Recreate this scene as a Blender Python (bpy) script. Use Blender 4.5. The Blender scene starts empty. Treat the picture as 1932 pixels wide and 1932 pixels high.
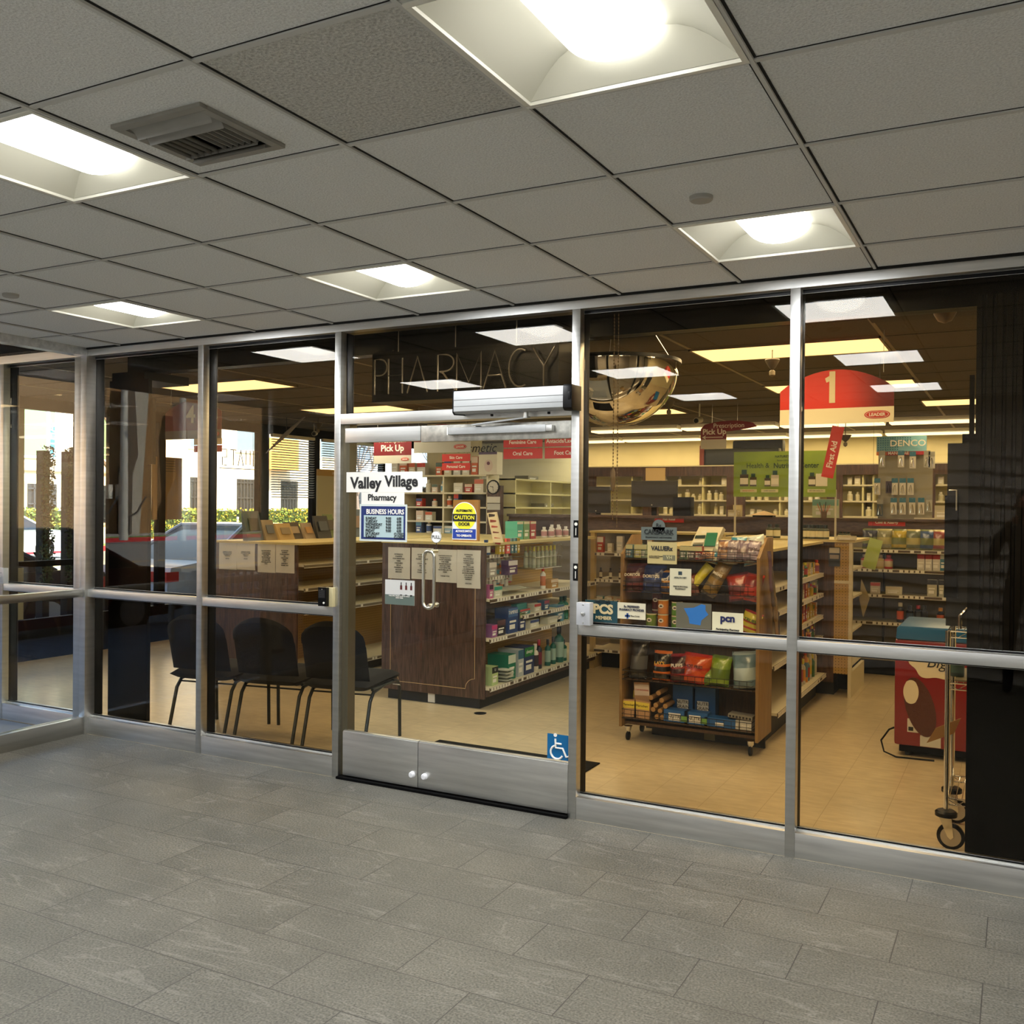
import bpy, bmesh, math, random
from mathutils import Vector, Matrix
random.seed(7)
D_ = bpy.data
SC = bpy.context.scene
COL = SC.collection
PI = math.pi

# ---------------------------------------------------------------- camera
CF, CYAW, CPITCH, CROLL = 1808.77, -0.4861, -0.0062, 0.0091
CAM = Vector((0.0, -4.5685, 1.631))
_f = Vector((math.sin(CYAW)*math.cos(CPITCH), math.cos(CYAW)*math.cos(CPITCH), math.sin(CPITCH)))
_r = Vector((math.cos(CYAW), -math.sin(CYAW), 0))
_u = _r.cross(_f)
_c, _s = math.cos(CROLL), math.sin(CROLL)
RX, UX = _c*_r+_s*_u, -_s*_r+_c*_u
cd = D_.cameras.new('camera'); cam = D_.objects.new('camera', cd); COL.objects.link(cam)
M = Matrix.Identity(4)
for i in range(3):
    M[i][0] = RX[i]; M[i][1] = UX[i]; M[i][2] = -_f[i]; M[i][3] = CAM[i]
cam.matrix_world = M
cd.sensor_width = 36; cd.sensor_fit = 'HORIZONTAL'; cd.lens = CF/1932*36; cd.clip_start = 0.02; cd.clip_end = 400
SC.camera = cam

# ---------------------------------------------------------------- world, sun, exposure
W = D_.worlds.new('world'); SC.world = W; W.use_nodes = True
wn = W.node_tree.nodes; wl = W.node_tree.links
bg = wn['Background']
sky = wn.new('ShaderNodeTexSky'); sky.sky_type = 'NISHITA'; sky.sun_disc = False
sky.sun_elevation = math.radians(52); sky.sun_rotation = math.radians(110)
wl.new(sky.outputs[0], bg.inputs[0]); bg.inputs[1].default_value = 0.85
sl = D_.lights.new('sun', 'SUN'); sun = D_.objects.new('sun', sl); COL.objects.link(sun)
sl.energy = 26.0; sl.angle = math.radians(0.6); sl.color = (1.0, 0.95, 0.86)
sun.rotation_euler = Vector((0.72, -0.22, 0.98)).to_track_quat('Z', 'Y').to_euler(); sun.location = (20, -5, 30)
SC.view_settings.view_transform = 'Standard'; SC.view_settings.look = 'None'
SC.view_settings.exposure = 0.0; SC.view_settings.gamma = 1.0; SC.view_settings.use_curve_mapping = False

# ---------------------------------------------------------------- pixel -> point on a chosen real plane
def ray(x, y):
    return RX*((x-966)/CF)+UX*(-(y-966)/CF)+_f
def PY(x, y, Y):
    v = ray(x, y); return CAM+v*((Y-CAM.y)/v.y)
def PZ(x, y, Z):
    v = ray(x, y); return CAM+v*((Z-CAM.z)/v.z)
def PX(x, y, X):
    v = ray(x, y); return CAM+v*((X-CAM.x)/v.x)

# ---------------------------------------------------------------- materials
def srgb(r, g, b):
    f = lambda c: (c/255/12.92 if c/255 <= .04045 else ((c/255+.055)/1.055)**2.4)
    return (f(r), f(g), f(b), 1)
MATS = {}
def mat(name, col=(200, 200, 200), rough=.5, metal=0, spec=.5, noise=0, nscale=40, bump=0, bscale=80, emit=0, lin=None, alpha=1, stretch=None, coat=0):
    if name in MATS: return MATS[name]
    m = D_.materials.new(name); m.use_nodes = True; MATS[name] = m
    n, l = m.node_tree.nodes, m.node_tree.links
    b = n['Principled BSDF']
    c = lin if lin else srgb(*col)
    b.inputs['Base Color'].default_value = c
    b.inputs['Roughness'].default_value = rough; b.inputs['Metallic'].default_value = metal
    b.inputs['Specular IOR Level'].default_value = spec
    if coat: b.inputs['Coat Weight'].default_value = coat; b.inputs['Coat Roughness'].default_value = .08
    tc = n.new('ShaderNodeTexCoord'); mp = n.new('ShaderNodeMapping'); l.new(tc.outputs['Object'], mp.inputs[0])
    if stretch: mp.inputs['Scale'].default_value = stretch
    nz = n.new('ShaderNodeTexNoise'); l.new(mp.outputs[0], nz.inputs['Vector'])
    nz.inputs['Scale'].default_value = nscale; nz.inputs['Detail'].default_value = 4
    if noise:
        r = n.new('ShaderNodeMapRange'); l.new(nz.outputs[0], r.inputs[0])
        r.inputs[1].default_value = .3; r.inputs[2].default_value = .7
        r.inputs[3].default_value = 1-noise; r.inputs[4].default_value = 1+noise*.6
        mx = n.new('ShaderNodeMix'); mx.data_type = 'RGBA'; mx.blend_type = 'MULTIPLY'; mx.inputs[0].default_value = 1
        mx.inputs[6].default_value = c; l.new(r.outputs[0], mx.inputs[7]); l.new(mx.outputs[2], b.inputs['Base Color'])
    else:
        # a faint roughness variation keeps every surface procedural
        r = n.new('ShaderNodeMapRange'); l.new(nz.outputs[0], r.inputs[0])
        r.inputs[3].default_value = max(0, rough-.05); r.inputs[4].default_value = min(1, rough+.05)
        l.new(r.outputs[0], b.inputs['Roughness'])
    if bump:
        n2 = n.new('ShaderNodeTexNoise'); l.new(mp.outputs[0], n2.inputs['Vector']); n2.inputs['Scale'].default_value = bscale
        n2.inputs['Detail'].default_value = 3
        bp = n.new('ShaderNodeBump'); bp.inputs['Strength'].default_value = bump; bp.inputs['Distance'].default_value = .01
        l.new(n2.outputs[0], bp.inputs['Height']); l.new(bp.outputs[0], b.inputs['Normal'])
    if emit:
        b.inputs['Emission Color'].default_value = c; b.inputs['Emission Strength'].default_value = emit
    if alpha < 1: b.inputs['Alpha'].default_value = alpha
    return m

def glass_mat(name, tint, ior=1.5, gain=1.0):
    if name in MATS: return MATS[name]
    m = D_.materials.new(name); m.use_nodes = True; MATS[name] = m
    n, l = m.node_tree.nodes, m.node_tree.links
    n.remove(n['Principled BSDF']); out = n['Material Output']
    tr = n.new('ShaderNodeBsdfTransparent'); tr.inputs[0].default_value = (*tint, 1)
    gl = n.new('ShaderNodeBsdfGlossy'); gl.inputs['Roughness'].default_value = 0.0
    gl.inputs[0].default_value = (1, 1, 1, 1)
    geo = n.new('ShaderNodeNewGeometry'); mr = n.new('ShaderNodeMapRange'); l.new(geo.outputs['Backfacing'], mr.inputs[0])
    mr.inputs[3].default_value = ior; mr.inputs[4].default_value = 1/ior
    fr = n.new('ShaderNodeFresnel'); l.new(mr.outputs[0], fr.inputs[0])
    mu = n.new('ShaderNodeMath'); mu.operation = 'MULTIPLY'; mu.use_clamp = True; mu.inputs[1].default_value = gain
    l.new(fr.outputs[0], mu.inputs[0])
    mx = n.new('ShaderNodeMixShader'); l.new(mu.outputs[0], mx.inputs[0]); l.new(tr.outputs[0], mx.inputs[1]); l.new(gl.outputs[0], mx.inputs[2])
    l.new(mx.outputs[0], out.inputs[0])
    return m

def wood_mat(name, c1, c2, rough=.45, scale=(14, 14, 1.2)):
    if name in MATS: return MATS[name]
    m = D_.materials.new(name); m.use_nodes = True; MATS[name] = m
    n, l = m.node_tree.nodes, m.node_tree.links; b = n['Principled BSDF']; b.inputs['Roughness'].default_value = rough
    tc = n.new('ShaderNodeTexCoord'); mp = n.new('ShaderNodeMapping'); l.new(tc.outputs['Object'], mp.inputs[0]); mp.inputs['Scale'].default_value = scale
    wv = n.new('ShaderNodeTexNoise'); wv.inputs['Scale'].default_value = 3.5; wv.inputs['Detail'].default_value = 6; wv.inputs['Distortion'].default_value = 1.2
    l.new(mp.outputs[0], wv.inputs['Vector'])
    cr = n.new('ShaderNodeValToRGB'); cr.color_ramp.elements[0].position = .35; cr.color_ramp.elements[1].position = .65
    cr.color_ramp.elements[0].color = srgb(*c1); cr.color_ramp.elements[1].color = srgb(*c2)
    l.new(wv.outputs[0], cr.inputs[0]); l.new(cr.outputs[0], b.inputs['Base Color'])
    return m

# ---------------------------------------------------------------- mesh builder
class MB:
    def __init__(s): s.v = []; s.f = []; s.m = []; s.bev = 0
    def add(s, vs, fs, mi=0):
        o = len(s.v); s.v += [tuple(v) for v in vs]
        for f in fs: s.f.append(tuple(i+o for i in f)); s.m.append(mi)
        return s
    def box(s, x0, y0, z0, x1, y1, z1, mi=0):
        if x0 > x1: x0, x1 = x1, x0
        if y0 > y1: y0, y1 = y1, y0
        if z0 > z1: z0, z1 = z1, z0
        return s.add([(x0,y0,z0),(x1,y0,z0),(x1,y1,z0),(x0,y1,z0),(x0,y0,z1),(x1,y0,z1),(x1,y1,z1),(x0,y1,z1)],
                     [(0,3,2,1),(4,5,6,7),(0,1,5,4),(1,2,6,5),(2,3,7,6),(3,0,4,7)], mi)
    def obox(s, c, ax, ay, az, hx, hy, hz, mi=0):
        c, ax, ay, az = Vector(c), Vector(ax), Vector(ay), Vector(az)
        vs = [c+ax*hx*a+ay*hy*b+az*hz*d for d in (-1,1) for a, b in ((-1,-1),(1,-1),(1,1),(-1,1))]
        return s.add(vs, [(0,3,2,1),(4,5,6,7),(0,1,5,4),(1,2,6,5),(2,3,7,6),(3,0,4,7)], mi)
    def prism(s, pts, axis, a0, a1, mi=0):
        # pts 2d; axis x: (y,z), y: (x,z), z: (x,y)
        def P(p, a): return (a, p[0], p[1]) if axis == 'x' else (p[0], a, p[1]) if axis == 'y' else (p[0], p[1], a)
        n = len(pts); vs = [P(p, a0) for p in pts]+[P(p, a1) for p in pts]
        fs = [tuple(range(n))[::-1], tuple(range(n, 2*n))]+[(i, (i+1) % n, n+(i+1) % n, n+i) for i in range(n)]
        return s.add(vs, fs, mi)
    def tube(s, pts, r, n=8, mi=0, closed=False, cap=True):
        pts = [Vector(p) for p in pts]; k = len(pts); rs = r if isinstance(r, (list, tuple)) else [r]*k
        up = None; vs = []
        for i, p in enumerate(pts):
            if closed: t = pts[(i+1) % k]-pts[i-1]
            else: t = pts[min(i+1, k-1)]-pts[max(i-1, 0)]
            if t.length < 1e-9: t = Vector((0,0,1))
            t.normalize()
            if up is None:
                up = Vector((0,0,1)) if abs(t.z) < .9 else Vector((1,0,0))
            a = t.cross(up)
            if a.length < 1e-4: up = Vector((0,1,0)); a = t.cross(up)
            a.normalize(); b = a.cross(t); up = b
            for j in range(n):
                q = 2*PI*j/n; vs.append(p+(a*math.cos(q)+b*math.sin(q))*rs[i])
        fs = []
        for i in range(k if closed else k-1):
            for j in range(n):
                A = i*n+j; B = i*n+(j+1) % n; C = ((i+1) % k)*n+(j+1) % n; E = ((i+1) % k)*n+j
                fs.append((A, B, C, E))
        if cap and not closed: fs += [tuple(range(n))[::-1], tuple(range((k-1)*n, k*n))]
        return s.add(vs, fs, mi)
    def cyl(s, a, b, r, n=16, mi=0): return s.tube([a, b], r, n, mi)
    def lathe(s, prof, c, n=20, mi=0, axis='z', sy=1.0, cap=True):
        vs = []; c = Vector(c)
        for r, h in prof:
            for j in range(n):
                q = 2*PI*j/n; x, y = r*math.cos(q), r*math.sin(q)*sy
                vs.append(c+(Vector((x, y, h)) if axis == 'z' else Vector((x, -h, y)) if axis == 'y' else Vector((h, x, y))))
        fs = []
        for i in range(len(prof)-1):
            for j in range(n): fs.append((i*n+j, i*n+(j+1) % n, (i+1)*n+(j+1) % n, (i+1)*n+j))
        if cap and prof[0][0] > 1e-5: fs.append(tuple(range(n))[::-1])
        if cap and prof[-1][0] > 1e-5: fs.append(tuple(range((len(prof)-1)*n, len(prof)*n)))
        return s.add(vs, fs, mi)
    def grid(s, nx, ny, fn, mi=0):
        vs = [fn(i/nx, j/ny) for j in range(ny+1) for i in range(nx+1)]
        fs = [(j*(nx+1)+i, j*(nx+1)+i+1, (j+1)*(nx+1)+i+1, (j+1)*(nx+1)+i) for j in range(ny) for i in range(nx)]
        return s.add(vs, fs, mi)
    def build(s, name, mats, parent=None, bevel=0, origin=None, fix=True):
        if not isinstance(mats, (list, tuple)): mats = [mats]
        if parent is not None: L = wloc(parent)
        elif origin is not None: L = Vector(origin)
        else:
            xs = [v[0] for v in s.v]; ys = [v[1] for v in s.v]; zs = [v[2] for v in s.v]
            L = Vector(((min(xs)+max(xs))/2, (min(ys)+max(ys))/2, min(zs)))
        me = D_.meshes.new(name)
        me.from_pydata([(v[0]-L.x, v[1]-L.y, v[2]-L.z) for v in s.v], [], s.f)
        for m in mats: me.materials.append(m)
        me.polygons.foreach_set('material_index', [i if i < len(mats) else 0 for i in s.m])
        if fix or bevel:
            bm = bmesh.new(); bm.from_mesh(me)
            if bevel:
                bmesh.ops.remove_doubles(bm, verts=bm.verts, dist=1e-6)
                es = [e for e in bm.edges if len(e.link_faces) == 2 and e.calc_face_angle(0) > .7]
                bmesh.ops.bevel(bm, geom=es, offset=bevel, segments=2, affect='EDGES', profile=.6)
            if fix: bmesh.ops.recalc_face_normals(bm, faces=bm.faces)
            bm.to_mesh(me); bm.free()
        me.polygons.foreach_set('use_smooth', [True]*len(me.polygons))
        me.set_sharp_from_angle(angle=math.radians(38)); me.update()
        o = D_.objects.new(name, me); COL.objects.link(o)
        if parent is not None: o.parent = parent
        else: o.location = L
        return o
def wloc(o):
    L = Vector(o.location); p = o.parent
    while p is not None: L = L+Vector(p.location); p = p.parent
    return L
def tag(o, label, cat, group=None, kind=None):
    o['label'] = label; o['category'] = cat
    if group: o['group'] = group
    if kind: o['kind'] = kind
    return o
def thing(name, label, cat, loc, group=None):
    o = D_.objects.new(name, None); COL.objects.link(o); o.location = loc; o.empty_display_size = .1
    return tag(o, label, cat, group)
def structure(o): o['kind'] = 'structure'; return o
def sobj(name, mb, mats, **k): return structure(mb.build(name, mats, **k))
def dup(o, d, label=None, group=None, parent=None):
    c = o.copy(); COL.objects.link(c)
    if parent is not None: c.parent = parent
    else: c.location = Vector(o.location)+Vector(d)
    if label: c['label'] = label
    if group: c['group'] = group
    for ch in o.children: dup(ch, (0, 0, 0), parent=c)
    return c

# text: mesh from a text curve; facing 'f' (-y), 'r' (+x), 'd' custom 3x3
def text(s, size, pos, m, parent=None, face='f', align='CENTER', name='lettering', ext=.0008, bold=0, sx=1.0, rot=0, shear=0, space=1.0, line=1.0):
    cu = D_.curves.new('t', 'FONT'); cu.body = s; cu.size = size; cu.align_x = align; cu.align_y = 'CENTER'
    cu.extrude = ext; cu.offset = bold; cu.shear = shear; cu.space_character = space; cu.space_line = line; cu.resolution_u = 3
    o = D_.objects.new('t', cu); COL.objects.link(o)
    dg = bpy.context.evaluated_depsgraph_get(); me = D_.meshes.new_from_object(o.evaluated_get(dg))
    D_.objects.remove(o); D_.curves.remove(cu)
    R = {'f': Matrix(((1,0,0),(0,0,-1),(0,1,0))), 'r': Matrix(((0,0,1),(1,0,0),(0,1,0))), 'l': Matrix(((0,0,-1),(-1,0,0),(0,1,0)))}[face] if isinstance(face, str) else face
    T = R @ Matrix.Rotation(rot, 3, 'Z') @ Matrix.Diagonal((sx, 1, 1))
    L = wloc(parent) if parent is not None else Vector(pos)
    p = Vector(pos)-L
    me.transform(T.to_4x4())
    me.transform(Matrix.Translation(p))
    me.materials.clear(); me.materials.append(m)
    ob = D_.objects.new(name, me); COL.objects.link(ob)
    if parent is not None: ob.parent = parent
    else: ob.location = L
    return ob
def text_into(mb, s, size, pos, mi, **k):
    """lettering merged into the mesh of the thing it is printed on"""
    tmp = text(s, size, pos, MATS['ink'] if 'ink' in MATS else mat('ink', (20, 20, 22)), None, **k)
    me = tmp.data; L = Vector(tmp.location)
    mb.add([v.co+L for v in me.vertices], [tuple(p.vertices) for p in me.polygons], mi)
    D_.objects.remove(tmp); D_.meshes.remove(me)
ORD = ['first','second','third','fourth','fifth','sixth','seventh','eighth','ninth','tenth','eleventh','twelfth','thirteenth','fourteenth','fifteenth','sixteenth','seventeenth','eighteenth','nineteenth','twentieth']
# ================================================================ materials of the place
H = 2.7159; S = .61; XA, YB = -2.4109, -2.8578
ink = mat('ink', (22, 22, 24), .6)
steel = mat('brushed_steel', rough=.34, metal=1, lin=(.60, .60, .58, 1), noise=.10, nscale=3, bump=.02, bscale=60, stretch=(1, 1, 14))
steel_h = mat('brushed_steel_rail', rough=.38, metal=1, lin=(.70, .70, .68, 1), noise=.18, nscale=2.2, bump=.02, bscale=60, stretch=(1, 14, 14))
alu = mat('grey_aluminium', (176, 178, 178), .35, metal=.5, noise=.04)
dull = mat('worn_steel', rough=.42, metal=1, lin=(.55, .54, .49, 1), noise=.3, nscale=26)
blk = mat('black_paint', (7, 7, 8), .35, spec=.2)
blk2 = mat('black_matte', (14, 14, 14), .8, spec=.1)
tile_c = mat('ceiling_tile', (236, 238, 236), .95, spec=.1, noise=.16, nscale=150, bump=.6, bscale=150)
tile_c2 = mat('ceiling_tile_rough', (214, 214, 208), .95, spec=.1, noise=.30, nscale=110, bump=1.0, bscale=110)
tbar = mat('ceiling_bar', (205, 206, 202), .6)
gap_shadow = mat('ceiling_gap_shadow', (30, 30, 28), .9)  # black grid strips, standing in for the shadow beside the bars
wht = mat('white_enamel', (236, 234, 222), .4)
lens = mat('light_lens', emit=6, lin=(1, .99, .95, 1))
lens_w = mat('warm_light_panel', emit=2.3, lin=(1, .80, .40, 1))
bronze = glass_mat('bronze_glass', (.86, .79, .67), 1.5, .45)
clear = glass_mat('clear_glass', (.97, .98, .97), 1.45, .7)
cream = mat('cream_wall', (216, 206, 168), .8, noise=.04, nscale=6)

def floor_tile_mat():
    m = D_.materials.new('slate_floor'); m.use_nodes = True
    n, l = m.node_tree.nodes, m.node_tree.links; b = n['Principled BSDF']
    tc = n.new('ShaderNodeTexCoord'); mp = n.new('ShaderNodeMapping'); l.new(tc.outputs['Object'], mp.inputs[0])
    br = n.new('ShaderNodeTexBrick'); l.new(mp.outputs[0], br.inputs[0])
    mp.inputs['Location'].default_value = FLOOR_OFF
    br.inputs['Scale'].default_value = 1; br.inputs['Brick Width'].default_value = .6065; br.inputs["Row Height"].default_value = .3033
    br.inputs['Mortar Size'].default_value = .0022; br.inputs['Mortar Smooth'].default_value = .1; br.inputs['Bias'].default_value = 0
    br.offset = FLOOR_SHIFT; br.offset_frequency = 2
    br.inputs['Color1'].default_value = (0, 0, 0, 1); br.inputs['Color2'].default_value = (1, 1, 1, 1); br.inputs['Mortar'].default_value = (.5, .5, .5, 1)
    # veins: stretched, distorted noise offset per tile
    ad = n.new('ShaderNodeVectorMath'); ad.operation = 'MULTIPLY_ADD'; l.new(br.outputs['Color'], ad.inputs[0]); ad.inputs[1].default_value = (7, 5, 3); l.new(tc.outputs['Object'], ad.inputs[2])
    m2 = n.new('ShaderNodeMapping'); l.new(ad.outputs[0], m2.inputs[0]); m2.inputs['Scale'].default_value = (.55, 3.6, 1); m2.inputs['Rotation'].default_value = (0, 0, .16)
    vn = n.new('ShaderNodeTexNoise'); l.new(m2.outputs[0], vn.inputs['Vector']); vn.inputs['Scale'].default_value = 1.5; vn.inputs['Detail'].default_value = 7; vn.inputs['Distortion'].default_value = .7
    vein = n.new('ShaderNodeValToRGB'); e = vein.color_ramp.elements
    e[0].position = .0; e[0].color = (0, 0, 0, 1); e[1].position = 1; e[1].color = (0, 0, 0, 1)
    for p, c in ((.491, 0), (.50, 1), (.508, 0), (.61, 0.0), (.616, .7), (.622, 0)):
        q = e.new(p); q.color = (c, c, c, 1)
    l.new(vn.outputs[0], vein.inputs[0])
    gr = n.new('ShaderNodeTexNoise'); l.new(tc.outputs['Object'], gr.inputs['Vector']); gr.inputs['Scale'].default_value = 120; gr.inputs['Detail'].default_value = 3
    big = n.new('ShaderNodeTexNoise'); l.new(ad.outputs[0], big.inputs['Vector']); big.inputs['Scale'].default_value = 3.0; big.inputs['Detail'].default_value = 5
    base = n.new('ShaderNodeMix'); base.data_type = 'RGBA'; l.new(big.outputs[0], base.inputs[0])
    base.inputs[6].default_value = srgb(74, 73, 66); base.inputs[7].default_value = srgb(112, 109, 99)
    g2 = n.new('ShaderNodeMapRange'); l.new(gr.outputs[0], g2.inputs[0]); g2.inputs[1].default_value = .3; g2.inputs[2].default_value = .7; g2.inputs[3].default_value = .52; g2.inputs[4].default_value = 1.5
    mu = n.new('ShaderNodeMix'); mu.data_type = 'RGBA'; mu.blend_type = 'MULTIPLY'; mu.inputs[0].default_value = 1; l.new(base.outputs[2], mu.inputs[6]); l.new(g2.outputs[0], mu.inputs[7])
    vm = n.new('ShaderNodeMix'); vm.data_type = 'RGBA'; vf = n.new('ShaderNodeMath'); vf.operation = 'MULTIPLY'; vf.inputs[1].default_value = .26
    l.new(vein.outputs[0], vf.inputs[0]); l.new(vf.outputs[0], vm.inputs[0]); l.new(mu.outputs[2], vm.inputs[6]); vm.inputs[7].default_value = srgb(156, 152, 142)
    gm = n.new('ShaderNodeMix'); gm.data_type = 'RGBA'; l.new(br.outputs['Fac'], gm.inputs[0]); l.new(vm.outputs[2], gm.inputs[6]); gm.inputs[7].default_value = srgb(62, 60, 56)
    l.new(gm.outputs[2], b.inputs['Base Color'])
    b.inputs['Roughness'].default_value = .5; b.inputs['Specular IOR Level'].default_value = .35
    bp = n.new('ShaderNodeBump'); bp.inputs['Strength'].default_value = .35; bp.inputs['Distance'].default_value = .003
    sb = n.new('ShaderNodeMath'); sb.operation = 'SUBTRACT'; l.new(gr.outputs[0], sb.inputs[0]); l.new(br.outputs['Fac'], sb.inputs[1])
    l.new(sb.outputs[0], bp.inputs['Height']); l.new(bp.outputs[0], b.inputs['Normal'])
    return m
FLOOR_OFF = (.091, .28, 0); FLOOR_SHIFT = .5

def vinyl_mat():
    m = D_.materials.new('vinyl_floor'); m.use_nodes = True
    n, l = m.node_tree.nodes, m.node_tree.links; b = n['Principled BSDF']
    tc = n.new('ShaderNodeTexCoord')
    br = n.new('ShaderNodeTexBrick'); l.new(tc.outputs['Object'], br.inputs[0]); br.offset = 0
    br.inputs['Scale'].default_value = 1; br.inputs['Brick Width'].default_value = .305; br.inputs['Row Height'].default_value = .305; br.inputs['Mortar Size'].default_value = .0012
    mp = n.new('ShaderNodeMapping'); l.new(tc.outputs['Object'], mp.inputs[0]); mp.inputs['Scale'].default_value = (9, 26, 1)
    nz = n.new('ShaderNodeTexNoise'); l.new(mp.outputs[0], nz.inputs['Vector']); nz.inputs['Scale'].default_value = 1; nz.inputs['Detail'].default_value = 8
    n3 = n.new('ShaderNodeTexNoise'); l.new(tc.outputs['Object'], n3.inputs['Vector']); n3.inputs['Scale'].default_value = 1.4; n3.inputs['Detail'].default_value = 5
    r = n.new('ShaderNodeMapRange'); l.new(nz.outputs[0], r.inputs[0]); r.inputs[1].default_value = .3; r.inputs[2].default_value = .7; r.inputs[3].default_value = .82; r.inputs[4].default_value = 1.05
    r3 = n.new('ShaderNodeMapRange'); l.new(n3.outputs[0], r3.inputs[0]); r3.inputs[1].default_value = .3; r3.inputs[2].default_value = .7; r3.inputs[3].default_value = .8; r3.inputs[4].default_value = 1.06
    q = n.new('ShaderNodeMath'); q.operation = 'MULTIPLY'; l.new(r.outputs[0], q.inputs[0]); l.new(r3.outputs[0], q.inputs[1])
    mx = n.new('ShaderNodeMix'); mx.data_type = 'RGBA'; mx.blend_type = 'MULTIPLY'; mx.inputs[0].default_value = 1; mx.inputs[6].default_value = srgb(214, 196, 160); l.new(q.outputs[0], mx.inputs[7])
    gm = n.new('ShaderNodeMix'); gm.data_type = 'RGBA'; l.new(br.outputs['Fac'], gm.inputs[0]); l.new(mx.outputs[2], gm.inputs[6]); gm.inputs[7].default_value = srgb(150, 130, 96)
    l.new(gm.outputs[2], b.inputs['Base Color']); b.inputs['Roughness'].default_value = .28
    return m
slate = floor_tile_mat(); vinyl = vinyl_mat()

# ================================================================ shell
WX0, WX1, WYB = -5.84, 4.2, -5.45      # lobby: left glass line, right wall, back wall
PX0, PX1, PYB = -8.95, 2.2, 9.75       # pharmacy
sobj('floor', MB().box(WX0-.05, WYB, -.12, WX1, -.0, 0), slate, origin=(0, 0, 0))
sobj('floor', MB().box(PX0, 0.0, -.12, PX1, PYB, 0), vinyl, origin=(0, 0, 0))
LIGHTS = [(a, b) for a in (-4, -1, 2, 5) for b in (3, 0, -3)]
nx0, nx1, ny0, ny1 = -6, 11, -5, 5
mb = MB()
for i in range(nx0, nx1):
    for j in range(ny0, ny1):
        if (i, j) in LIGHTS: continue
        x0, x1 = XA+i*S, XA+(i+1)*S; y0, y1 = YB+j*S, YB+(j+1)*S
        x0, x1 = max(x0, WX0), min(x1, WX1); y0, y1 = max(y0, WYB), min(y1, 0.0)
        if x1 <= x0 or y1 <= y0: continue
        mb.box(x0, y0, H, x1, y1, H+.03, 1 if (i, j) == (1, 0) else 0)
mb.box(WX0, WYB, H+.2, WX1, 0, H+.25, 0)
sobj('ceiling', mb, [tile_c, tile_c2], origin=(0, 0, H), fix=False)
mb = MB()
for i in range(nx0, nx1+1):
    x = XA+i*S
    if x < WX0 or x > WX1: continue
    mb.box(x-.013, WYB, H-.002, x+.013, 0, H+.001, 1); mb.box(x-.006, WYB, H-.009, x+.006, 0, H+.001, 0)
for j in range(ny0, ny1+1):
    y = YB+j*S
    if y < WYB or y > 0: continue
    mb.box(WX0, y-.009, H-.006, WX1, y+.009, H+.001, 0); mb.box(WX0, y-.012, H-.0015, WX1, y+.012, H+.001, 1)
mb.box(WX0, -.012, H-.012, WX1, 0, H, 1)
sobj('trim_1', mb, [tbar, gap_shadow], origin=(0, 0, H))

# pharmacy ceiling with its own panels
HI = 2.70
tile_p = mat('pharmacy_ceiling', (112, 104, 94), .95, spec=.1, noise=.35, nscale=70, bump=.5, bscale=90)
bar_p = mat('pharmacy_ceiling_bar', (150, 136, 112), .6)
# warm panels: long side along x
PAN = [(-1.97, 1.71), (-1.97+1.22*1, 3.55), (-1.97, 3.55), (-1.97, 5.40), (-.75, 5.40), (-6.9, 1.71), (-7.0, 3.75), (-5.85, 3.75), (-4.4, 3.55),
       (-5.9, 5.9), (-4.6, 5.9), (-3.2, 5.6)]
PAN = [(-1.97, 1.72), (-1.97, 3.94), (-.75, 3.94), (-1.97, 5.55), (-.75, 5.55), (-7.0, 1.60), (-7.15, 3.80), (-4.40, 1.72), (-4.40, 3.9)]
PAN = [(-1.97, 1.72), (-1.97, 3.80), (-.85, 5.6), (-6.98, 1.60), (-7.15, 3.80), (-4.45, 5.1)]
ROWS = [(7.45, -5.9, .9), (9.1, -7.0, 1.2)]
mb = MB(); mb.box(PX0, 0.06, HI, PX1, PYB, HI+.05); sobj('ceiling', mb, tile_p, origin=(0, 0, HI))
mb = MB()
x = -1.97-6*1.22
while x < PX1:
    if x > PX0: mb.box(x-.012, .1, HI-.004, x+.012, PYB, HI)
    x += 1.22
y = .51
while y < PYB:
    mb.box(PX0, y-.005, HI-.002, PX1, y+.005, HI, 1); y += .61
sobj('trim_2', mb, [bar_p, gap_shadow], origin=(0, 0, HI))

def lamp(parent, x, y, z, sx, sy, power, col):
    l = D_.lights.new('lamp', 'AREA'); l.shape = 'RECTANGLE'; l.size = sx; l.size_y = sy; l.energy = power; l.color = col
    o = D_.objects.new('lamp', l); COL.objects.link(o); o.parent = parent; o.location = Vector((x, y, z))-wloc(parent); return o
drk = mat('dark_bronze', (6, 6, 6), .6, spec=.1)
# walls of the pharmacy
sobj('wall_back', MB().box(PX0, PYB, 0, PX1, PYB+.1, HI+.3), cream)
sobj('wall_right', MB().box(PX1, .06, 0, PX1+.1, PYB+.1, HI+.3), cream)
# wavy panel wall behind the photographer
wavy = mat('wavy_panel', (184, 180, 174), .75, noise=.05, nscale=8)
def wfn(u, v):
    x = WX0+u*(WX1-WX0); z = v*H
    ph = z*2*PI/.15+1.3*math.sin(x*1.35+.9*math.sin(z*1.7))+.8*math.sin(x*3.1+z*2.6+1)+.3*math.sin(x*7+z)
    s = (ph/(2*PI)) % 1.0
    h = .042*(1-s)**1.2/(.88**1.2) if s > .12 else .042*(s/.12)
    return (x, WYB+h, z)
mb = MB(); mb.grid(170, 300, wfn); mb.box(WX0, WYB-.1, 0, WX1, WYB-.001, H)
sobj('wall_rear', mb, wavy, fix=False)
sobj('wall_east', MB().box(WX1, WYB-.1, 0, WX1+.1, 0, H+.2), mat('grey_wall', (200, 198, 192), .8))
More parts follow.
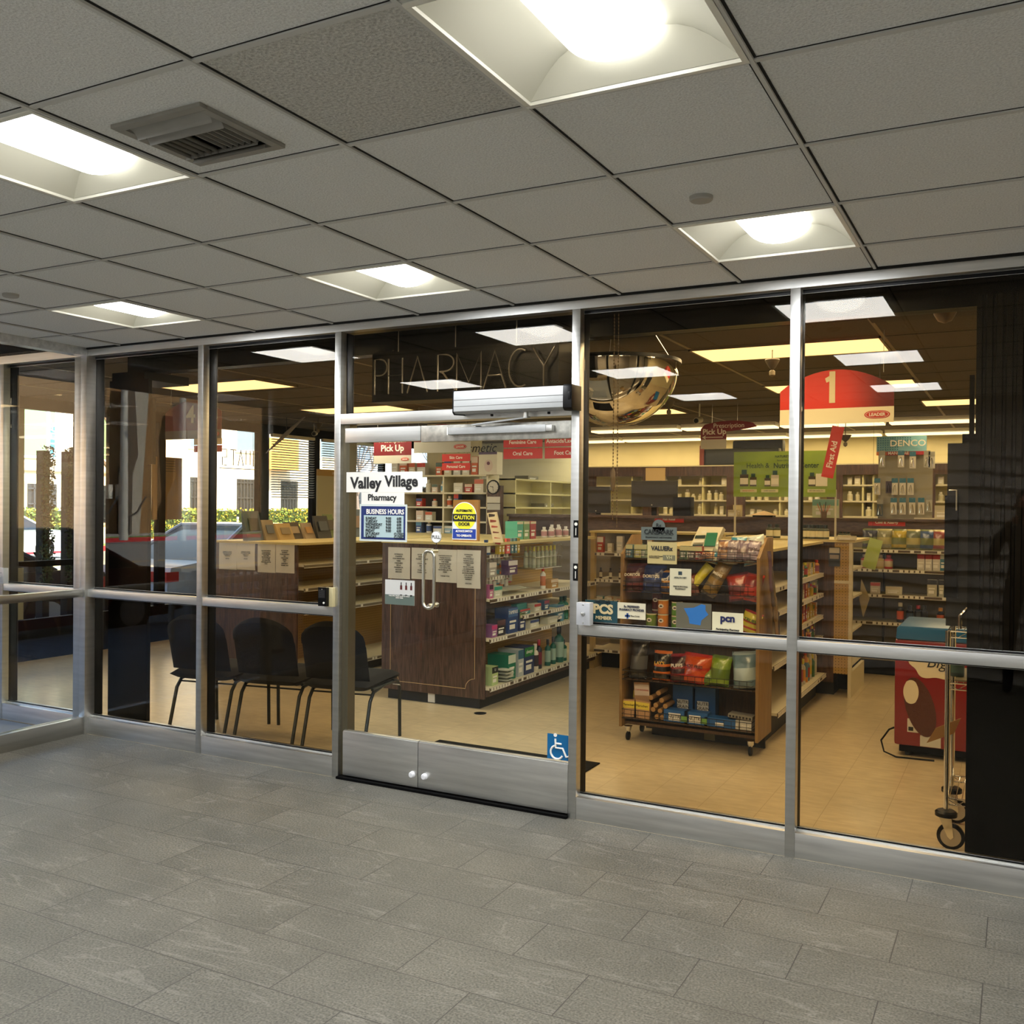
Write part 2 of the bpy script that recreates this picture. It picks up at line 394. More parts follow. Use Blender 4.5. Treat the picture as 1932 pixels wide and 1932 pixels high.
# solid storey above and the store fronts to its sides
mass = mat('stucco', (190, 180, 165), .9, noise=.08, bump=.2)
sobj('wall_upper', MB().box(-9.6, -16, H+.28, 9, 15, 15), mass)
sobj('wall_south', MB().box(-9.2, -16, -.15, 9, -5.56, H+.28), mat('storefront_dark', (40, 38, 36), .4))
# ================================================================ steel storefront (plane y = 0)
GY = .058           # glass plane
M1, M2, M3, M4 = -4.7373, -3.619, -2.0683, -.9531
MW = .046; RZ0, RZ1 = .965, 1.018; SZ = .118; TZ = 2.659
sobj('trim_3', MB().box(-9.0, -.001, TZ, WX1, .13, H+.001), steel_h)       # header
n = 3
def mullion(x, z1=TZ, w=MW, name='trim_%d'):
    global n
    n += 1
    mb = MB(); mb.box(x, 0, 0, x+w, .054, z1, 0); mb.box(x+.002, .054, 0, x+w-.002, .13, z1, 1)
    return sobj(name % n, mb, [steel, drk], bevel=.0015)
for x in (M1, M2, M3, M4): mullion(x)
mullion(-6.775); mullion(.92); mullion(2.6)
# corner posts
mb = MB(); mb.box(-5.845, -.02, 0, -5.785, .06, TZ, 0); mb.box(-5.935, .0, 0, -5.862, .06, TZ, 0); mb.box(-5.862, .01, 0, -5.845, .13, TZ, 1); mb.box(-5.93, .06, 0, -5.785, .13, TZ, 1)
sobj('trim_20', mb, [steel, drk], bevel=.001)
n = 20
def rails(x0, x1):
    global n
    n += 1
    mb = MB(); mb.box(x0, .004, RZ0, x1, .10, RZ1); mb.box(x0, .002, 0, x1, .125, SZ)
    mb.box(x0, .045, SZ, x1, .05, SZ+.008, 0)
    mb.box(x0, .050, SZ, x1, .056, SZ+.016, 1); mb.box(x0, .050, RZ1, x1, .056, RZ1+.012, 1); mb.box(x0, .050, RZ0-.012, x1, .056, RZ0, 1); mb.box(x0, .05, TZ-.02, x1, .056, TZ, 1)
    sobj('trim_%d' % n, mb, [steel_h, blk], bevel=.001)
w = 0
def pane(x0, x1, z0=SZ, z1=TZ, m=bronze, rail=True):
    global w
    w += 1
    if rail:
        rails(x0, x1)
        mb = MB(); mb.box(x0, GY, z0, x1, GY+.006, RZ0); mb.box(x0, GY, RZ1, x1, GY+.006, z1)
    else:
        mb = MB(); mb.box(x0, GY, z0, x1, GY+.006, z1)
    return sobj('window_%d' % w, mb, m)
pane(-5.785, M1); pane(M1+MW, M2); pane(M3+MW, M4); pane(M4+MW, .92); pane(.97, 2.6); pane(2.65, WX1)
pane(-6.729, -5.935, m=clear); pane(-8.9, -6.775, m=clear)
# transom over the doors
DT0, DT1 = 2.108, 2.168
n += 1; sobj('trim_%d' % n, MB().box(M2+MW, .0, DT0, M3, .11, DT1), steel_h, bevel=.001)
pane(M2+MW, M3, DT1, TZ, bronze, False)
# inner jambs
n += 1; mb = MB(); mb.box(M2+MW, .03, 0, M2+MW+.045, .10, DT0); mb.box(M3-.006, .02, 0, M3+.001, .10, DT0, 1); sobj('trim_%d' % n, mb, [mat('bronze_metal', (120, 112, 92), .4, metal=.8), drk])

# ---- doors
n += 1; sobj('trim_%d' % n, MB().box(M2+MW, -.02, 0, M3, .14, .014), drk)
XD = -3.0085
def leaf(k, x0, x1, mtop):
    d = D_.objects.new('door_%d' % k, None); COL.objects.link(d); d.location = ((x0+x1)/2, .03, 0); d['kind'] = 'structure'
    mb = MB(); mb.box(x0, .006, .022, x1, .05, .281); mb.box(x0, .012, .281, x1, .044, .287)
    mb.build('kick_rail', steel_h, d, bevel=.001)
    mb = MB(); mb.box(x0, .006, 1.998 if k == 1 else 1.99, x1, .05, 2.082); mb.build('top_rail', mtop, d, bevel=.001)
    MB().box(x0+.001, .024, .284, x1-.001, .034, 2.0).build('pane', clear, d)
    xb = x1-.035 if k == 1 else x0+.045
    MB().lathe([(.0, .019), (.013, .018), (.018, .012), (.019, .0)], (xb, .006, .092), 18, axis='y').build('bumper', mat('white_rubber', (235, 235, 238), .4), d)
    return d
d1 = leaf(1, M2+MW+.03, XD-.002, steel_h); d2 = leaf(2, XD+.002, M3-.004, dull)
# paired pull handles and PULL button
h = MB()
def pull(y):
    p = []; x0, x1 = -2.948, -2.878; z0, z1 = 1.055, 1.375; r = .032
    for cx, cz, a0 in ((x0+r, z1-r, PI), (x1-r, z1-r, PI/2), (x1-r, z0+r, 0), (x0+r, z0+r, -PI/2)):
        for i in range(5):
            a = a0-i*PI/8
            p.append((cx+r*math.cos(a), y, cz+r*math.sin(a)))
    return p
h.tube(pull(-.045), .0095, 10, closed=True); h.tube([(-2.913, -.045, 1.07), (-2.90, .02, 1.07)], .010, 10); h.tube([(-2.913, -.045, 1.372), (-2.90, .02, 1.372)], .010, 10)
h.lathe([(.0, .004), (.016, .004), (.016, 0)], (-2.9, .022, 1.07), 16, axis='y')
h.build('handle', mat('satin_nickel', rough=.25, metal=1, lin=(.62, .60, .52, 1), noise=.05), d2)
pb = MB(); pb.lathe([(.0, .004), (.031, .004), (.034, 0)], (-2.905, .018, 1.452), 28, axis='y', mi=0); pb.lathe([(.034, .0042), (.0335, .005), (.0325, .005)], (-2.905, .018, 1.452), 28, axis='y', mi=1, cap=False)
pb = pb.build('push_sign', [mat('sign_white', (238, 238, 236), .4), ink], d2); pb['label'] = 'round white badge reading PULL'
text('PULL', .026, (-2.905, .013, 1.452), ink, pb)
MB().cyl((-2.905, .02, 1.375), (-2.905, .02, 1.418), .002, 6).build('rod', ink, d2)

# ---- door operator
t = thing('door_operator', 'silver box of the automatic door opener mounted above the right door', 'door opener', (-2.36, -.06, 2.12))
mb = MB(); x0, x1 = -2.715, -2.062
mb.prism([(0.0, 2.135), (0, 2.25), (-.115, 2.25), (-.12, 2.24), (-.12, 2.14), (-.105, 2.128)], 'x', x0, x1)
mb.box(x0, -.1215, 2.2, x1, -.12, 2.203, 1); mb.box(x0, -.1215, 2.166, x1, -.12, 2.168, 1)
mb.build('housing', [mat('silver_housing', (156, 158, 158), .38, metal=.3, noise=.02), mat('seam_grey', (120, 120, 120), .5)], t)
mb = MB(); mb.prism([(0.0, 2.128), (0, 2.255), (-.118, 2.255), (-.124, 2.24), (-.124, 2.135), (-.105, 2.122)], 'x', x1, x1+.05); mb.box(x1+.03, -.128, 2.175, x1+.045, -.12, 2.215)
mb.build('end_cap', blk, t, bevel=.003)
mb = MB(); mb.prism([(0.0, 2.128), (0, 2.255), (-.118, 2.255), (-.122, 2.24), (-.122, 2.135), (-.105, 2.122)], 'x', x0-.006, x0); mb.build('end_cap', blk, t)
MB().cyl((-2.30, -.07, 2.135), (-2.30, -.07, 2.095), .014, 16).build('spindle', steel, t)
mb = MB(); mb.obox((-2.46, -.055, 2.086), Vector((-.34, .0, -.030)).normalized(), (0, 1, 0), (0, 0, 1), .175, .010, .004); mb.build('arm', alu, t)
for x in (-2.515, -2.175): MB().lathe([(0, .0), (.008, .002), (.008, .014)], (x, -.05, 2.112), 12).build('knob', blk, t)
t = thing('slide_track', 'long grey channel of the door closer screwed to the right door top rail', 'door track', (-2.48, -.01, 2.02))
mb = MB(); mb.box(-2.80, -.038, 2.024, -2.20, 0.006, 2.062); mb.build('channel', alu, t, bevel=.002)
MB().box(-2.62, -.045, 2.062, -2.595, -.02, 2.066).build('slide_block', blk, t)
mb = MB(); mb.box(-2.20, -.036, 2.027, -2.165, .0, 2.058); mb.build('end_clip', steel, t, bevel=.001)
mb = MB(); mb.box(-2.806, -.040, 2.022, -2.80, .004, 2.064); mb.build('end_clip', wht, t)

# ---- switches on the mullions
t = thing('wall_switch', 'grey metal key switch box on the mullion right of the doors', 'switch', (-1.965, -.02, 1.02), 'door activation boxes')
MB().box(-2.010, -.045, 1.022, -1.935, .002, 1.138).build('box', mat('switch_grey', (200, 202, 206), .35, metal=.3), t, bevel=.002)
mb = MB(); mb.lathe([(0, .016), (.008, .014), (.011, .006), (.012, 0)], (-1.972, -.045, 1.082), 16, axis='y'); mb.build('button', steel, t)
for z in (1.035, 1.128): MB().lathe([(0, .003), (.004, .002), (.004, 0)], (-1.972, -.045, z), 10, axis='y').build('screw', steel, t)
t = thing('intercom', 'black speaker intercom with beige backing on the left door mullion', 'intercom', (-3.63, -.02, 1.02), 'door activation boxes')
MB().box(-3.665, -.028, 1.02, -3.60, .0, 1.135).build('box', mat('beige_plastic', (196, 184, 140), .5), t, bevel=.003)
mb = MB(); mb.box(-3.69, -.052, 1.025, -3.628, -.028, 1.136)
for i in range(9): mb.box(-3.685, -.0535, 1.075+i*.0055, -3.64, -.052, 1.0775+i*.0055, 1)
mb.build('grille', [blk, mat('slot_grey', (52, 52, 52), .5)], t, bevel=0)
MB().lathe([(0, .005), (.006, .004), (.006, 0)], (-3.645, -.053, 1.045), 12, axis='y').build('button', wht, t)
MB().lathe([(0, .002), (.002, .002), (.002, 0)], (-3.66, -.053, 1.125), 8, axis='y').build('screw', wht, t)
t = thing('wall_switch', 'pale door switch box behind the left corner glass', 'switch', (-6.69, -.02, 1.0), 'door activation boxes')
MB().box(-6.735, -.04, 1.02, -6.66, .002, 1.135).build('box', MATS['switch_grey'], t, bevel=.002)
MB().lathe([(0, .012), (.008, .010), (.011, 0)], (-6.70, -.04, 1.07), 14, axis='y').build('button', steel, t)
for dx in (-.012, .012): MB().lathe([(0, .003), (.004, 0)], (-6.70+dx, -.04, 1.10), 8, axis='y').build('screw', ink, t)
# small black stickers on the mullion left of the switch
for i, (z0, z1) in enumerate(((1.47, 1.56), (1.245, 1.335))):
    t = thing('warning_sticker', 'narrow black sticker with white symbol on right door mullion, %s of two' % ('upper', 'lower')[i], 'sticker', (M3+.032, -.002, z0), 'black stickers on the door mullion')
    MB().box(M3+.018, -.0012, z0, M3+.046, 0, z1).build('sheet', blk, t)
    mb = MB(); mb.lathe([(0, .0005), (.009, .0003), (.009, 0)], (M3+.032, -.0012, z1-.02), 14, axis='y')
    for k in range(4): mb.box(M3+.026, -.0016, z0+.01, M3+.0275, -.0012, z1-.035)
    mb.box(M3+.030, -.0016, z0+.012, M3+.034, -.0012, z1-.04); mb.build('symbol', wht, t)

# ================================================================ left return wall (x = -5.84), glass towards the covered walk
n += 1; sobj('trim_%d' % n, MB().box(-5.885, WYB, TZ, -5.80, -.002, H), steel_h)
mb = MB(); mb.box(-5.875, WYB, RZ0, -5.81, -.02, RZ1); mb.box(-5.88, WYB, 0, -5.80, -.02, SZ)
n += 1; sobj('trim_%d' % n, mb, mat('brushed_steel_side', rough=.3, metal=1, lin=(.55, .54, .5, 1), noise=.12, nscale=2.2, stretch=(14, 1, 14)), bevel=.001)
for y in (-1.75, -2.78, -3.86):
    n += 1; sobj('trim_%d' % n, MB().box(-5.88, y-.03, 0, -5.80, y+.03, TZ), steel, bevel=.001)
w += 1; mb = MB(); 
for a, b in ((WYB+.02, -3.89), (-3.83, -2.81), (-2.75, -1.78), (-1.72, -.02)):
    for z0, z1 in ((SZ, RZ0), (RZ1, TZ)): mb.box(-5.846, a, z0, -5.840, b, z1)
sobj('window_%d' % w, mb, clear)
for i, y in enumerate((-2.55, -3.03)):
    tag(MB().tube([(-5.80, y, .62), (-5.74, y, .62), (-5.74, y, 1.12), (-5.80, y, 1.12)], .011, 8).build('door_pull', steel), 'vertical steel pull bar on the left glass wall, %s the store' % ('nearer', 'farther from')[i], 'handle', 'pulls on left glass wall')

# ================================================================ lobby ceiling fixtures
LOBBY_W = 23
def troffer(a, b, label):
    x0, y0 = XA+a*S, YB+b*S; x1, y1 = x0+S, y0+S; cx, cy = (x0+x1)/2, (y0+y1)/2
    t = thing('ceiling_light', label, 'ceiling light', (cx, cy, H-.01), 'recessed square lobby lights')
    mb = MB(); g = .02
    mb.box(x0+.004, y0+.004, H-.010, x1-.004, y0+g, H); mb.box(x0+.004, y1-g, H-.010, x1-.004, y1-.004, H); mb.box(x0+.004, y0+g, H-.010, x0+g, y1-g, H); mb.box(x1-g, y0+g, H-.010, x1-.004, y1-g, H)
    mb.build('frame', wht, t, bevel=.001)
    mb = MB(); x0 += g; x1 -= g; y0 += g; y1 -= g; dz = .085; lw = .13
    for sgn in (-1, 1):      # curved side reflectors
        def fn(u, v, sgn=sgn):
            xx = cx+sgn*((x1-cx)*(1-u)+lw*u); zz = H+dz*math.sin(u*PI/2)
            return (xx, y0+(y1-y0)*v, zz)
        mb.grid(10, 1, fn)
        def fe(u, v, sgn=sgn):  # domed end reflectors
            xx = x0+(x1-x0)*u; q = abs(xx-cx); top = H+dz*math.sin(max(0, min(1, ((x1-cx)-q)/((x1-cx)-lw)))*PI/2)
            yy = (cy+sgn*((y1-cy)-.09*v*(math.sin(PI*u))))
            return (xx, yy, H+(top-H)*v)
        mb.grid(16, 5, fe)
    mb.box(x0, y0, H+dz, x1, y1, H+dz+.01)
    mb.box(x0-.002, y0-.002, H, x0, y1+.002, H+dz); mb.box(x1, y0-.002, H, x1+.002, y1+.002, H+dz); mb.box(x0, y0-.002, H, x1, y0, H+dz); mb.box(x0, y1, H, x1, y1+.002, H+dz)
    mb.build('reflector', mat('reflector_white', (208, 206, 190), .6), t, fix=False)
    mb = MB()
    L = (y1-y0)/2-.035
    def fl(u, v):
        a_ = PI*u; yy = -L+2*L*v; k = 1-min(1, max(0, (abs(yy)-(L-.09))/.09))**2; k = math.sqrt(max(k, 0.0001))
        return (cx+lw*math.cos(a_)*k, cy+yy, H+dz-(.075*math.sin(a_)*k))
    mb.grid(14, 28, fl)
    mb.build('lens', lens, t, fix=True)
    lamp(t, cx, cy, H-.012, .54, .54, LOBBY_W, (.96, .98, 1.0))
names = {(2, 0): 'square recessed light at top centre, the largest', (-1, 0): 'square recessed light at far left beside the air vent', (2, 3): 'square recessed light beside the smoke detector above right windows',
         (-1, 3): 'square recessed light above the doorway mullion left of centre', (-4, 3): 'square recessed light nearest the left corner'}
oth = ['far right of the lobby near the storefront', 'far right of the lobby midway', 'above the photographer at left', 'above the photographer, centre', 'over the photographer at right', 'at the back corner of the lobby', 'left lobby side nearest walkway']
k = 0
for ab in LIGHTS:
    if ab in names: troffer(*ab, names[ab])
    else: troffer(*ab, 'square recessed light '+oth[k % 7]); k += 1
# air vent
vx, vy = -2.155, -2.505
vx0, vx1, vy0, vy1 = vx-.175, vx+.175, vy-.165, vy+.165
cx, cy = XA+.5*S, YB+.5*S
a = PZ(375, 192, H); b = PZ(540, 272, H); c = PZ(375, 302, H); d = PZ(205, 237, H)
vx0, vx1 = (a.x+b.x)/2-.35, (a.x+b.x)/2; vy0, vy1 = a.y, b.y
t = thing('air_vent', 'square grey ceiling air vent with curved louvres beside the left light', 'air vent', ((vx0+vx1)/2, (vy0+vy1)/2, H-.02))
vg = mat('vent_grey', (150, 148, 140), .5, noise=.1, nscale=10)
mb = MB(); g = .028
mb.box(vx0, vy0, H-.012, vx1, vy0+g, H); mb.box(vx0, vy1-g, H-.012, vx1, vy1, H); mb.box(vx0, vy0+g, H-.012, vx0+g, vy1-g, H); mb.box(vx1-g, vy0+g, H-.012, vx1, vy1-g, H)
mb.build('frame', vg, t, bevel=.001)
MB().box(vx0+g, vy0+g, H-.001, vx1-g, vy1-g, H+.0).build('backing', blk2, t)
def louvre(x0, x1, y0, y1, along, sg):
    mb = MB()
    def fn(u, v):
        q = u*PI/2
        if along == 'x': return (x0+(x1-x0)*v, y0+(y1-y0)*(math.sin(q) if sg > 0 else 1-math.sin(q)), H-.002-.024*(1-math.cos(q)))
        return (x0+(x1-x0)*(math.sin(q) if sg > 0 else 1-math.sin(q)), y0+(y1-y0)*v, H-.002-.024*(1-math.cos(q)))
    mb.grid(6, 1, fn); mb.build('louvre', vg, t, fix=False)
iy0, iy1, ix0, ix1 = vy0+g, vy1-g, vx0+g, vx1-g
dy = (iy1-iy0)
louvre(ix0, ix1, iy0, iy0+.045, 'x', 1); louvre(ix0, ix1, iy0+.045, iy0+.09, 'x', 1)
louvre(ix0, ix1, iy1-.03, iy1, 'x', -1); louvre(ix0, ix1, iy1-.06, iy1-.03, 'x', -1)
xm = (ix0+ix1)/2; ya, yb = iy0+.09, iy1-.06
for k in range(5): louvre(ix0+k*.028, ix0+k*.028+.026, ya, yb, 'y', 1)
for k in range(6):
    MB().box(ix1-.006-k*.024, ya, H-.02, ix1-.004-k*.024, yb, H).build('louvre', vg, t)
# detectors
for px, py, lab in ((1323, 371, 'round flat smoke detector on ceiling above the right windows'), (20, 555, 'small round smoke detector on ceiling at the left edge')):
    p = PZ(px, py, H)
    t = thing('smoke_detector', lab, 'smoke detector', (p.x, p.y, H-.03), 'ceiling detectors')
    MB().lathe([(0, -.016), (.036, -.016), (.040, -.012), (.041, 0)], (p.x, p.y, H), 28).build('cover', mat('detector_grey', (170, 168, 160), .6), t)
    MB().lathe([(.026, -.004), (.026, 0)], (p.x, p.y, H), 20).build('base', blk2, t)
# ================================================================ pharmacy: shared materials
brown = wood_mat('brown_laminate', (58, 40, 32), (98, 72, 58), .4)
brown2 = wood_mat('counter_laminate', (74, 56, 48), (104, 84, 74), .45, (3, 1.2, 14))
oak = wood_mat('oak_panel', (134, 104, 62), (156, 124, 76), .5)
oakd = wood_mat('dark_oak', (84, 60, 36), (104, 76, 46), .6)
shelf_c = mat('cream_shelf', (226, 218, 190), .5, noise=.04)
shelf_back = mat('cream_cabinet', (228, 222, 172), .7)
grey_b = mat('shelf_back_grey', (128, 122, 108), .8)
lip = mat('price_rail_brown', (92, 78, 62), .4)
tagw = mat('price_tag', (240, 238, 230), .6)
gold = mat('gold_line', (200, 170, 120), .5)
paper = mat('paper', (232, 230, 222), .8, noise=.03, nscale=6)
chrome = mat('chrome', rough=.12, metal=1, lin=(.8, .8, .8, 1), noise=.03)
wire = mat('black_wire', (18, 18, 18), .4)
kick = mat('black_kick', (24, 25, 26), .55)
fab = mat('black_fabric', (17, 16, 16), .95, noise=.25, nscale=220, bump=.3, bscale=300)
frame_b = mat('chair_frame', (38, 42, 42), .4, metal=.3)
red_s = mat('sign_red', (204, 48, 44), .5)
red_d = mat('sign_burgundy', (126, 28, 40), .5)
cr_s = mat('sign_cream', (240, 228, 190), .5)
whites = mat('letter_white', (245, 240, 232), .6)
def colm(r, g, b, rough=.45): return mat('print_%d_%d_%d' % (r, g, b), (r, g, b), rough)
def pegboard(name, col, ax):
    m = D_.materials.new(name); m.use_nodes = True; n, l = m.node_tree.nodes, m.node_tree.links; b = n['Principled BSDF']; b.inputs['Roughness'].default_value = .7
    tc = n.new('ShaderNodeTexCoord'); sp = n.new('ShaderNodeSeparateXYZ'); l.new(tc.outputs['Object'], sp.inputs[0])
    ds = []
    for k in (ax, 'Z'):
        a = n.new('ShaderNodeMath'); a.operation = 'PINGPONG'; a.inputs[1].default_value = .0127; l.new(sp.outputs[k], a.inputs[0])
        p = n.new('ShaderNodeMath'); p.operation = 'POWER'; p.inputs[1].default_value = 2; l.new(a.outputs[0], p.inputs[0]); ds.append(p)
    s = n.new('ShaderNodeMath'); l.new(ds[0].outputs[0], s.inputs[0]); l.new(ds[1].outputs[0], s.inputs[1])
    c = n.new('ShaderNodeMath'); c.operation = 'LESS_THAN'; c.inputs[1].default_value = .0034**2; l.new(s.outputs[0], c.inputs[0])
    mx = n.new('ShaderNodeMix'); mx.data_type = 'RGBA'; l.new(c.outputs[0], mx.inputs[0]); mx.inputs[6].default_value = srgb(*col); mx.inputs[7].default_value = srgb(30, 22, 12)
    l.new(mx.outputs[2], b.inputs['Base Color']); return m
pegx = pegboard('pegboard_side', (190, 158, 98), 'Y'); pegy = pegboard('pegboard_front', (190, 158, 98), 'X'); pegg = pegboard('pegboard_grey', (150, 140, 120), 'Y')

# ---------------- products
def pbox(lab, x, y, z, w_, d, h, c1, c2, cat='box', group=None, face='f', name='product_box', band=.35, txt=None, c3=(245, 245, 240)):
    mb = MB(); mb.box(x-w_/2, y-d/2, z, x+w_/2, y+d/2, z+h, 0)
    e = .0008
    if face == 'f':
        yy = y-d/2
        mb.box(x-w_/2, yy-e, z+h*(1-band), x+w_/2, yy, z+h*.98, 1)
        mb.box(x-w_*.36, yy-e, z+h*.16, x+w_*.2, yy, z+h*.34, 2); mb.box(x-w_*.36, yy-2*e, z+h*.42, x+w_*.3, yy, z+h*.50, 2)
    else:
        xx = x+w_/2
        mb.box(xx, y-d/2, z+h*(1-band), xx+e, y+d/2, z+h*.98, 1)
        mb.box(xx, y-d*.36, z+h*.16, xx+e, y+d*.2, z+h*.34, 2); mb.box(xx, y-d*.36, z+h*.42, xx+2*e, y+d*.3, z+h*.50, 2)
    if txt: text_into(mb, txt, h*.2, (x, y-d/2-.001, z+h*(1-band/2)) if face == 'f' else (x+w_/2+.001, y, z+h*(1-band/2)), 2, face=face)
    return tag(mb.build(name, [colm(*c1), colm(*c2), colm(*c3)]), lab, cat, group)
def bottle(lab, x, y, z, r, h, c1, c2, c3, cat='bottle', group=None, neck=.45, n=12, name='pill_bottle'):
    mb = MB(); hb = h*.74
    mb.lathe([(r*.94, 0), (r, h*.04), (r, hb*.9), (r*neck*1.5, hb), (r*neck, hb*1.02), (r*neck, h*.8)], (x, y, z), n, 0)
    mb.lathe([(r*neck*1.25, h*.8), (r*neck*1.25, h*.99), (r*neck*1.1, h)], (x, y, z), n, 1)
    mb.lathe([(r*1.01, hb*.2), (r*1.01, hb*.78)], (x, y, z), n, 2)
    return tag(mb.build(name, [colm(*c1), colm(*c2), colm(*c3)], fix=True), lab, cat, group)
def bag(lab, x, y, z, w_, h, d, c1, c2, txt=None, rot=0, lean=.25, group=None, cat='snack bag', name='snack_bag', tc=(245, 240, 230), seed=0):
    rnd = random.Random(seed+int(x*1000)); mb = MB(); N1, N2 = 10, 12
    ph = [rnd.uniform(0, 6) for _ in range(4)]
    def th(u, v): return d*.8*(max(0, math.sin(PI*u))**.55)*(max(0, math.sin(PI*v))**.45)*(1+.12*math.sin(9*u+ph[0])*math.sin(7*v+ph[1]))
    ca, sa = math.cos(rot), math.sin(rot)
    def P(u, v, s):
        a = (u-.5)*w_*(1-.06*math.sin(PI*v)+.01*math.sin(30*v)); b = v*h
        t = s*th(u, v)+.004*math.sin(14*u+ph[2])*(abs(v-.5)*2)**4
        xx = a*ca-(b-h/2)*sa; zz = a*sa+(b-h/2)*ca+h/2
        return (x+xx, y+t+(zz)*lean, z+zz)
    for s in (-1, 1):
        o = len(mb.v); mb.grid(N1, N2, lambda u, v: P(u, v, s), 0)
        for k in range(len(mb.f)-N1*N2, len(mb.f)):
            j = (k-(len(mb.f)-N1*N2))//N1
            if s == -1 and 3 <= j <= 6: mb.m[k] = 1 if j in (3, 6) or txt is None else 0
            if j in (0, N2-1): mb.m[k] = 1
    if txt:
        q = P(.5, .62, -1)
        Rm = Matrix(((ca, -sa, 0), (0, lean, -1), (sa, ca, 0)))
        text_into(mb, txt, w_*1.15/max(5, len(txt)), (q[0], q[1]-.004, q[2]), 2, face=Rm, bold=.0006)
    return tag(mb.build(name, [mat('foil_%d_%d_%d' % c1, c1, .28, spec=.8, coat=.4, bump=1, bscale=22, noise=.25, nscale=14), mat('foil_%d_%d_%d' % c2, c2, .3, spec=.8), colm(*tc)], fix=False), lab, cat, group)
def rail_x(mb, x0, x1, y, z, d=1, seed=1, hh=.032, dens=.6):
    """price rail facing -y"""
    mb.box(x0, y-.006, z-hh, x1, y, z, 0); mb.box(x0, y-.008, z-.004, x1, y-.006, z, 1); mb.box(x0, y-.008, z-hh, x1, y-.006, z-hh+.004, 1)
    r = random.Random(seed); x = x0+.02
    while x < x1-.05:
        if r.random() < dens: mb.box(x, y-.0075, z-hh+.005, x+.034, y-.006, z-.005, 1)
        x += .048
def rail_y(mb, y0, y1, x, z, seed=1, hh=.032, dens=.6):
    mb.box(x, y0, z-hh, x+.006, y1, z, 0); mb.box(x+.006, y0, z-.004, x+.008, y1, z, 1); mb.box(x+.006, y0, z-hh, x+.008, y1, z-hh+.004, 1)
    r = random.Random(seed); y = y0+.02
    while y < y1-.05:
        if r.random() < dens: mb.box(x+.006, y, z-hh+.005, x+.0075, y+.034, z-.005, 1)
        y += .048
RM = [lip, tagw]

# ================================================================ gondola with brown end panel (seen through the doors)
GX0, GX1, GY0 = -4.755, -3.755, 2.09
t = thing('display_shelf', 'long brown shelving unit with posted notices, seen through the glass doors', 'shelving', ((GX0+GX1)/2, 3.6, 0), 'floor shelving units')
mb = MB(); mb.box(GX0, GY0, .083, GX1, GY0+.022, 1.312); mb.build('end_panel', brown, t, bevel=.002)
mb = MB(); zb, zt, xa, xb, r = .155, 1.19, GX0+.09, GX1-.09, .085
pts = [(xa+.0, zt), (xa, zb+r)]
for i in range(1, 7): q = PI/2*i/6; pts.append((xa+r*math.sin(q)*1.0, zb+r-r*(1-math.cos(q))*-0+(-r+ r*math.cos(q))*0))
arc = [(xa+r*math.sin(i*PI/12), zb+r*math.cos(i*PI/12)) for i in range(7)]
arc2 = [(xb-r*math.sin(PI/2-i*PI/12), zb+r*math.cos(PI/2-i*PI/12)) for i in range(7)]
line_pts = [(xa, zt)]+arc+arc2+[(xb, zt)]
mb.tube([(a, GY0-.0005, b) for a, b in line_pts], .0022, 6); mb.build('inlay_line', gold, t)
mb = MB(); mb.box(GX0+.05, GY0+.03, 0, GX1-.055, 4.34, .10); mb.build('base', kick, t)
mb = MB(); mb.box(-4.28, GY0+.022, .1, -4.23, 4.34, 1.30); mb.build('back_panel', pegx, t)
for k, (z, y0, x1) in enumerate(((.175, GY0+.022, -3.72), (.565, GY0+.022, -3.725), (.70, 2.69, -3.725), (.885, GY0+.022, -3.725), (1.055, GY0+.022, -3.80), (1.235, GY0+.022, -3.80))):
    y1 = 2.57 if k > 3 else 4.32
    mb = MB(); mb.box(-4.23, y0, z-.02, x1, y1, z, 0); s_ = mb.build('shelf', shelf_c, t)
    mb = MB(); rail_y(mb, y0, y1, x1, z, seed=k+3, dens=.75); mb.build('price_rail', RM, s_)
mb = MB(); mb.box(-4.70, GY0+.022, .10, -3.74, 4.32, .155); mb.build('deck', brown, t)
for z in (.175, .6, .95): MB().box(-4.76, GY0+.022, z-.02, -4.28, 4.32, z).build('shelf', shelf_c, t)
mb = MB(); mb.box(GX0-.005, GY0-.01, 1.312, GX1+.02, 4.32, 1.335); mb.build('top_ledge', mat('ledge_cream', (214, 198, 140), .5), t)
MB().box(-4.02-.045, GY0+.028-.006+.003, .006, -3.965, GY0+.031, .092).build('outlet', shelf_c, t) if False else MB().box(-4.30, GY0+.022, .006, -4.235, GY0+.030, .088).build('outlet', paper, t)
# papers on end panels
def notice(x0p, y0p, x1p, y1p, Y, lines, lab, sz=.011, group='paper notices on the brown shelving', tint=paper):
    a, b = PY(x0p, y0p, Y), PY(x1p, y1p, Y)
    mb = MB()
    def fn(u, v): return (a.x+(b.x-a.x)*u, Y-.003-.003*math.sin(PI*v)*(1+math.sin(2*PI*u+x0p)), b.z+(a.z-b.z)*v)
    mb.grid(6, 6, fn, 0)
    cx_, cz = (a.x+b.x)/2, (a.z+b.z)/2
    text_into(mb, '\n'.join(lines), sz*.8, (cx_, Y-.0105, cz), 1, line=1.15)
    return tag(mb.build('paper_notice', [tint, ink], fix=False), lab, 'notice', group)
ES = ['ESTIMADOS', 'CLIENTES', 'POR FAVOR NO', 'USAR', 'CELULARES', 'EN LA', 'PHARMACIA', 'MUCHAS', 'GRACIAS']
AT = ['ATTENTION', 'PATIENTS', 'PLEASE DO NOT', 'USE', 'CELLPHONE', 'INSIDE', 'THE', 'PHARMACY', 'THANK YOU']
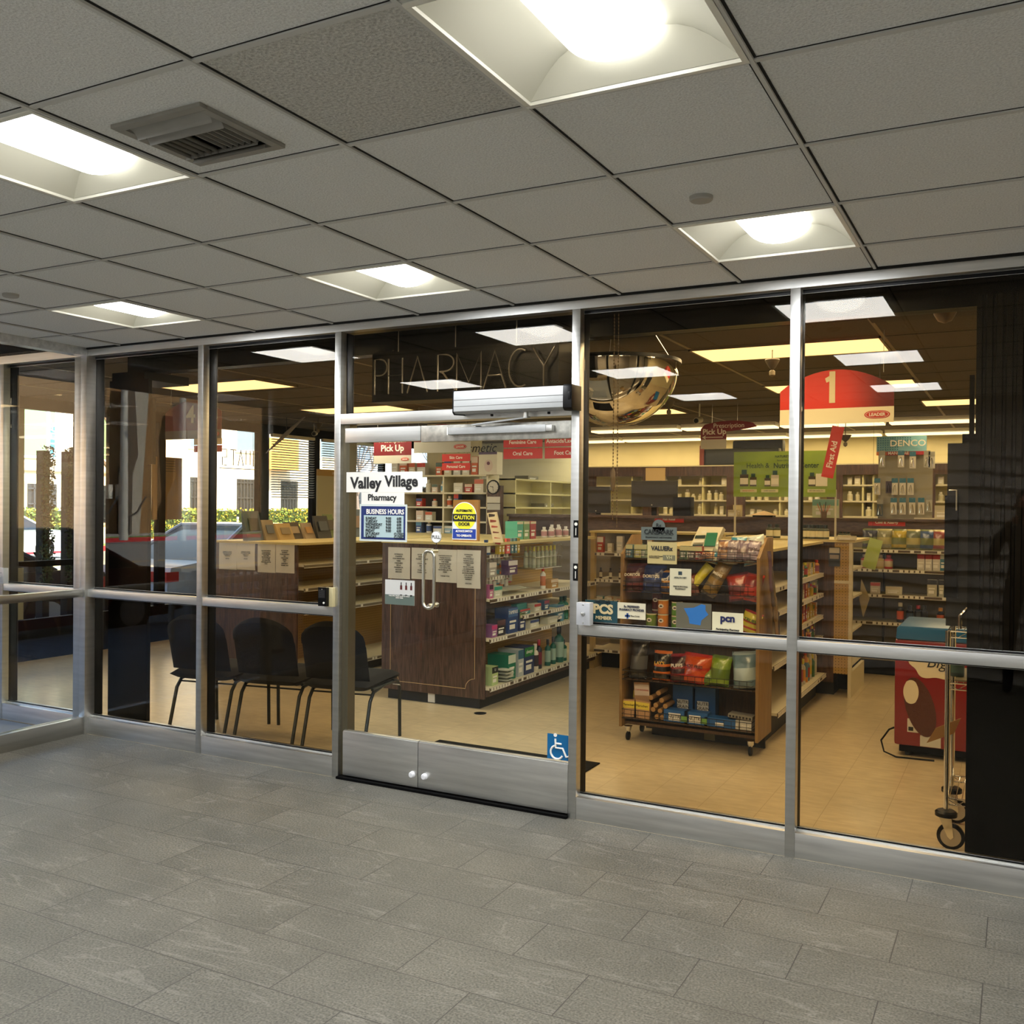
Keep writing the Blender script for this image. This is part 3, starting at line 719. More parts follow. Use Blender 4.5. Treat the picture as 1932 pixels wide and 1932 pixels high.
CP = ['CAUTION PARENTS', 'PLEASE WATCH', 'YOUR CHILDREN', 'FOR THEIR', 'PROTECTION DO', 'NOT LET THEM', 'PLAY WITH THE', 'MEDICINES ON THE', 'SHELF', '', 'THANK YOU']
EP = ['ESTIMADOS', 'PADRES', 'POR FAVOR LE', 'PEDIMOS QUE', 'CUIDEN A SUS', 'HIJOS', 'DE NO TOCAR', 'LAS MEDICINAS', 'O SU HIJA O HIJO', 'ROMPAN PARTES', 'POR FAVOR', 'PAGARLAS', 'PRIMERO', '', 'GRACIAS']
notice(733, 1032, 774, 1093, GY0, ES, 'first paper notice from left on the brown panel behind doors, Spanish text', .020)
notice(777, 1033, 818, 1094, GY0, AT, 'second paper notice on the brown panel behind doors, partly behind the handle', .020)
notice(820, 1036, 862, 1100, GY0, CP, 'third paper notice on the brown panel behind doors, reading caution parents', .018)
notice(863, 1037, 907, 1111, GY0, EP, 'tallest rightmost paper notice on the brown panel behind doors', .018)

# ---------------- second gondola, behind the chairs
t = thing('display_shelf', 'nearly empty brown shelving unit with pegboard back behind the black chairs', 'shelving', (-6.19, 3.8, 0), 'floor shelving units')
A0, A1 = -6.69, -5.69
MB().box(A0, 2.10, .08, A1, 2.122, 1.265).build('end_panel', brown, t, bevel=.002)
MB().box(A0+.05, 2.13, 0, A1-.02, 5.6, .09).build('base', kick, t)
MB().box(-6.21, 2.122, .1, -6.17, 5.6, 1.26).build('back_panel', pegx, t)
for k, z in enumerate((.13, .67, .88, 1.09)):
    s_ = MB().box(-6.17, 2.122, z-.02, -5.63, 5.58, z).build('shelf', shelf_c, t)
    mb = MB(); rail_y(mb, 2.122, 5.58, -5.63, z, seed=k+30, dens=.08); mb.build('price_rail', [mat('rail_grey', (120, 112, 96), .5), tagw], s_)
MB().box(A0-.01, 2.09, 1.265, A1+.07, 5.6, 1.285).build('top_ledge', MATS['ledge_cream'], t)
MB().box(A0+.04, 2.13, .09, -5.64, 5.58, .115).build('deck', brown, t)
notice(414, 1020, 447, 1075, 2.10, ['ESTIMADOS CLIENTES', 'POR FAVOR NO USAR', 'CELULARES EN LA', 'PHARMACIA', '', 'GRACIAS'], 'leftmost sheet of the four notices on the panel behind chairs', .014)
notice(448, 1020, 482, 1076, 2.10, ['ESTIMADOS CLIENTES', 'POR FAVOR NO DEJEN', 'CARRITOS EN', 'PASILLOS', '', 'GRACIAS'], 'second sheet of the four notices on the panel behind chairs', .014)
notice(487, 1022, 520, 1081, 2.10, CP[:9], 'third sheet of the four notices on the panel behind chairs', .016)
notice(521, 1024, 556, 1082, 2.10, AT, 'rightmost sheet of the four notices on the panel behind chairs', .018)
# card and booklet stands on its top, standing against the window light
bk = [(86, 96, 112), (150, 136, 112), (196, 170, 120), (90, 84, 78), (176, 160, 140), (60, 62, 66), (120, 140, 90), (190, 150, 100), (98, 104, 112), (150, 120, 96)]
for i in range(13):
    r = random.Random(i*7); x = -6.35+.045*(i % 3)*.6; y = 2.25+i*.19; hh = r.uniform(.14, .30); c = bk[i % len(bk)]
    mb = MB(); dd = r.uniform(.07, .12)
    mb.add([(x-.02, y-dd, 1.285), (x+.04, y-dd, 1.285), (x+.04, y+dd, 1.285), (x-.02, y+dd, 1.285), (x-.05, y-dd, 1.285+hh), (x-.035, y-dd, 1.285+hh), (x-.035, y+dd, 1.285+hh), (x-.05, y+dd, 1.285+hh)],
           [(0,3,2,1),(4,5,6,7),(0,1,5,4),(1,2,6,5),(2,3,7,6),(3,0,4,7)], 0)
    mb.obox((x+.012, y, 1.285+hh*.55), (0,1,0), Vector((-.075, 0, hh)).normalized(), (1,0,.2), dd*.6, hh*.22, .003, 1)
    tag(mb.build('booklet_stand', [colm(*c), colm(*bk[(i*3+5) % 10])]), 'booklet stand on the ledge behind the left panes, %s from the front' % ORD[i], 'booklet', 'booklet stands on the window-side shelf')

# ---------------- waiting chairs
def chair(x, lab):
    t = thing('waiting_chair', lab, 'chair', (x, .55, 0), 'black chairs in a row along the glass')
    w2 = .235; y0, y1 = .30, .82
    mb = MB()
    def seat(u, v, s):
        a, b = (u-.5)*2, (v-.5)*2; e = (1-abs(a)**5)**.3*(1-abs(b)**5)**.3 if abs(a) < 1 and abs(b) < 1 else 0
        return (x+a*w2, (y0+y1)/2+b*(y1-y0)/2, .435+s*.04*e+(.012*v if s > 0 else 0))
    mb.grid(12, 12, lambda u, v: seat(u, v, 1)); mb.grid(12, 12, lambda u, v: seat(u, v, -1)); mb.build('seat', fab, t, fix=False)
    mb = MB()
    def back(u, v, s):
        a = (u-.5)*2; zz = .47+v*.40; ww = w2*(1-max(0, (v-.72)/.28)**2.6*.42); e = (1-abs(a)**4)**.4*(1-(2*v-1)**8)**.4 if abs(a) < 1 and 0 < v < 1 else 0
        return (x+a*ww, .325-.10*v+s*.030*e-.02*a*a*-1, zz-.03*a*a*(v > .6))
    mb.grid(12, 12, lambda u, v: back(u, v, 1)); mb.grid(12, 12, lambda u, v: back(u, v, -1)); mb.build('backrest', fab, t, fix=False)
    for sx in (-1, 1):
        xx = x+sx*.225
        MB().tube([(xx, .72, .415), (xx, .80, .395), (xx, .835, .35), (xx, .845, .0)], .0125, 8).build('leg', frame_b, t)
        MB().tube([(xx, .60, .41), (xx, .42, .385), (xx, .37, .33), (xx, .27, .0)], .0125, 8).build('leg', frame_b, t)
    mb = MB(); mb.tube([(x-.225, .40, .37), (x+.225, .40, .37)], .006, 6); mb.tube([(x-.225, .72, .40), (x+.225, .72, .40)], .006, 6); mb.tube([(x-.225, .40, .405), (x-.225, .75, .405)], .011, 6); mb.tube([(x+.225, .40, .405), (x+.225, .75, .405)], .011, 6)
    mb.build('seat_frame', frame_b, t)
    mb = MB(); mb.tube([(x+.225, .74, .385), (x+.26, .77, .375), (x+.275, .72, .39), (x+.24, .69, .395)], .003, 5); mb.build('linking_hook', steel, t)
    return t
for i, (x, y) in enumerate(((-5.065, .54), (-4.54, .63), (-4.02, .72))):
    c_ = chair(x, ['leftmost black waiting chair behind the left panes', 'middle black waiting chair between its two neighbours', 'rightmost black waiting chair, its seat seen through the left door'][i])
    c_.location = (x, y, 0); c_.rotation_euler = (0, 0, math.radians(10))

# ---------------- rubber mat, floor plate
tag(MB().box(-3.53, .30, 0, -2.33, 1.07, .009).build('rubber_mat', blk2, bevel=.003), 'black rubber mat just inside the glass doors', 'mat')
tag(MB().lathe([(.045, 0), (.05, .003), (0, .004)], (-3.72, 1.97, 0), 24).build('floor_plate', blk2), 'small round black plate in the floor by the brown unit corner', 'floor plate')

# ================================================================ snack rack on casters
SX0, SX1, SY0, SY1, ST = -2.452, -1.485, 1.70, 2.08, 1.435
t = thing('snack_rack', 'wooden snack rack on casters with wire baskets full of chips and candy', 'display rack', (-1.97, 1.9, 0))
for x0 in (SX0, SX1-.02):
    mb = MB(); mb.prism([(SY0, .10), (SY1, .10), (SY1, ST), (SY1-.17, ST), (SY0, ST-.13)], 'x', x0, x0+.02); mb.build('side_panel', oak, t, bevel=.001)
MB().box(SX0+.02, SY1-.02, .13, SX1-.02, SY1, ST-.12).build('back_panel', oakd, t)
MB().box(SX0+.02, SY0+.06, .11, SX1-.02, SY1-.02, .13).build('bottom_shelf', oakd, t)
MB().box(-2.31, 1.985, .002, SX1-.02, 2.0, .11).build('kick_panel', kick, t)
for x in (SX0+.05, SX1-.06):
    for y in (SY0+.05, SY1-.05):
        c_ = MB(); c_.lathe([(.006, .05), (.022, .075), (.022, .098), (.030, .10)], (x, y, 0), 12)
        c_.build('caster', chrome, t)
        MB().lathe([(0, -.011), (.024, -.011), (.03, -.008), (.03, .008), (.024, .011), (0, .011)], (x, y, .031), 16, axis='x').build('wheel', blk, t)
BZ = [.165, .435, .80, 1.055, 1.275]
for k, z in enumerate(BZ):
    y0 = SY0-.015 if k < 4 else SY0+.03; dep = .22 if k < 3 else .2
    mb = MB(); x0, x1 = SX0+.025, SX1-.04
    for zz in (z, z+.03, z+.062) if k != 2 else (z,): mb.tube([(x0, y0+dep, zz), (x0, y0, zz), (x1, y0, zz), (x1, y0+dep, zz)], .0022, 4)
    if k != 2:
        x = x0+.02
        while x < x1: mb.tube([(x, y0, z+.062), (x, y0, z), (x, y0+dep+.05, z)], .0016, 4); x += .05
    for yy in (y0+.06, y0+.12, y0+.18): mb.tube([(x0, yy, z), (x1, yy, z)], .0016, 4)
    mb.build('wire_basket', wire, t)
    MB().box(SX0+.02, SY0+.02, z-.006, SX1-.02, SY1-.02, z-.002).build('shelf', oakd, t)
yb = SY0+.055
def B(px, py_, w_, h, d, c1, c2, lab, **k):
    p = PY(px, py_, yb); z = min(BZ, key=lambda q: abs(q-p.z)) if 'zz' not in k else k.pop('zz')
    return bag(lab, p.x, yb, z+.003, w_, h, d, c1, c2, group=k.pop('group', 'snack bags in the rack baskets'), **k)
# lower middle basket
B(1203, 1290, .13, .27, .08, (20, 20, 24), (90, 92, 96), 'black pouch with clear window at left end of the lower chip basket', zz=BZ[1])
B(1247, 1292, .13, .20, .08, (22, 20, 20), (224, 120, 40), 'black and orange chip bag marked LAYS in lower basket', txt="LAY'S", zz=BZ[1], tc=(240, 190, 60))
B(1280, 1294, .14, .19, .08, (60, 20, 34), (150, 36, 40), 'dark purple bag marked PUFFS in lower basket', txt='PUFFS', rot=.1, zz=BZ[1])
B(1312, 1296, .20, .20, .09, (214, 84, 24), (190, 40, 24), 'bright orange hot snack bag in the centre of the lower basket', txt='HOT FRIES', rot=-.08, zz=BZ[1], tc=(60, 20, 10))
B(1335, 1298, .09, .09, .05, (130, 160, 40), (90, 120, 30), 'small green pouch lying left of tall green pouch', rot=.5, zz=BZ[1])
B(1357, 1302, .14, .20, .06, (136, 168, 44), (96, 124, 28), 'bright green square pouch in lower basket', rot=-.06, zz=BZ[1])
B(1405, 1304, .18, .24, .10, (110, 140, 156), (180, 200, 206), 'clear blue bag of wrapped sticks at right end of lower basket', rot=.12, zz=BZ[1])
# upper chip basket
B(1197, 1122, .16, .20, .09, (74, 30, 48), (120, 40, 30), 'purple chip bag at left end of the upper chip basket', txt='DORITOS', zz=BZ[3]-.02, rot=.05)
B(1232, 1124, .17, .19, .09, (30, 50, 110), (40, 70, 150), 'blue chip bag marked DORITOS beside the purple one', txt='DORITOS', zz=BZ[3]-.02)
B(1258, 1126, .10, .16, .08, (34, 60, 120), (210, 150, 60), 'blue and tan chip bag half behind the white window card', zz=BZ[3]-.02, txt='RITZ', tc=(250, 240, 220))
B(1315, 1120, .07, .24, .04, (214, 206, 40), (236, 230, 80), 'bright yellow candy bag leaning diagonally', rot=-.65, zz=BZ[3]-.03)
B(1350, 1120, .11, .26, .05, (150, 120, 50), (100, 84, 40), 'golden candy bag marked M&MS leaning in the upper basket', rot=-.45, txt='M&MS', zz=BZ[3]-.03)
B(1392, 1128, .15, .18, .07, (170, 50, 36), (110, 24, 26), 'red candy bag with orange top in the upper basket', rot=.2, zz=BZ[3]-.04)
B(1418, 1130, .13, .18, .07, (140, 40, 34), (190, 60, 40), 'dark red candy bag at right end of the upper basket', rot=-.15, zz=BZ[3]-.04)
B(1300, 1122, .12, .15, .06, (120, 60, 50), (80, 40, 36), 'brown candy bag left of the yellow bag', rot=.2, zz=BZ[3]-.03)
# top tray: gum box, blue foil bags, brown and violet bags
mb = MB(); p = PY(1330, 1035, 1.86)
t2 = thing('gum_tray', 'open green and white box of gum packs on top of the snack rack', 'box', (p.x, 1.88, 1.35))
mb.add([(p.x-.10, 1.80, 1.34), (p.x+.07, 1.80, 1.34), (p.x+.07, 1.86, 1.34), (p.x-.10, 1.86, 1.34), (p.x-.06, 1.92, 1.50), (p.x+.11, 1.92, 1.50), (p.x+.11, 1.98, 1.48), (p.x-.06, 1.98, 1.48)],
       [(0,3,2,1),(4,5,6,7),(0,1,5,4),(1,2,6,5),(2,3,7,6),(3,0,4,7)], 0); mb.build('tray', colm(226, 222, 200), t2)
for k in range(4):
    MB().obox((p.x-.035, 1.805+.03*k, 1.37+k*.03), (1,0,.05), (0,.6,.8), (0,-.8,.6), .035, .012, .004).build('gum_pack', [colm(40, 60, 60), colm(230, 230, 220)][k % 2], t2)
MB().obox((p.x+.045, 1.845, 1.415), (1,0,.02), (0,.6,.8), (0,-.8,.6), .038, .055, .004).build('front_label', colm(30, 120, 90), t2)
for i, (px, py_) in enumerate(((1350, 1030), (1392, 1022), (1425, 1020), (1345, 1048), (1380, 1050), (1420, 1052))):
    p = PY(px, py_, 1.84)
    bag('blue and silver foil candy bag on rack top, %s' % ['upper left', 'upper middle', 'upper right', 'lower left', 'lower middle', 'lower right'][i], p.x, 1.84-.04*(i > 2), p.z-.05, .11, .085, .05, (60, 150, 190) if i % 2 else (200, 214, 216), (220, 224, 210), lean=.5, group='blue foil bags on the rack top', seed=i*5, rot=.2*(i % 3-1))
for i, (px, c, tx) in enumerate(((1330, (196, 150, 110), 'BRACHS'), (1362, (186, 142, 106), 'BRACHS'), (1378, (170, 160, 176), 'BRACHS'), (1398, (130, 116, 140), None), (1418, (178, 166, 190), 'BRACHS'))):
    p = PY(px, 1075, SY0+.05)
    bag('%s candy bag in the top basket, %s from left' % ('tan' if i < 2 else 'violet', ORD[i]), p.x, SY0+.06, 1.285, .085 if i else .12, .13 if i else .05, .04, c, (110, 90, 100), lean=.5, txt=tx, group='candy bags in the top basket', seed=i, tc=(60, 20, 50), rot=.1*(i-2)*-.5)
for i, (px, c) in enumerate(((1188, (90, 130, 150)), (1204, (206, 206, 130)), (1214, (150, 170, 150)), (1290, (70, 96, 70)), (1306, (80, 60, 50)), (1300, (120, 130, 90)), (1318, (150, 50, 46)))):
    p = PY(px, 1065, SY0+.06)
    pbox('small candy carton in the top basket, %s from left' % ORD[i], p.x, SY0+.07+.001*i, 1.28, .05, .05, .09, c, (220, 220, 180), group='small cartons in the top basket')
# cans
for i, (px, c, hh) in enumerate(((1232, (96, 26, 28), .24), (1229, (110, 140, 60), .10), (1251, (206, 130, 50), .20), (1277, (96, 150, 60), .19))):
    p = PY(px, 1185, SY0+.06); yy = SY0+.06+(.09 if i == 0 else 0)
    t2 = thing('chip_can', ['tall dark red chip can behind the small green one', 'short green chip can on the can shelf', 'stacked orange chip cans on the can shelf', 'stacked green chip cans right of the orange ones'][i], 'can', (p.x, yy, BZ[2]), 'chip cans on the rack')
    k2 = 1 if hh < .12 else 2
    for q in range(k2):
        z0 = BZ[2]+q*hh/k2; h1 = hh/k2-.002
        b_ = MB().lathe([(.036, 0), (.037, .003), (.037, h1-.003), (.036, h1)], (p.x, yy, z0), 20).build('can', colm(*c), t2)
        MB().lathe([(.0375, h1-.008), (.0375, h1)], (p.x, yy, z0), 20).build('rim', colm(220, 214, 190), b_)
        mb = MB(); mb.lathe([(0, .002), (.018, .001), (.018, -.004)], (p.x-.004, yy-.037, z0+h1*.55), 14, axis='y', sy=.8); mb.build('badge', colm(236, 230, 220), b_)
        mb = MB(); mb.lathe([(0, .003), (.010, .0025), (.010, -.002)], (p.x-.004, yy-.0375, z0+h1*.55), 12, axis='y', sy=.5); mb.build('moustache', ink, b_)
bag('yellow and red candy pouch at right end of can shelf', PY(1415, 1185, yb).x, yb, BZ[2], .13, .15, .05, (206, 196, 40), (170, 40, 30), txt='TRUES', tc=(30, 90, 40), rot=-.3, group='snack bags in the rack baskets')
# bottom basket
for i, (px, py_, c2) in enumerate(((1198, 1332, 0), (1207, 1350, 1), (1187, 1350, 0), (1212, 1356, 0))):
    p = PY(px, py_, SY0+.04); dy = .12 if i == 0 else .05 if i == 1 else 0
    z = BZ[0]+.002+(.0 if i > 1 else .05); hh = .12 if i != 1 else .19
    mb = MB(); rz = (-.08, .06, .05, -.04)[i]
    mb.obox((p.x, SY0+.04+dy, z+hh/2), (math.cos(rz), 0, math.sin(rz)), (0, 1, 0), (-math.sin(rz), 0, math.cos(rz)), .055, .012, hh/2, 0)
    mb.obox((p.x, SY0+.027+dy, z+hh*.72), (math.cos(rz), 0, math.sin(rz)), (0, 1, 0), (-math.sin(rz), 0, math.cos(rz)), .054, .001, hh*.2, 1)
    text_into(mb, 'Maruchan' if i != 1 else 'CUP NOODLES', .022 if i != 1 else .014, (p.x, SY0+.0255+dy, z+hh*.72), 2)
    tag(mb.build('noodle_packet', [colm(190, 150, 110), colm(236, 214, 80) if i != 1 else colm(232, 214, 200), ink if i != 1 else red_s]), ['noodle packet standing behind in the bottom basket', 'tall pale noodle packet standing in the bottom basket', 'leftmost yellow noodle packet in the bottom basket', 'yellow noodle packet beside the rolls in bottom basket'][i], 'noodle packet', 'noodle packets in the bottom basket')
tan = colm(176, 134, 80)
for i, (px, py_) in enumerate(((1243, 1307), (1229, 1316), (1249, 1321), (1238, 1330), (1256, 1332), (1233, 1338), (1246, 1341), (1240, 1352), (1250, 1354))):
    p = PY(px, py_, SY0+.05); mb = MB(); mb.cyl((p.x, SY0+.04, max(p.z, BZ[0]+.022)), (p.x, SY0+.20, max(p.z, BZ[0]+.022)), .0165, 14)
    tag(mb.build('paper_roll', tan), 'round tan roll end in the stack in the bottom basket, %s from the top' % ORD[i], 'roll', 'stacked rolls in the bottom basket')
blue = (30, 92, 160)
for i, (px, w_, hh, dy, tx) in enumerate(((1290, .16, .19, .20, 'NUTRI\nGRAIN'), (1328, .16, .19, .20, 'NUTRI\nGRAIN'), (1275, .17, .08, .03, 'NUTRI'), (1313, .16, .08, .03, 'NUTRI'), (1358, .21, .06, .03, None))):
    p = PY(px, 1340, SY0+dy); mb = MB(); z = BZ[0]+.003+(0 if dy < .1 else .03)
    mb.box(p.x-w_/2, SY0+dy, z, p.x+w_/2, SY0+dy+.09, z+hh, 0)
    if tx:
        mb.box(p.x-w_*.3, SY0+dy-.001, z+hh*.12, p.x+w_*.2, SY0+dy, z+hh*.5 if dy > .1 else z+hh*.75, 1)
        text_into(mb, tx, .032, (p.x-w_*.05, SY0+dy-.002, z+hh*(.32 if dy > .1 else .45)), 2)
        if dy < .1: mb.box(p.x+w_*.22, SY0+dy-.001, z+.01, p.x+w_*.48, SY0+dy, z+.045, 3)
    else: mb.box(p.x-.03, SY0+dy-.001, z+.01, p.x+.03, SY0+dy, z+.03, 1)
    tag(mb.build('bar_carton', [colm(*blue), colm(240, 240, 236), ink, colm(120, 170, 80)]), ['left upright blue cereal bar carton at the back', 'right upright blue cereal bar carton at the back', 'left open blue cereal bar box in front', 'second open blue cereal bar box in front', 'plain blue open box right of the cereal bars'][i], 'carton', 'blue cartons in the bottom basket')
for i, px in enumerate((1385, 1408)):
    p = PY(px, 1350, SY0+.05); pbox('white carton at right end of bottom basket, %s' % ('left', 'right')[i], p.x, SY0+.08+.001*i, BZ[0]+.003, .075 if not i else .075, .09, .06, (214, 212, 204), (190, 190, 186), group='white cartons in the bottom basket')
p = PY(1400, 1335, SY0+.08); mb = MB(); mb.obox((p.x, SY0+.08, BZ[0]+.085), (1, 0, -.06), (0, 1, 0), (.06, 0, 1), .08, .05, .012, 0)
for k in range(7): mb.obox((p.x-.066+k*.022, SY0+.028, BZ[0]+.088-k*.0013), (1,0,0), (0,1,0), (0,0,1), .006, .003, .006, 1)
tag(mb.build('grey_tray', [colm(150, 146, 136), ink]), 'grey tray with dark slots on top of white cartons', 'tray')
# long hanging bags on the right side of the rack
for i, (px, py0, py1) in enumerate(((1452, 1060, 1160), (1462, 1075, 1190), (1456, 1140, 1205), (1448, 1160, 1250), (1464, 1165, 1245))):
    X_ = SX1+.045; yy = 1.76+.06*i; a = PX(px, py0, X_); 
    mb = MB(); zt_ = 1.40-.13*i*.8-.05; hh = .26
    def fn(u, v, s, yy=yy, zt_=zt_, hh=hh, X_=X_): return (X_+s*.012*math.sin(PI*u)+.02*v, yy+(u-.5)*.07+.01*math.sin(6*v), zt_-v*hh)
    mb.grid(6, 8, lambda u, v: fn(u, v, 1)); mb.grid(6, 8, lambda u, v: fn(u, v, -1))
    tag(mb.build('peg_bag', [mat('foil_%d' % i, [(96, 70, 96), (80, 66, 70), (120, 96, 60), (140, 116, 80), (70, 50, 56)][i], .25, coat=.5)], fix=False), 'long foil bag hanging on the right side of the snack rack, %s from front' % ORD[i], 'snack bag', 'bags hanging on the rack side')
tag(MB().box(-1.925, 1.978, .012, -1.85, 1.984, .10).build('outlet_plate', mat('olive_plate', (120, 116, 80), .5)), 'greenish blank cover plate on black base behind the snack rack', 'cover plate')

# ================================================================ gondola behind the rack (aisle 1) and pegboard end unit
t = thing('display_shelf', 'brown shelving unit directly behind the snack rack with priced shelves on its right', 'shelving', (-1.98, 3.1, 0), 'floor shelving units')
MB().box(-2.46, 2.165, .14, -1.52, 2.185, 1.33).build('end_panel', brown, t)
MB().box(-2.42, 2.165, 0, -1.55, 4.08, .14).build('base', kick, t)
MB().box(-2.00, 2.185, .14, -1.96, 4.08, 1.33).build('back_panel', pegx, t)
for k, (z, x1) in enumerate(((.205, -1.47), (.53, -1.50), (.71, -1.50), (.90, -1.50), (1.075, -1.50))):
    s_ = MB().box(-1.96, 2.185, z-.02, x1, 4.08, z).build('shelf', shelf_c, t)
    mb = MB(); rail_y(mb, 2.185, 4.08, x1, z, seed=k+60, dens=.85); mb.build('price_rail', RM, s_)
    MB().box(-2.45, 2.185, z-.02, -2.0, 4.08, z).build('shelf', shelf_c, t)
MB().box(-2.46, 2.165, 1.33, -1.50, 4.08, 1.35).build('top_ledge', MATS['ledge_cream'], t)
cols = [(176, 60, 50), (210, 180, 60), (60, 110, 70), (200, 196, 180), (70, 80, 110), (150, 60, 80), (220, 150, 60), (90, 130, 150)]
k = 0
for zi, z in enumerate((.205, .53, .71, .90, 1.075)):
    r = random.Random(zi+5); y = 3.05
    j = 0
    while y < 4.0:
        hh = r.uniform(.08, .15) if z < 1 else .1
        if z < .3: hh = r.uniform(.15, .26)
        c = cols[r.randrange(8)]
        lab = 'aisle one, %s shelf from the floor, %s from the front' % (ORD[zi], ORD[j])
        if z < .3 or r.random() < .4: bottle('slim bottle in '+lab, -1.54, y, z+.001, .024, hh*1.15, c, (230, 220, 60) if j % 2 else (210, 60, 50), cols[(j+3) % 8], group='bottles on aisle one shelves', name='product_bottle')
        else: pbox('small box in '+lab, -1.56, y, z+.001, .06, .05, hh, c, cols[(j+2) % 8], face='r', group='boxes on aisle one shelves')
        y += r.uniform(.07, .15); j += 1

PZT = 1.352
t = thing('display_shelf', 'shelving unit with pegboard corner under the green nutrition sign', 'shelving', (-1.8, 4.6, 0), 'floor shelving units')
MB().box(-2.40, 4.12, .12, -1.412, 4.145, PZT-.01).build('end_panel', brown, t)
MB().box(-1.412, 4.12, .20, -1.29, 4.145, PZT-.01).build('pegboard', pegy, t)
mb = MB(); mb.box(-1.29, 4.105, 0, -1.262, 4.16, PZT-.01); mb.box(-1.29, 4.16, 0, -1.262, 4.9, .22); mb.box(-1.412, 4.118, 1.02, -1.29, 4.119, 1.045) if False else mb.box(-1.412, 4.112, .985, -1.285, 4.12, 1.01)
mb.build('upright', shelf_c, t)
MB().box(-2.36, 4.2, 0, -1.42, 5.0, .12).build('base', kick, t)
MB().box(-1.42, 4.4, .02, -1.29, 4.42, .2).build('recess', blk2, t)
MB().box(-2.42, 4.095, PZT-.01, -1.24, 5.0, PZT+.012).build('top_ledge', MATS['ledge_cream'], t)
for k, z in enumerate((.25, .55, .85, 1.1)): MB().box(-2.2, 4.15, z-.02, -1.30, 5.0, z).build('shelf', shelf_c, t)
bagp = PY(1575, 1050, 4.11); t2 = thing('blister_card', 'small clear blister card hanging on brown panel beside pegboard', 'card', (bagp.x, 4.11, bagp.z-.06))
MB().box(bagp.x-.05, 4.102, bagp.z-.085, bagp.x+.045, 4.11, bagp.z+.08).build('card', colm(58, 66, 84), t2); MB().box(bagp.x-.045, 4.098, bagp.z+.03, bagp.x+.04, 4.102, bagp.z+.075).build('header', colm(200, 196, 186), t2); MB().box(bagp.x-.04, 4.096, bagp.z-.02, bagp.x+.035, 4.102, bagp.z+.015).build('label', colm(160, 150, 140), t2)
# bottles and tray on the ledge
for i, px in enumerate((1451, 1464, 1516, 1524, 1533, 1541, 1548, 1556, 1585, 1592, 1600)):
    p = PY(px, 1015, 4.12)
    bottle('green-capped vitamin bottle on ledge under the green sign, %s from left' % ORD[i], p.x, 4.14+.015*(i % 2), PZT+.013, .032 if i < 8 else .02, .125 if i < 8 else .07, (60, 66, 46), (20, 40, 40), (222, 218, 190), group='vitamin bottles on the ledge')
pbox('white tray of small packs on the ledge right of the bottles', PY(1597, 1020, 4.08).x, 4.09, PZT+.013, .16, .04, .035, (226, 220, 196), (200, 190, 160), band=.2)

# green sign on two rods
a, b = PY(1385, 853, 4.13), PY(1577, 940, 4.13)
t = thing('nutrition_sign', 'green Health & Nutrition Center sign on clear rods above shelving', 'sign', ((a.x+b.x)/2, 4.13, PZT+.012))
grn = mat('sign_green', (140, 172, 58), .5, noise=.25, nscale=3)
MB().box(a.x, 4.125, 1.735, b.x, 4.135, a.z).build('board', grn, t)
for x in (a.x+.005, b.x-.01): MB().box(x, 4.13, PZT+.012, x+.016, 4.14, 1.8).build('rod', mat('clear_rod', (200, 196, 180), .3), t)
dgr = colm(24, 60, 40)
text('Health &', .064, ((PY(1408, 880, 4.12)).x, 4.124, 2.015), dgr, t, align='LEFT', sx=.9)
text('Nutrition Center', .064, ((PY(1459, 880, 4.12)).x, 4.124, 2.013), dgr, t, align='LEFT', bold=.0012, sx=.88)
text("NATURE'S BOUNTY", .028, (PY(1462, 861, 4.12).x, 4.124, 2.095), dgr, t, align='LEFT', bold=.0006)
text('Better Off Healthy', .02, (PY(1466, 868, 4.12).x, 4.124, 2.06), dgr, t, align='LEFT')
for i, (px, dz, rr, hh) in enumerate(((1404, 0, .038, .15), (1421, 0, .030, .115), (1448, 0, .026, .10), (1462, 0, .034, .14), (1532, 0, .030, .12), (1549, 0, .045, .11))):
    p = PY(px, 900, 4.12); c = (70, 60, 40) if i != 3 else (200, 196, 190)
    o = MB(); x = p.x; z = 1.83
    if i == 5: o.box(x-rr, 4.120, z, x+rr*1.2, 4.124, z+hh, 1)
    else: o.box(x-rr, 4.120, z, x+rr, 4.124, z+hh*.72, 0); o.box(x-rr*.6, 4.120, z+hh*.72, x+rr*.6, 4.124, z+hh, 2); o.box(x-rr*.95, 4.119, z+hh*.12, x+rr*.95, 4.120, z+hh*.5, 1)
    o.build('bottle_picture', [colm(*c), colm(228, 226, 214), colm(24, 70, 60)], t)
for px, s_, c in ((1412, 'BONE HEALTH', (190, 70, 70)), (1452, 'SLEEP HEALTH', (40, 70, 130)), (1540, 'BETTER HEALTH', (70, 70, 80))):
    p = PY(px, 925, 4.12); mb = MB(); mb.box(p.x-.075, 4.121, 1.775, p.x+.075, 4.124, 1.803); o = mb.build('tag_line', colm(214, 216, 180), t); text(s_, .016, (p.x, 4.1205, 1.789), colm(*c), o)

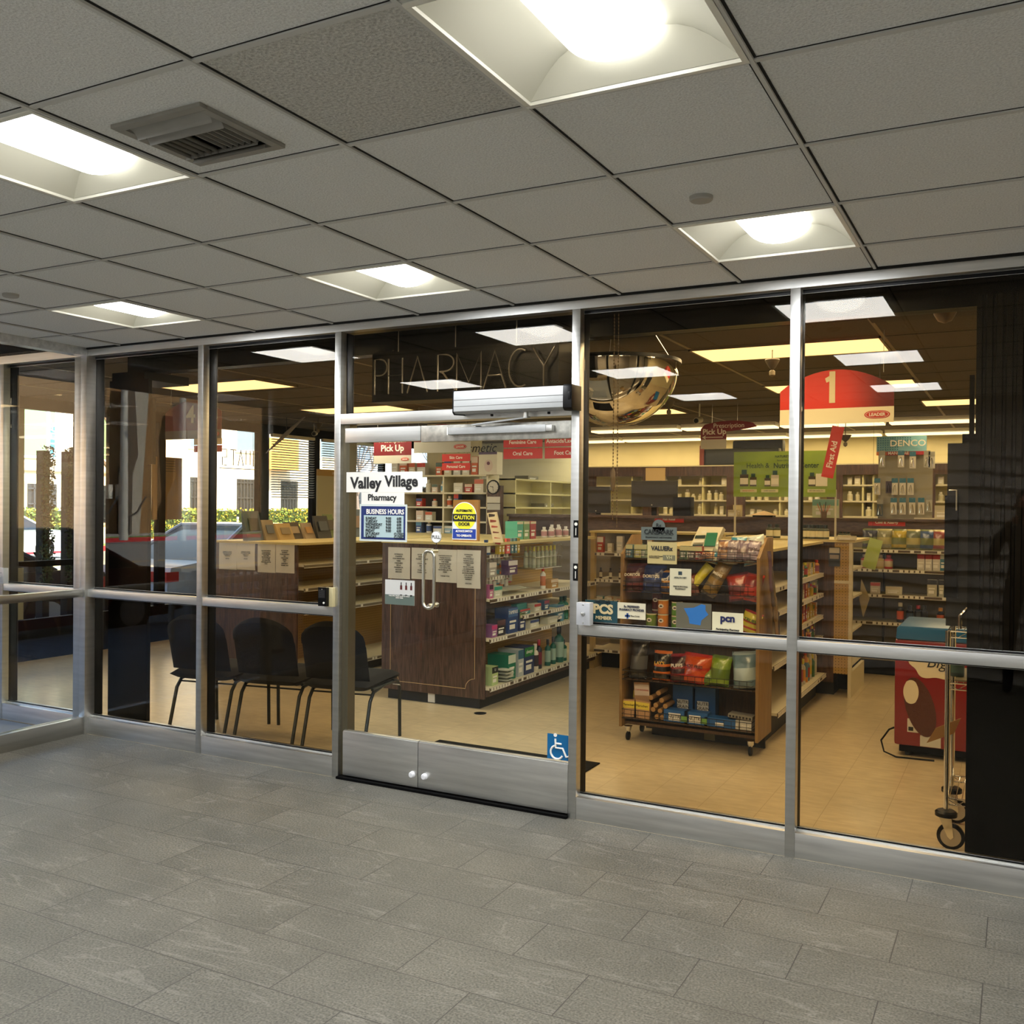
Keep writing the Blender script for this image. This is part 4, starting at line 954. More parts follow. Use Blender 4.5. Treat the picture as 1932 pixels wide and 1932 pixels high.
# ================================================================ cream unit left of the snack rack
UY = 4.42; XA_, XB_ = -3.83, -2.50
t = thing('display_shelf', 'cream framed wall of shelves seen left of snack rack behind tinted glass', 'shelving', (-3.2, 4.6, 0), 'floor shelving units')
mb = MB(); mb.box(XA_, UY-.03, 0, XA_+.045, UY+.02, 1.37); mb.box(XA_, UY+.02, 0, XA_+.045, UY+.45, .13); mb.box(XB_, UY-.03, 0, XB_+.04, UY+.02, 1.37); mb.build('upright', mat('maple_trim', (206, 184, 132), .5), t)
MB().box(XA_+.045, UY+.40, .1, XB_, UY+.42, 1.36).build('back_panel', grey_b, t)
MB().box(XA_+.08, UY+.1, .0, XB_, UY+.4, .16).build('base', blk2, t)
zs = [PY(1150, y, UY-.04).z for y in (1043, 1093, 1158)]+[.70, .20]
for k, z in enumerate(zs):
    s_ = MB().box(XA_+.045, UY-.03, z-.02, XB_, UY+.4, z).build('shelf', shelf_c, t)
    mb = MB(); rail_x(mb, XA_+.05, XB_, UY-.03, z, seed=k+80, dens=.7); mb.build('price_rail', RM, s_)
MB().box(XA_-.01, UY-.04, 1.37, XB_+.04, UY+.42, 1.39).build('top_ledge', MATS['ledge_cream'], t)
for k, z in enumerate(zs[:3]):
    for j in range(6):
        r = random.Random(k*11+j); x = XA_+.09+j*.105; c = [(206, 90, 70), (222, 210, 190), (214, 214, 214), (190, 120, 60), (90, 150, 150), (214, 170, 120)][(j+k*2) % 6]
        lab = '%s shelf of the unit left of the snack rack, %s from left' % (['upper', 'second', 'third'][k], ORD[j])
        if k == 1 and j < 3: bottle('dropper bottle on '+lab, x, UY+.03, z+.001, .016, .11, (60, 34, 20), (16, 16, 16), (226, 222, 210), group='products left of the snack rack', name='dropper_bottle')
        else: pbox('product box on '+lab, x, UY+.03, z+.001, .05 if j % 2 else .065, .05, r.uniform(.08, .17), c, (236, 232, 224), group='products left of the snack rack')
# ================================================================ goods on the first gondola's right-hand shelves (x ~ -3.76)
def G(kind, px, py_, z, lab, w_, d, h, c1, c2, **k):
    X_ = -3.775; p = PX(px, py_, X_)
    if kind == 'b': return bottle(lab, X_-.02, p.y, z+.001, d/2, h, c1, c2, k.get('c3', (230, 230, 224)), group='goods on the shelves seen through the door', name='product_bottle', neck=.4)
    return pbox(lab, X_-w_/2+.03, p.y, z+.001, w_, d, h, c1, c2, face='r', group='goods on the shelves seen through the door', txt=k.get('txt'))
z = .175
G('x', 928, 1275, z, 'lime and black carton at front end of the lowest shelf behind the door', .14, .10, .15, (190, 214, 150), (30, 40, 26), txt='U')
for i in range(4):
    o = MB(); 
    p = PX(950, 1285, -3.775); o.grid(6, 6, lambda u, v, s=1: (-3.85+.14*u, p.y-.06+.13*v, z+.012+.028*i+.010*math.sin(PI*u)*math.sin(PI*v))); o.grid(6, 6, lambda u, v: (-3.85+.14*u, p.y-.06+.13*v, z+.006+.028*i-.004*math.sin(PI*u)*math.sin(PI*v)))
    tag(o.build('pad_pack', [mat('soft_pack', (224, 226, 214), .35, coat=.3)], fix=False), 'flat white plastic pack on the lowest shelf, %s from the bottom' % ORD[i], 'pack', 'stacked white packs on the lowest shelf')
G('x', 960, 1270, z, 'green pad package on the lowest shelf behind the white packs', .20, .13, .21, (22, 124, 96), (210, 224, 214))
G('x', 977, 1265, z, 'white and blue pad package on the lowest shelf', .20, .10, .23, (190, 200, 206), (60, 110, 140))
G('x', 993, 1255, z, 'navy and green pad package marked always on the lowest shelf', .20, .18, .235, (44, 62, 110), (46, 130, 70), txt='always')
G('b', 1013, 1250, z, 'white lotion bottle on the lowest shelf', 0, .065, .23, (230, 224, 210), (236, 232, 220), c3=(60, 50, 60))
G('b', 1020, 1245, z, 'red-topped spray can on the lowest shelf', 0, .06, .26, (40, 46, 60), (170, 40, 50), c3=(120, 40, 60))
for i, (px, hh, r_) in enumerate(((1037, .24, .055), (1047, .25, .055), (1058, .33, .09), (1066, .20, .07))):
    G('b', px, 1240, z, 'teal mouthwash bottle on the lowest shelf, %s from the front' % ORD[i], 0, r_, hh, (14, 96, 84), (20, 24, 26), c3=(160, 190, 180))
z = .565
G('x', 927, 1200, z, 'purple box at front of the second shelf', .09, .09, .10, (150, 90, 150), (200, 60, 130))
G('x', 940, 1198, z, 'dark box beside the purple one on the second shelf', .10, .14, .13, (40, 36, 44), (84, 50, 50))
G('x', 962, 1180, z, 'tall blue carton marked TAMPAX on the second shelf', .13, .17, .21, (40, 70, 130), (70, 110, 170), txt='TAMPAX')
G('x', 980, 1180, z, 'navy carton behind the blue one on the second shelf', .12, .11, .16, (36, 56, 110), (120, 140, 90))
G('x', 1003, 1183, z, 'low white carton on the second shelf', .12, .17, .07, (222, 222, 206), (60, 80, 140))
G('x', 1040, 1172, z, 'long flat white carton on the second shelf', .08, .26, .06, (214, 216, 200), (200, 200, 190))
G('x', 1052, 1170, z, 'light blue wipes pack on the second shelf', .10, .14, .15, (90, 150, 180), (40, 90, 140))
for i, px in enumerate((1062, 1069)): G('b', px, 1160, z, 'green mouthwash bottle on the second shelf, %s' % ('front', 'rear')[i], 0, .07, .22, (20, 110, 90), (16, 60, 56), c3=(40, 140, 110))
z = .70
G('x', 985, 1160, z, 'teal toothpaste carton, lower of the stack on the third shelf', .06, .19, .045, (60, 130, 130), (200, 60, 50))
tag(MB().box(-3.835, PX(978, 1150, -3.775).y-.02, .747, -3.78, PX(978, 1150, -3.775).y+.17, .79).build('product_box', colm(70, 140, 140)), 'teal toothpaste carton lying on top of the stack on the third shelf', 'box', 'goods on the shelves seen through the door')
G('x', 1009, 1155, z, 'white and red toothpaste carton on the third shelf', .07, .13, .07, (206, 206, 190), (190, 60, 60))
G('x', 1026, 1148, z, 'dark blue brush carton on the third shelf', .07, .10, .085, (50, 90, 130), (150, 60, 80))
z = .885
G('x', 921, 1125, z, 'pink and white carton at front of the fourth shelf', .06, .06, .11, (200, 110, 160), (70, 30, 60))
G('x', 934, 1125, z, 'white and teal carton on the fourth shelf', .08, .13, .09, (214, 218, 200), (60, 160, 140))
for i in range(5):
    y = 2.42+i*.11; o = MB(); o.grid(5, 6, lambda u, v: (-3.98+.2*u, y-.05+.11*v, .89+.03+.022*math.sin(PI*u)*math.sin(PI*v))); o.grid(5, 6, lambda u, v: (-3.98+.2*u, y-.05+.11*v, .887))
    tag(o.build('flat_pouch', [mat('pouch_%d' % (i % 2), [(206, 208, 190), (110, 160, 60)][1 if i > 2 else 0], .35, coat=.3)], fix=False), ('white' if i < 3 else 'green')+' flat pouch lying on the fourth shelf, %s from front' % ORD[i], 'pouch', 'pouches on the fourth shelf')
G('b', 1028, 1105, z, 'white and red bottle standing on the fourth shelf near the mullion', 0, .05, .20, (226, 224, 214), (210, 70, 60), c3=(200, 120, 80))
G('x', 1041, 1105, z, 'tan display carton with pouches on the fourth shelf', .08, .15, .08, (190, 150, 90), (226, 206, 180))
z = 1.055
G('x', 924, 1085, z, 'pale pack stack at front of the short upper shelf', .05, .12, .12, (170, 166, 160), (220, 216, 210))
G('x', 962, 1080, z, 'purple and white round-logo carton on the short shelf', .07, .16, .12, (90, 60, 100), (220, 214, 214))
z = 1.235
G('b', 921, 1050, z, 'blue jar at the front of the top short shelf', 0, .07, .12, (40, 80, 130), (30, 60, 110))
for i, (px, c) in enumerate(((938, (210, 180, 60)), (944, (196, 170, 60)), (953, (240, 110, 100)), (961, (100, 140, 150)), (968, (100, 140, 150)), (973, (206, 170, 60)))):
    G('x', px, 1045, z, ['yellow', 'gold', 'coral', 'first blue-grey', 'second blue-grey', 'orange'][i]+' slim carton on the top short shelf', .04, .035 if i not in (2,) else .06, .125, c, tuple(int(q*.8) for q in c))
# hanging blister cards behind
r = random.Random(4)
for i in range(16):
    y = 2.6+.075*(i % 8); zz = (1.19, 1.00)[i//8]-.02*(i % 3); hh = .13
    c = [(60, 70, 96), (190, 60, 60), (206, 196, 160), (130, 40, 50), (90, 150, 170), (220, 120, 50), (70, 80, 70), (200, 60, 90)][i % 8]
    o = MB(); o.box(-4.09-.0, y-.033, zz-hh/2, -4.085, y+.033, zz+hh/2, 0); o.box(-4.085, y-.024, zz-.05, -4.07, y+.024, zz+.01, 1); o.cyl((-4.23, y, zz+hh*.45), (-4.06, y, zz+hh*.45), .002, 5, 2)
    tag(o.build('blister_pack', [colm(*c), colm(214, 214, 206), steel]), 'hanging blister pack on the pegboard, %s row, %s from the front' % (('upper', 'lower')[i//8], ORD[i % 8]), 'blister pack', 'blister packs on the door-side pegboard')
# wire basket of small bottles on ledge top
t = thing('wire_bin', 'wire bin of small yellow-green bottles on the ledge seen through the right door', 'bin', (-3.82, 3.2, 1.06))
mb = MB(); by0, by1, bx0, bx1, bz0, bz1 = 3.0, 3.55, -4.0, -3.76, 1.075, 1.28
for zz in (bz0, (bz0+bz1)/2, bz1): mb.tube([(bx0, by0, zz), (bx1, by0, zz), (bx1, by1, zz), (bx0, by1, zz)], .003, 4, closed=True)
for i in range(9):
    y = by0+(by1-by0)*i/8; mb.tube([(bx1, y, bz1), (bx1, y, bz0), (bx0, y, bz0)], .002, 4)
mb.tube([(-4.23, by0+.05, bz1), (bx0, by0+.05, bz1)], .003, 4); mb.tube([(-4.23, by1-.05, bz1), (bx0, by1-.05, bz1)], .003, 4)
mb.build('basket', steel, t)
for i in range(12):
    y = by0+.045+(i % 6)*.085; bottle('small clear bottle in the wire bin, %s row, %s from front' % (('near', 'far')[i//6], ORD[i % 6]), -3.80-.08*(i//6), y, bz0+.006, .02, .19, (170, 176, 150), (214, 206, 90), (196, 200, 176), group='small bottles in the wire bin', name='small_bottle')
# tan cardboard board and tilted display on the first gondola's top
a, b = PY(855, 943, 2.35), PY(902, 1020, 2.35)
tag(MB().box(a.x, 2.35, 1.336, b.x, 2.38, a.z).build('cardboard_sheet', mat('cardboard', (176, 132, 76), .8, noise=.05)), 'tan cardboard sheet standing on the brown unit behind caution sign', 'cardboard')
t = thing('card_display', 'leaning clear strip display of small cards on the shelf end behind the door', 'display', (-3.80, 2.2, 1.336))
a, b = PY(913, 968, 2.25), PY(948, 1048, 2.2)
mb = MB(); mb.add([(a.x, 2.30, a.z), (a.x+.085, 2.30, a.z+.01), (b.x+.0, 2.2, 1.336), (b.x-.085, 2.2, 1.336), (a.x, 2.32, a.z), (a.x+.085, 2.32, a.z+.01), (b.x, 2.22, 1.336), (b.x-.085, 2.22, 1.336)], [(0,1,2,3),(7,6,5,4),(0,4,5,1),(1,5,6,2),(2,6,7,3),(3,7,4,0)]); mb.build('backing', colm(200, 184, 150), t)
for i in range(5):
    q = i/5+.06; x = a.x+(b.x-.085-a.x)*q+.045; zz = a.z+(1.336-a.z)*q; mb = MB(); mb.obox((x, 2.295-.09*q, zz-.02), (1,0,-.1), (0,.9,.2), (0,0,1), .028, .004, .026); mb.build('card', colm(*[(70, 60, 60), (150, 70, 60), (190, 90, 80), (120, 50, 50), (180, 70, 60)][i]), t)
for i, (px, c) in enumerate(((948, (90, 180, 160)), (968, (130, 170, 120)), (988, (180, 70, 76)))):
    p = PY(px, 1000, 3.05); pbox(['teal', 'green', 'red'][i]+' patterned gift box on the ledge through the right door', -3.95+.0*i, 2.95+.13*i, 1.336, .12, .11, .16, c, (226, 220, 190), face='r', band=.15)
for i in range(6): bottle('white pill bottle on the ledge left of the door mullion, %s from left' % ORD[i], -3.98+.03*(i % 2), 3.62+.085*i, 1.336, .028, .10+.02*(i in (2, 3)), (232, 228, 224), (236, 236, 236), (196, 150, 160), group='white bottles on the ledge')
mb = MB(); mb.box(-4.23, 3.35, 1.336, -4.20, 4.3, 1.50); o = mb.build('header_card', colm(52, 30, 40)); tag(o, 'dark plum header card behind the white bottles on the ledge', 'header card')
e = MB(); e.tube([(-4.195, 3.45+.06*math.cos(q*PI/8), 1.43+.035*math.sin(q*PI/8)) for q in range(16)], .003, 4, closed=True); e.tube([(-4.195, 3.43, 1.41), (-4.195, 3.50, 1.45)], .003, 4); e.build('emblem', colm(200, 190, 196), o)

# ================================================================ counter partition at the back
CY = 5.92; CZ = 1.535
t = thing('pharmacy_counter', 'long grey and brown pharmacy counter across the back of the store', 'counter', (-2.6, 6.2, 0))
MB().box(-5.57, CY, 0, .4, CY+.05, 1.36).build('front_panel', mat('counter_grey', (120, 112, 100), .7), t)
MB().box(-5.57, CY-.03, 1.36, .4, CY+.05, CZ-.03).build('fascia', brown2, t)
MB().box(-5.59, CY-.05, CZ-.03, .4, CY+.30, CZ).build('counter_top', brown2, t)
MB().box(-5.57, CY+.05, .95, .4, CY+.75, .98).build('work_top', shelf_c, t)

def hsign(s, px0, py0, px1, py1, Y, lab, size, m=red_s, group='red department signs', cords=True, tsize=None, dx=0):
    a, b = PY(px0, py0, Y), PY(px1, py1, Y)
    t = thing('department_sign', lab, 'sign', ((a.x+b.x)/2, Y, b.z), group)
    MB().box(a.x, Y, b.z, b.x, Y+.006, a.z).build('board', m, t)
    if s: text(s, tsize or (a.z-b.z)*.52, ((a.x+b.x)/2+dx, Y-.002, (a.z+b.z)/2), whites, t, bold=.0008)
    if cords:
        for x in (a.x+.04, b.x-.04): MB().cyl((x, Y+.003, a.z), (x, Y+.003, cords if cords is not True else HI), .0012, 4).build('cord', wire, t)
    return t
hsign('Pain Relief', 1235, 974, 1290, 986, CY-.04, 'red Pain Relief strip on brown counter fascia above the gum tray', 0, cords=False, group='red strips on the counter')
hsign('Cold & Allergy', 1638, 979, 1708, 993, CY-.04, 'red Cold & Allergy strip on counter fascia at right', 0, cords=False, group='red strips on the counter')
hsign('Feminine Care', 950, 826, 1023, 843, 3.5, 'bright red Feminine Care sign, upper left of the four', 0, cords=HI)
hsign('Oral Care', 950, 847, 1023, 865, 3.5, 'bright red Oral Care sign below the Feminine Care one', 0, cords=HI)
hsign('Antacids/Laxatives', 1028, 823, 1104, 841, 3.5, 'red Antacids sign cut off by the right door mullion', 0, cords=HI)
hsign('Foot Care', 1028, 845, 1104, 864, 3.5, 'red Foot Care sign beside the mullion, lower right', 0, cords=HI)
hsign('Skin Care', 834, 857, 887, 870, 5.0, 'darker red Skin Care sign above Personal Care', 0, cords=HI)
hsign('Personal Care', 834, 874, 887, 887, 5.0, 'darker red Personal Care sign below Skin Care', 0, cords=HI)
# aisle signs with arched top
def leader(parent, x, Y, z, s=1.0, c=red_s):
    mb = MB(); pts = [(x+.052*s*math.cos(a)*1.0+(.02*s if math.cos(a) > 0 else -.02*s), z+.024*s*math.sin(a)) for a in [i*PI/12 for i in range(24)]]
    mb.prism(pts, 'y', Y-.002, Y); pts2 = [(x+(p[0]-x)*.9, z+(p[1]-z)*.82) for p in pts]; mb.prism(pts2, 'y', Y-.003, Y-.002, 1); pts3 = [(x+(p[0]-x)*.86, z+(p[1]-z)*.74) for p in pts]; mb.prism(pts3, 'y', Y-.004, Y-.003, 0)
    o = mb.build('logo', [c, whites], parent); text('LEADER', .026*s, (x, Y-.0045, z-.001), whites, o, bold=.0008)
def aisle(numb, px0, px1, ytop, yside, ymid, ybot, Y, lab, m, mc, sz, cord_z=HI, lx=.36):
    a, b = PY(px0, yside, Y), PY(px1, yside, Y); zt_ = PY((px0+px1)/2, ytop, Y).z; zm = PY((px0+px1)/2, ymid, Y).z; zb_ = PY((px0+px1)/2, ybot, Y).z; zs_ = (a.z+b.z)/2
    t = thing('aisle_sign', lab, 'sign', ((a.x+b.x)/2, Y, zb_), 'hanging arched signs')
    pts = [(a.x, zm), (b.x, zm)]+[(b.x+(a.x-b.x)*i/16, zs_+(zt_-zs_)*math.sin(PI*i/16)**.8) for i in range(17)]
    MB().prism(pts, 'y', Y, Y+.008).build('arch_board', m, t)
    MB().box(a.x, Y, zb_, b.x, Y+.008, zm).build('lower_board', mc, t)
    if numb: text(numb, sz, ((a.x+b.x)/2-.02, Y-.002, (zm+zt_)/2), cr_s, t, bold=.004, name='number')
    leader(t, a.x+(b.x-a.x)*(.5+lx), Y, (zm+zb_)/2, (b.x-a.x)/.66)
    for x in (a.x+.06, b.x-.06): MB().cyl((x, Y+.004, zt_-.03), (x, Y+.004, cord_z), .0015, 4).build('cord', steel, t)
    return t, a, b, zm, zb_, zt_
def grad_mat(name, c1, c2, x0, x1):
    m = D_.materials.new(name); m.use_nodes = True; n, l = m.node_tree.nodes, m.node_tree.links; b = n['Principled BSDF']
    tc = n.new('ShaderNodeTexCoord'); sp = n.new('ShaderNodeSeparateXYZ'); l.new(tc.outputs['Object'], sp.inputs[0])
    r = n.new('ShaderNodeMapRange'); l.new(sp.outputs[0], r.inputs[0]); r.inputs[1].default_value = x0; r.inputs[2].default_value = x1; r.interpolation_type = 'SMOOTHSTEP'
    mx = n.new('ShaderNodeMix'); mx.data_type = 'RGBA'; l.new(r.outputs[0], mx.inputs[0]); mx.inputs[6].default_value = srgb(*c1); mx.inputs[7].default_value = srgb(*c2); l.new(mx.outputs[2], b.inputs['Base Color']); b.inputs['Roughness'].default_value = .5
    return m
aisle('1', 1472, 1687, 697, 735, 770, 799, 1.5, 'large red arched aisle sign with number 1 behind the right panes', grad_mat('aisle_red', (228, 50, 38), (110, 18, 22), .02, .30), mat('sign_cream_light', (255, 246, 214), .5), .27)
mb = MB(); q = PY(1573, 706, 1.5); mb.prism([(q.x-.0, q.z+.006), (q.x-.05, q.z-.024), (q.x-.042, q.z-.05), (q.x+.0, q.z-.03)], 'y', 1.4978, 1.5); mb.build('number_flag', cr_s, [o for o in COL.objects if o.name.startswith('aisle_sign')][0])
aisle('4', 312, 417, 755, 778, 812, 828, 1.0, 'red arched aisle sign with number 4 behind the left panes', red_d, mat('sign_grey', (150, 138, 126), .6), .19)
# strip signs below sign 4
for i, (y0, y1, m_) in enumerate(((828, 838, cr_s), (841, 852, red_s))):
    a, b = PY(366, y0, 1.05), PY(418, y1, 1.05); tag(MB().box(a.x, 1.05, b.z, b.x, 1.056, a.z).build('strip_sign', m_), ['pale', 'red'][i]+' narrow strip hanging under the number 4 sign', 'sign')
# aisle signs behind (seen through doors): long cream sign with red top, burgundy pick-up signs
t, a, b, zm, zb_, zt_ = aisle(None, 781, 888, 800, 822, 833, 854, 4.2, 'wide cream hanging sign with red upper edge behind the top of doors', red_d, mat('sign_white2', (206, 204, 196), .6), .2, lx=.32)
def pickup(px0, px1, ytop, ymid, ybot, Y, lab, arrow, txt1):
    a, b = PY(px0, ymid, Y), PY(px1, ybot, Y); zt_ = PY(px0, ytop, Y).z
    t = thing('pickup_sign', lab, 'sign', ((a.x+b.x)/2, Y, b.z), 'burgundy Pick Up signs')
    return t, a, b, zt_
t, a, b, zt_ = pickup(705, 776, 820, 860, 874, 4.3, 'burgundy Pick Up sign seen through top of the left door', False, 0)
MB().box(a.x, 4.3, a.z-.0, b.x, 4.306, a.z+(zt_-a.z)).build('board', red_d, t); MB().box(a.x, 4.3, b.z, b.x, 4.306, a.z).build('lower_board', MATS['sign_white2'], t)
text('Pick Up', .10, ((a.x+b.x)/2, 4.298, PY(741, 846, 4.3).z), whites, t, bold=.0022); text('Prescription', .075, ((a.x+b.x)/2, 4.298, PY(741, 831, 4.3).z), whites, t); leader(t, b.x-.085, 4.3, (a.z+b.z)/2, .75)
for x in (a.x+.05, b.x-.05): MB().cyl((x, 4.303, zt_), (x, 4.303, HI), .0015, 4).build('cord', steel, t)
Y = 5.2; a, b = PY(1322, 830, Y), PY(1370, 846, Y); zt_ = PY(1362, 794, Y).z; zs_ = PY(1322, 806, Y).z; xe = PY(1428, 810, Y).x; zl = PY(1370, 812, Y).z; zb_ = PY(1322, 847, Y).z
zm = PY(1346, 829, Y).z
t = thing('pickup_sign', 'burgundy curved Prescription Pick Up sign with arrow hanging at right', 'sign', ((a.x+b.x)/2, Y, zb_), 'burgundy Pick Up signs')
pts = [(a.x, zm), (b.x, zm), (b.x, zl-.01)]+[(b.x+(xe-b.x)*i/6, zl-.01+(zs_+.03-zl)*(i/6)**1.5*.6) for i in range(1, 7)]+[(xe+(a.x-xe)*i/14, zs_+(zt_-zs_)*math.sin(PI*(.12+.8*i/14))) for i in range(1, 14)]+[(a.x, zs_-.02)]
MB().prism(pts, 'y', Y, Y+.008).build('arch_board', red_d, t); MB().box(a.x, Y, zb_, b.x, Y+.008, zm).build('lower_board', MATS['sign_white2'], t)
text('Prescription', .066, (PY(1375, 803, Y).x, Y-.002, PY(1375, 803, Y).z), whites, t); text('Pick Up', .08, ((a.x+b.x)/2+.01, Y-.002, PY(1346, 815, Y).z), whites, t, bold=.002)
mb = MB(); q = PY(1346, 825, Y); mb.box(q.x-.10, Y-.002, q.z-.004, q.x+.10, Y, q.z+.004); mb.prism([(q.x-.12, q.z), (q.x-.08, q.z+.022), (q.x-.09, q.z), (q.x-.08, q.z-.022)], 'y', Y-.002, Y); mb.build('arrow', whites, t)
for x in (a.x+.12, xe-.2): MB().cyl((x, Y+.003, zt_-.06), (x, Y+.003, HI), .0015, 4).build('cord', steel, t)
# tilted First Aid sign
a = PY(1570, 853, 3.3); t = thing('department_sign', 'red First Aid sign hanging askew on a wire in front of green sign', 'sign', (a.x, 3.3, a.z-.2), 'red department signs')
ax = Vector((math.cos(-.20), 0, math.sin(-.20)*1)); az = Vector((.20, 0, .98)).normalized(); ax = Vector((az.z, 0, -az.x))
c0 = Vector((PY(1571, 853, 3.3).x, 3.3, PY(1571, 853, 3.3).z))
MB().obox(c0, ax, (0,1,0), az, .046, .003, .205).build('board', red_s, t)
text('First Aid', .062, tuple(c0+az*-.02+Vector((0, -.004, 0))), whites, t, face=Matrix(((az.x, -ax.x, 0), (0, 0, -1), (az.z, -ax.z, 0))), bold=.0012)
MB().tube([(c0+az*.2), (c0.x-.02, 3.3, 2.4), PY(1706, 808, 4.4)], .0012, 4).build('cord', wire, t); MB().cyl(tuple(c0+az*.2), (c0.x+.04, 3.3, HI), .0012, 4).build('cord', wire, t)

# ---------------- wall of shelves under the Cold & Allergy strip
WY = 5.45
t = thing('wall_shelf', 'grey shelving bay with remedies under the Cold & Allergy strip', 'shelving', (-1.0, 5.7, 0), 'floor shelving units')
MB().box(-2.05, WY+.40, .1, .1, WY+.43, 1.34).build('back_panel', grey_b, t)
MB().box(-2.0, WY+.05, 0, .1, WY+.4, .14).build('base', blk2, t)
for x in (-1.205, -.02, -2.05): MB().box(x-.008, WY+.36, .1, x+.008, WY+.40, 1.34).build('upright', wire, t)
zs = [PY(1680, y, WY).z for y in (1037, 1074, 1122, 1174)]
for k, z in enumerate(zs):
    dz = .0
    s_ = MB().box(-2.0, WY+.005, z-.016, .08, WY+.395, z).build('shelf', mat('olive_shelf', (150, 142, 110), .6), t)
    mb = MB(); rail_x(mb, -2.0, .08, WY, z, seed=k+100, dens=.6); mb.build('price_rail', RM, s_)
s_ = MB().box(-2.0, WY+.005, .15, .08, WY+.395, .17).build('shelf', MATS['olive_shelf'], t)
def W_(kind, px, k, w_, hh, c1, c2, lab, **q):
    p = PY(px, 1100, WY+.06); z = zs[k]+.001
    if kind == 'g': return bag(lab, p.x, WY+.10, z, w_, hh, .07, c1, c2, lean=.12, group='herbal candy bags on the upper shelf', **q)
    if kind == 'b': return bottle(lab, p.x, WY+.07, z, w_/2, hh, c1, c2, q.get('c3', (220, 214, 196)), group='remedy bottles under the allergy strip', name='remedy_bottle')
    return pbox(lab, p.x, WY+.06, z, w_, .05, hh, c1, c2, group='remedy boxes under the allergy strip', band=q.get('band', .3))
for i, (px, c) in enumerate(((1666, (150, 150, 120)), (1695, (196, 176, 60)), (1722, (110, 120, 90)), (1748, (60, 90, 140)), (1772, (150, 70, 60)), (1640, (70, 74, 96)))):
    W_('g', px, 0, .155, .20, c, (120, 130, 80) if i % 2 else (190, 180, 120), 'herbal candy bag on the upper allergy shelf, %s colour' % ['grey-green', 'yellow', 'olive', 'blue', 'red', 'dark'][i], seed=i)
for i, (px, c) in enumerate(((1631, (180, 80, 90)), (1645, (196, 90, 60)), (1660, (200, 180, 120)), (1676, (190, 60, 70)))):
    W_('b', px, 1, .08, .135, c, (200, 190, 190) if i < 3 else (190, 60, 80), ['pinkish', 'orange-red', 'cream', 'red-capped'][i]+' gummy jar on the second allergy shelf', c3=(206, 190, 160))
for i, px in enumerate((1738, 1752, 1766)): W_('x', px, 1, .072, .155, (216, 212, 206), (170, 40, 50), 'white, red and blue carton on the second allergy shelf, %s from left' % ORD[i])
W_('x', 1780, 1, .06, .16, (60, 120, 150), (200, 210, 214), 'teal carton at right end of the second allergy shelf')
W_('x', 1652, 2, .09, .11, (214, 206, 196), (190, 70, 60), 'white and green carton on third allergy shelf')
W_('x', 1687, 2, .15, .075, (216, 212, 190), (206, 196, 170), 'flat cream carton on third allergy shelf')
W_('x', 1759, 2, .085, .16, (196, 194, 180), (30, 30, 34), 'tall white ear drop carton on third allergy shelf')
W_('x', 1777, 2, .05, .16, (190, 190, 176), (30, 30, 34), 'narrow white carton right of the ear drop carton')
for i, (px, cap, lb, hh) in enumerate(((1699, (226, 224, 210), (206, 96, 70), .19), (1717, (30, 34, 50), (60, 80, 110), .165), (1733, (180, 40, 40), (60, 66, 80), .175), (1744, (26, 26, 30), (30, 34, 50), .175), (1775, (214, 150, 40), (190, 90, 50), .16))):
    W_('b', px, 3, .068, hh, (20, 24, 40), cap, ['white-capped syrup bottle with orange label', 'dark blue syrup bottle', 'red-capped dark syrup bottle', 'black syrup bottle right of the red-capped one', 'yellow-capped syrup bottle'][i]+' on the lowest allergy shelf', c3=lb)
p = PY(1646, 1045, 5.2); mb = MB(); mb.obox((p.x, 5.2, p.z), (.97, 0, -.24), (0,1,0), (.24, 0, .97), .062, .002, .145); o = tag(mb.build('price_flyer', mat('flyer_green', (176, 196, 110), .7)), 'tilted pale green flyer hanging by the allergy shelves', 'flyer'); MB().cyl((p.x, 5.2, p.z+.13), (p.x, 5.2, HI), .0012, 4).build('cord', wire, o)
mb = MB(); p = PY(1631, 1128, 5.0); mb.add([(p.x-.03, 5.0, p.z+.18), (p.x+.05, 4.97, p.z), (p.x-.01, 5.0, p.z-.19), (p.x-.05, 5.03, p.z-.02), (p.x-.03, 5.003, p.z+.18), (p.x+.05, 4.973, p.z), (p.x-.01, 5.003, p.z-.19), (p.x-.05, 5.033, p.z-.02)], [(0,1,2,3),(7,6,5,4),(0,4,5,1),(1,5,6,2),(2,6,7,3),(3,7,4,0)])
tag(mb.build('hanging_tag', mat('tag_tan', (180, 166, 130), .6)), 'diamond shaped paper tag dangling beside pegboard corner', 'tag')

# ---------------- dispensary cabinets
DY = 8.3; vz = PY(1300, 872, DY).z; sx0 = -5.45
vz = 2.20
t = thing('dispensary_cabinet', 'cream shelving cabinet with brown frame behind the pharmacy counter', 'cabinet', (-2.6, DY+.2, 0))
fx = [PY(px, 900, DY).x for px in (1112, 1124, 1213, 1242, 1371, 1406, 1500, 1560, 1590, 1650, 1700, 1765, 1830)]
MB().box(fx[0]-.1, DY, vz-.13, .6, DY+.03, vz).build('valance', brown, t)
MB().box(fx[0]-.1, DY+.40, 0, .6, DY+.42, vz).build('back_panel', shelf_back, t)
MB().box(fx[0]-.1, DY, vz, .6, DY+.45, vz+.015).build('top_board', shelf_c, t)
for a_, b_ in ((fx[0]-.1, fx[1]), (fx[2], fx[3]), (fx[4], fx[5]), (fx[7], fx[8]), (fx[10]+.1, fx[11])):
    MB().box(a_, DY, 0, b_, DY+.03, vz-.13).build('pilaster', brown, t)
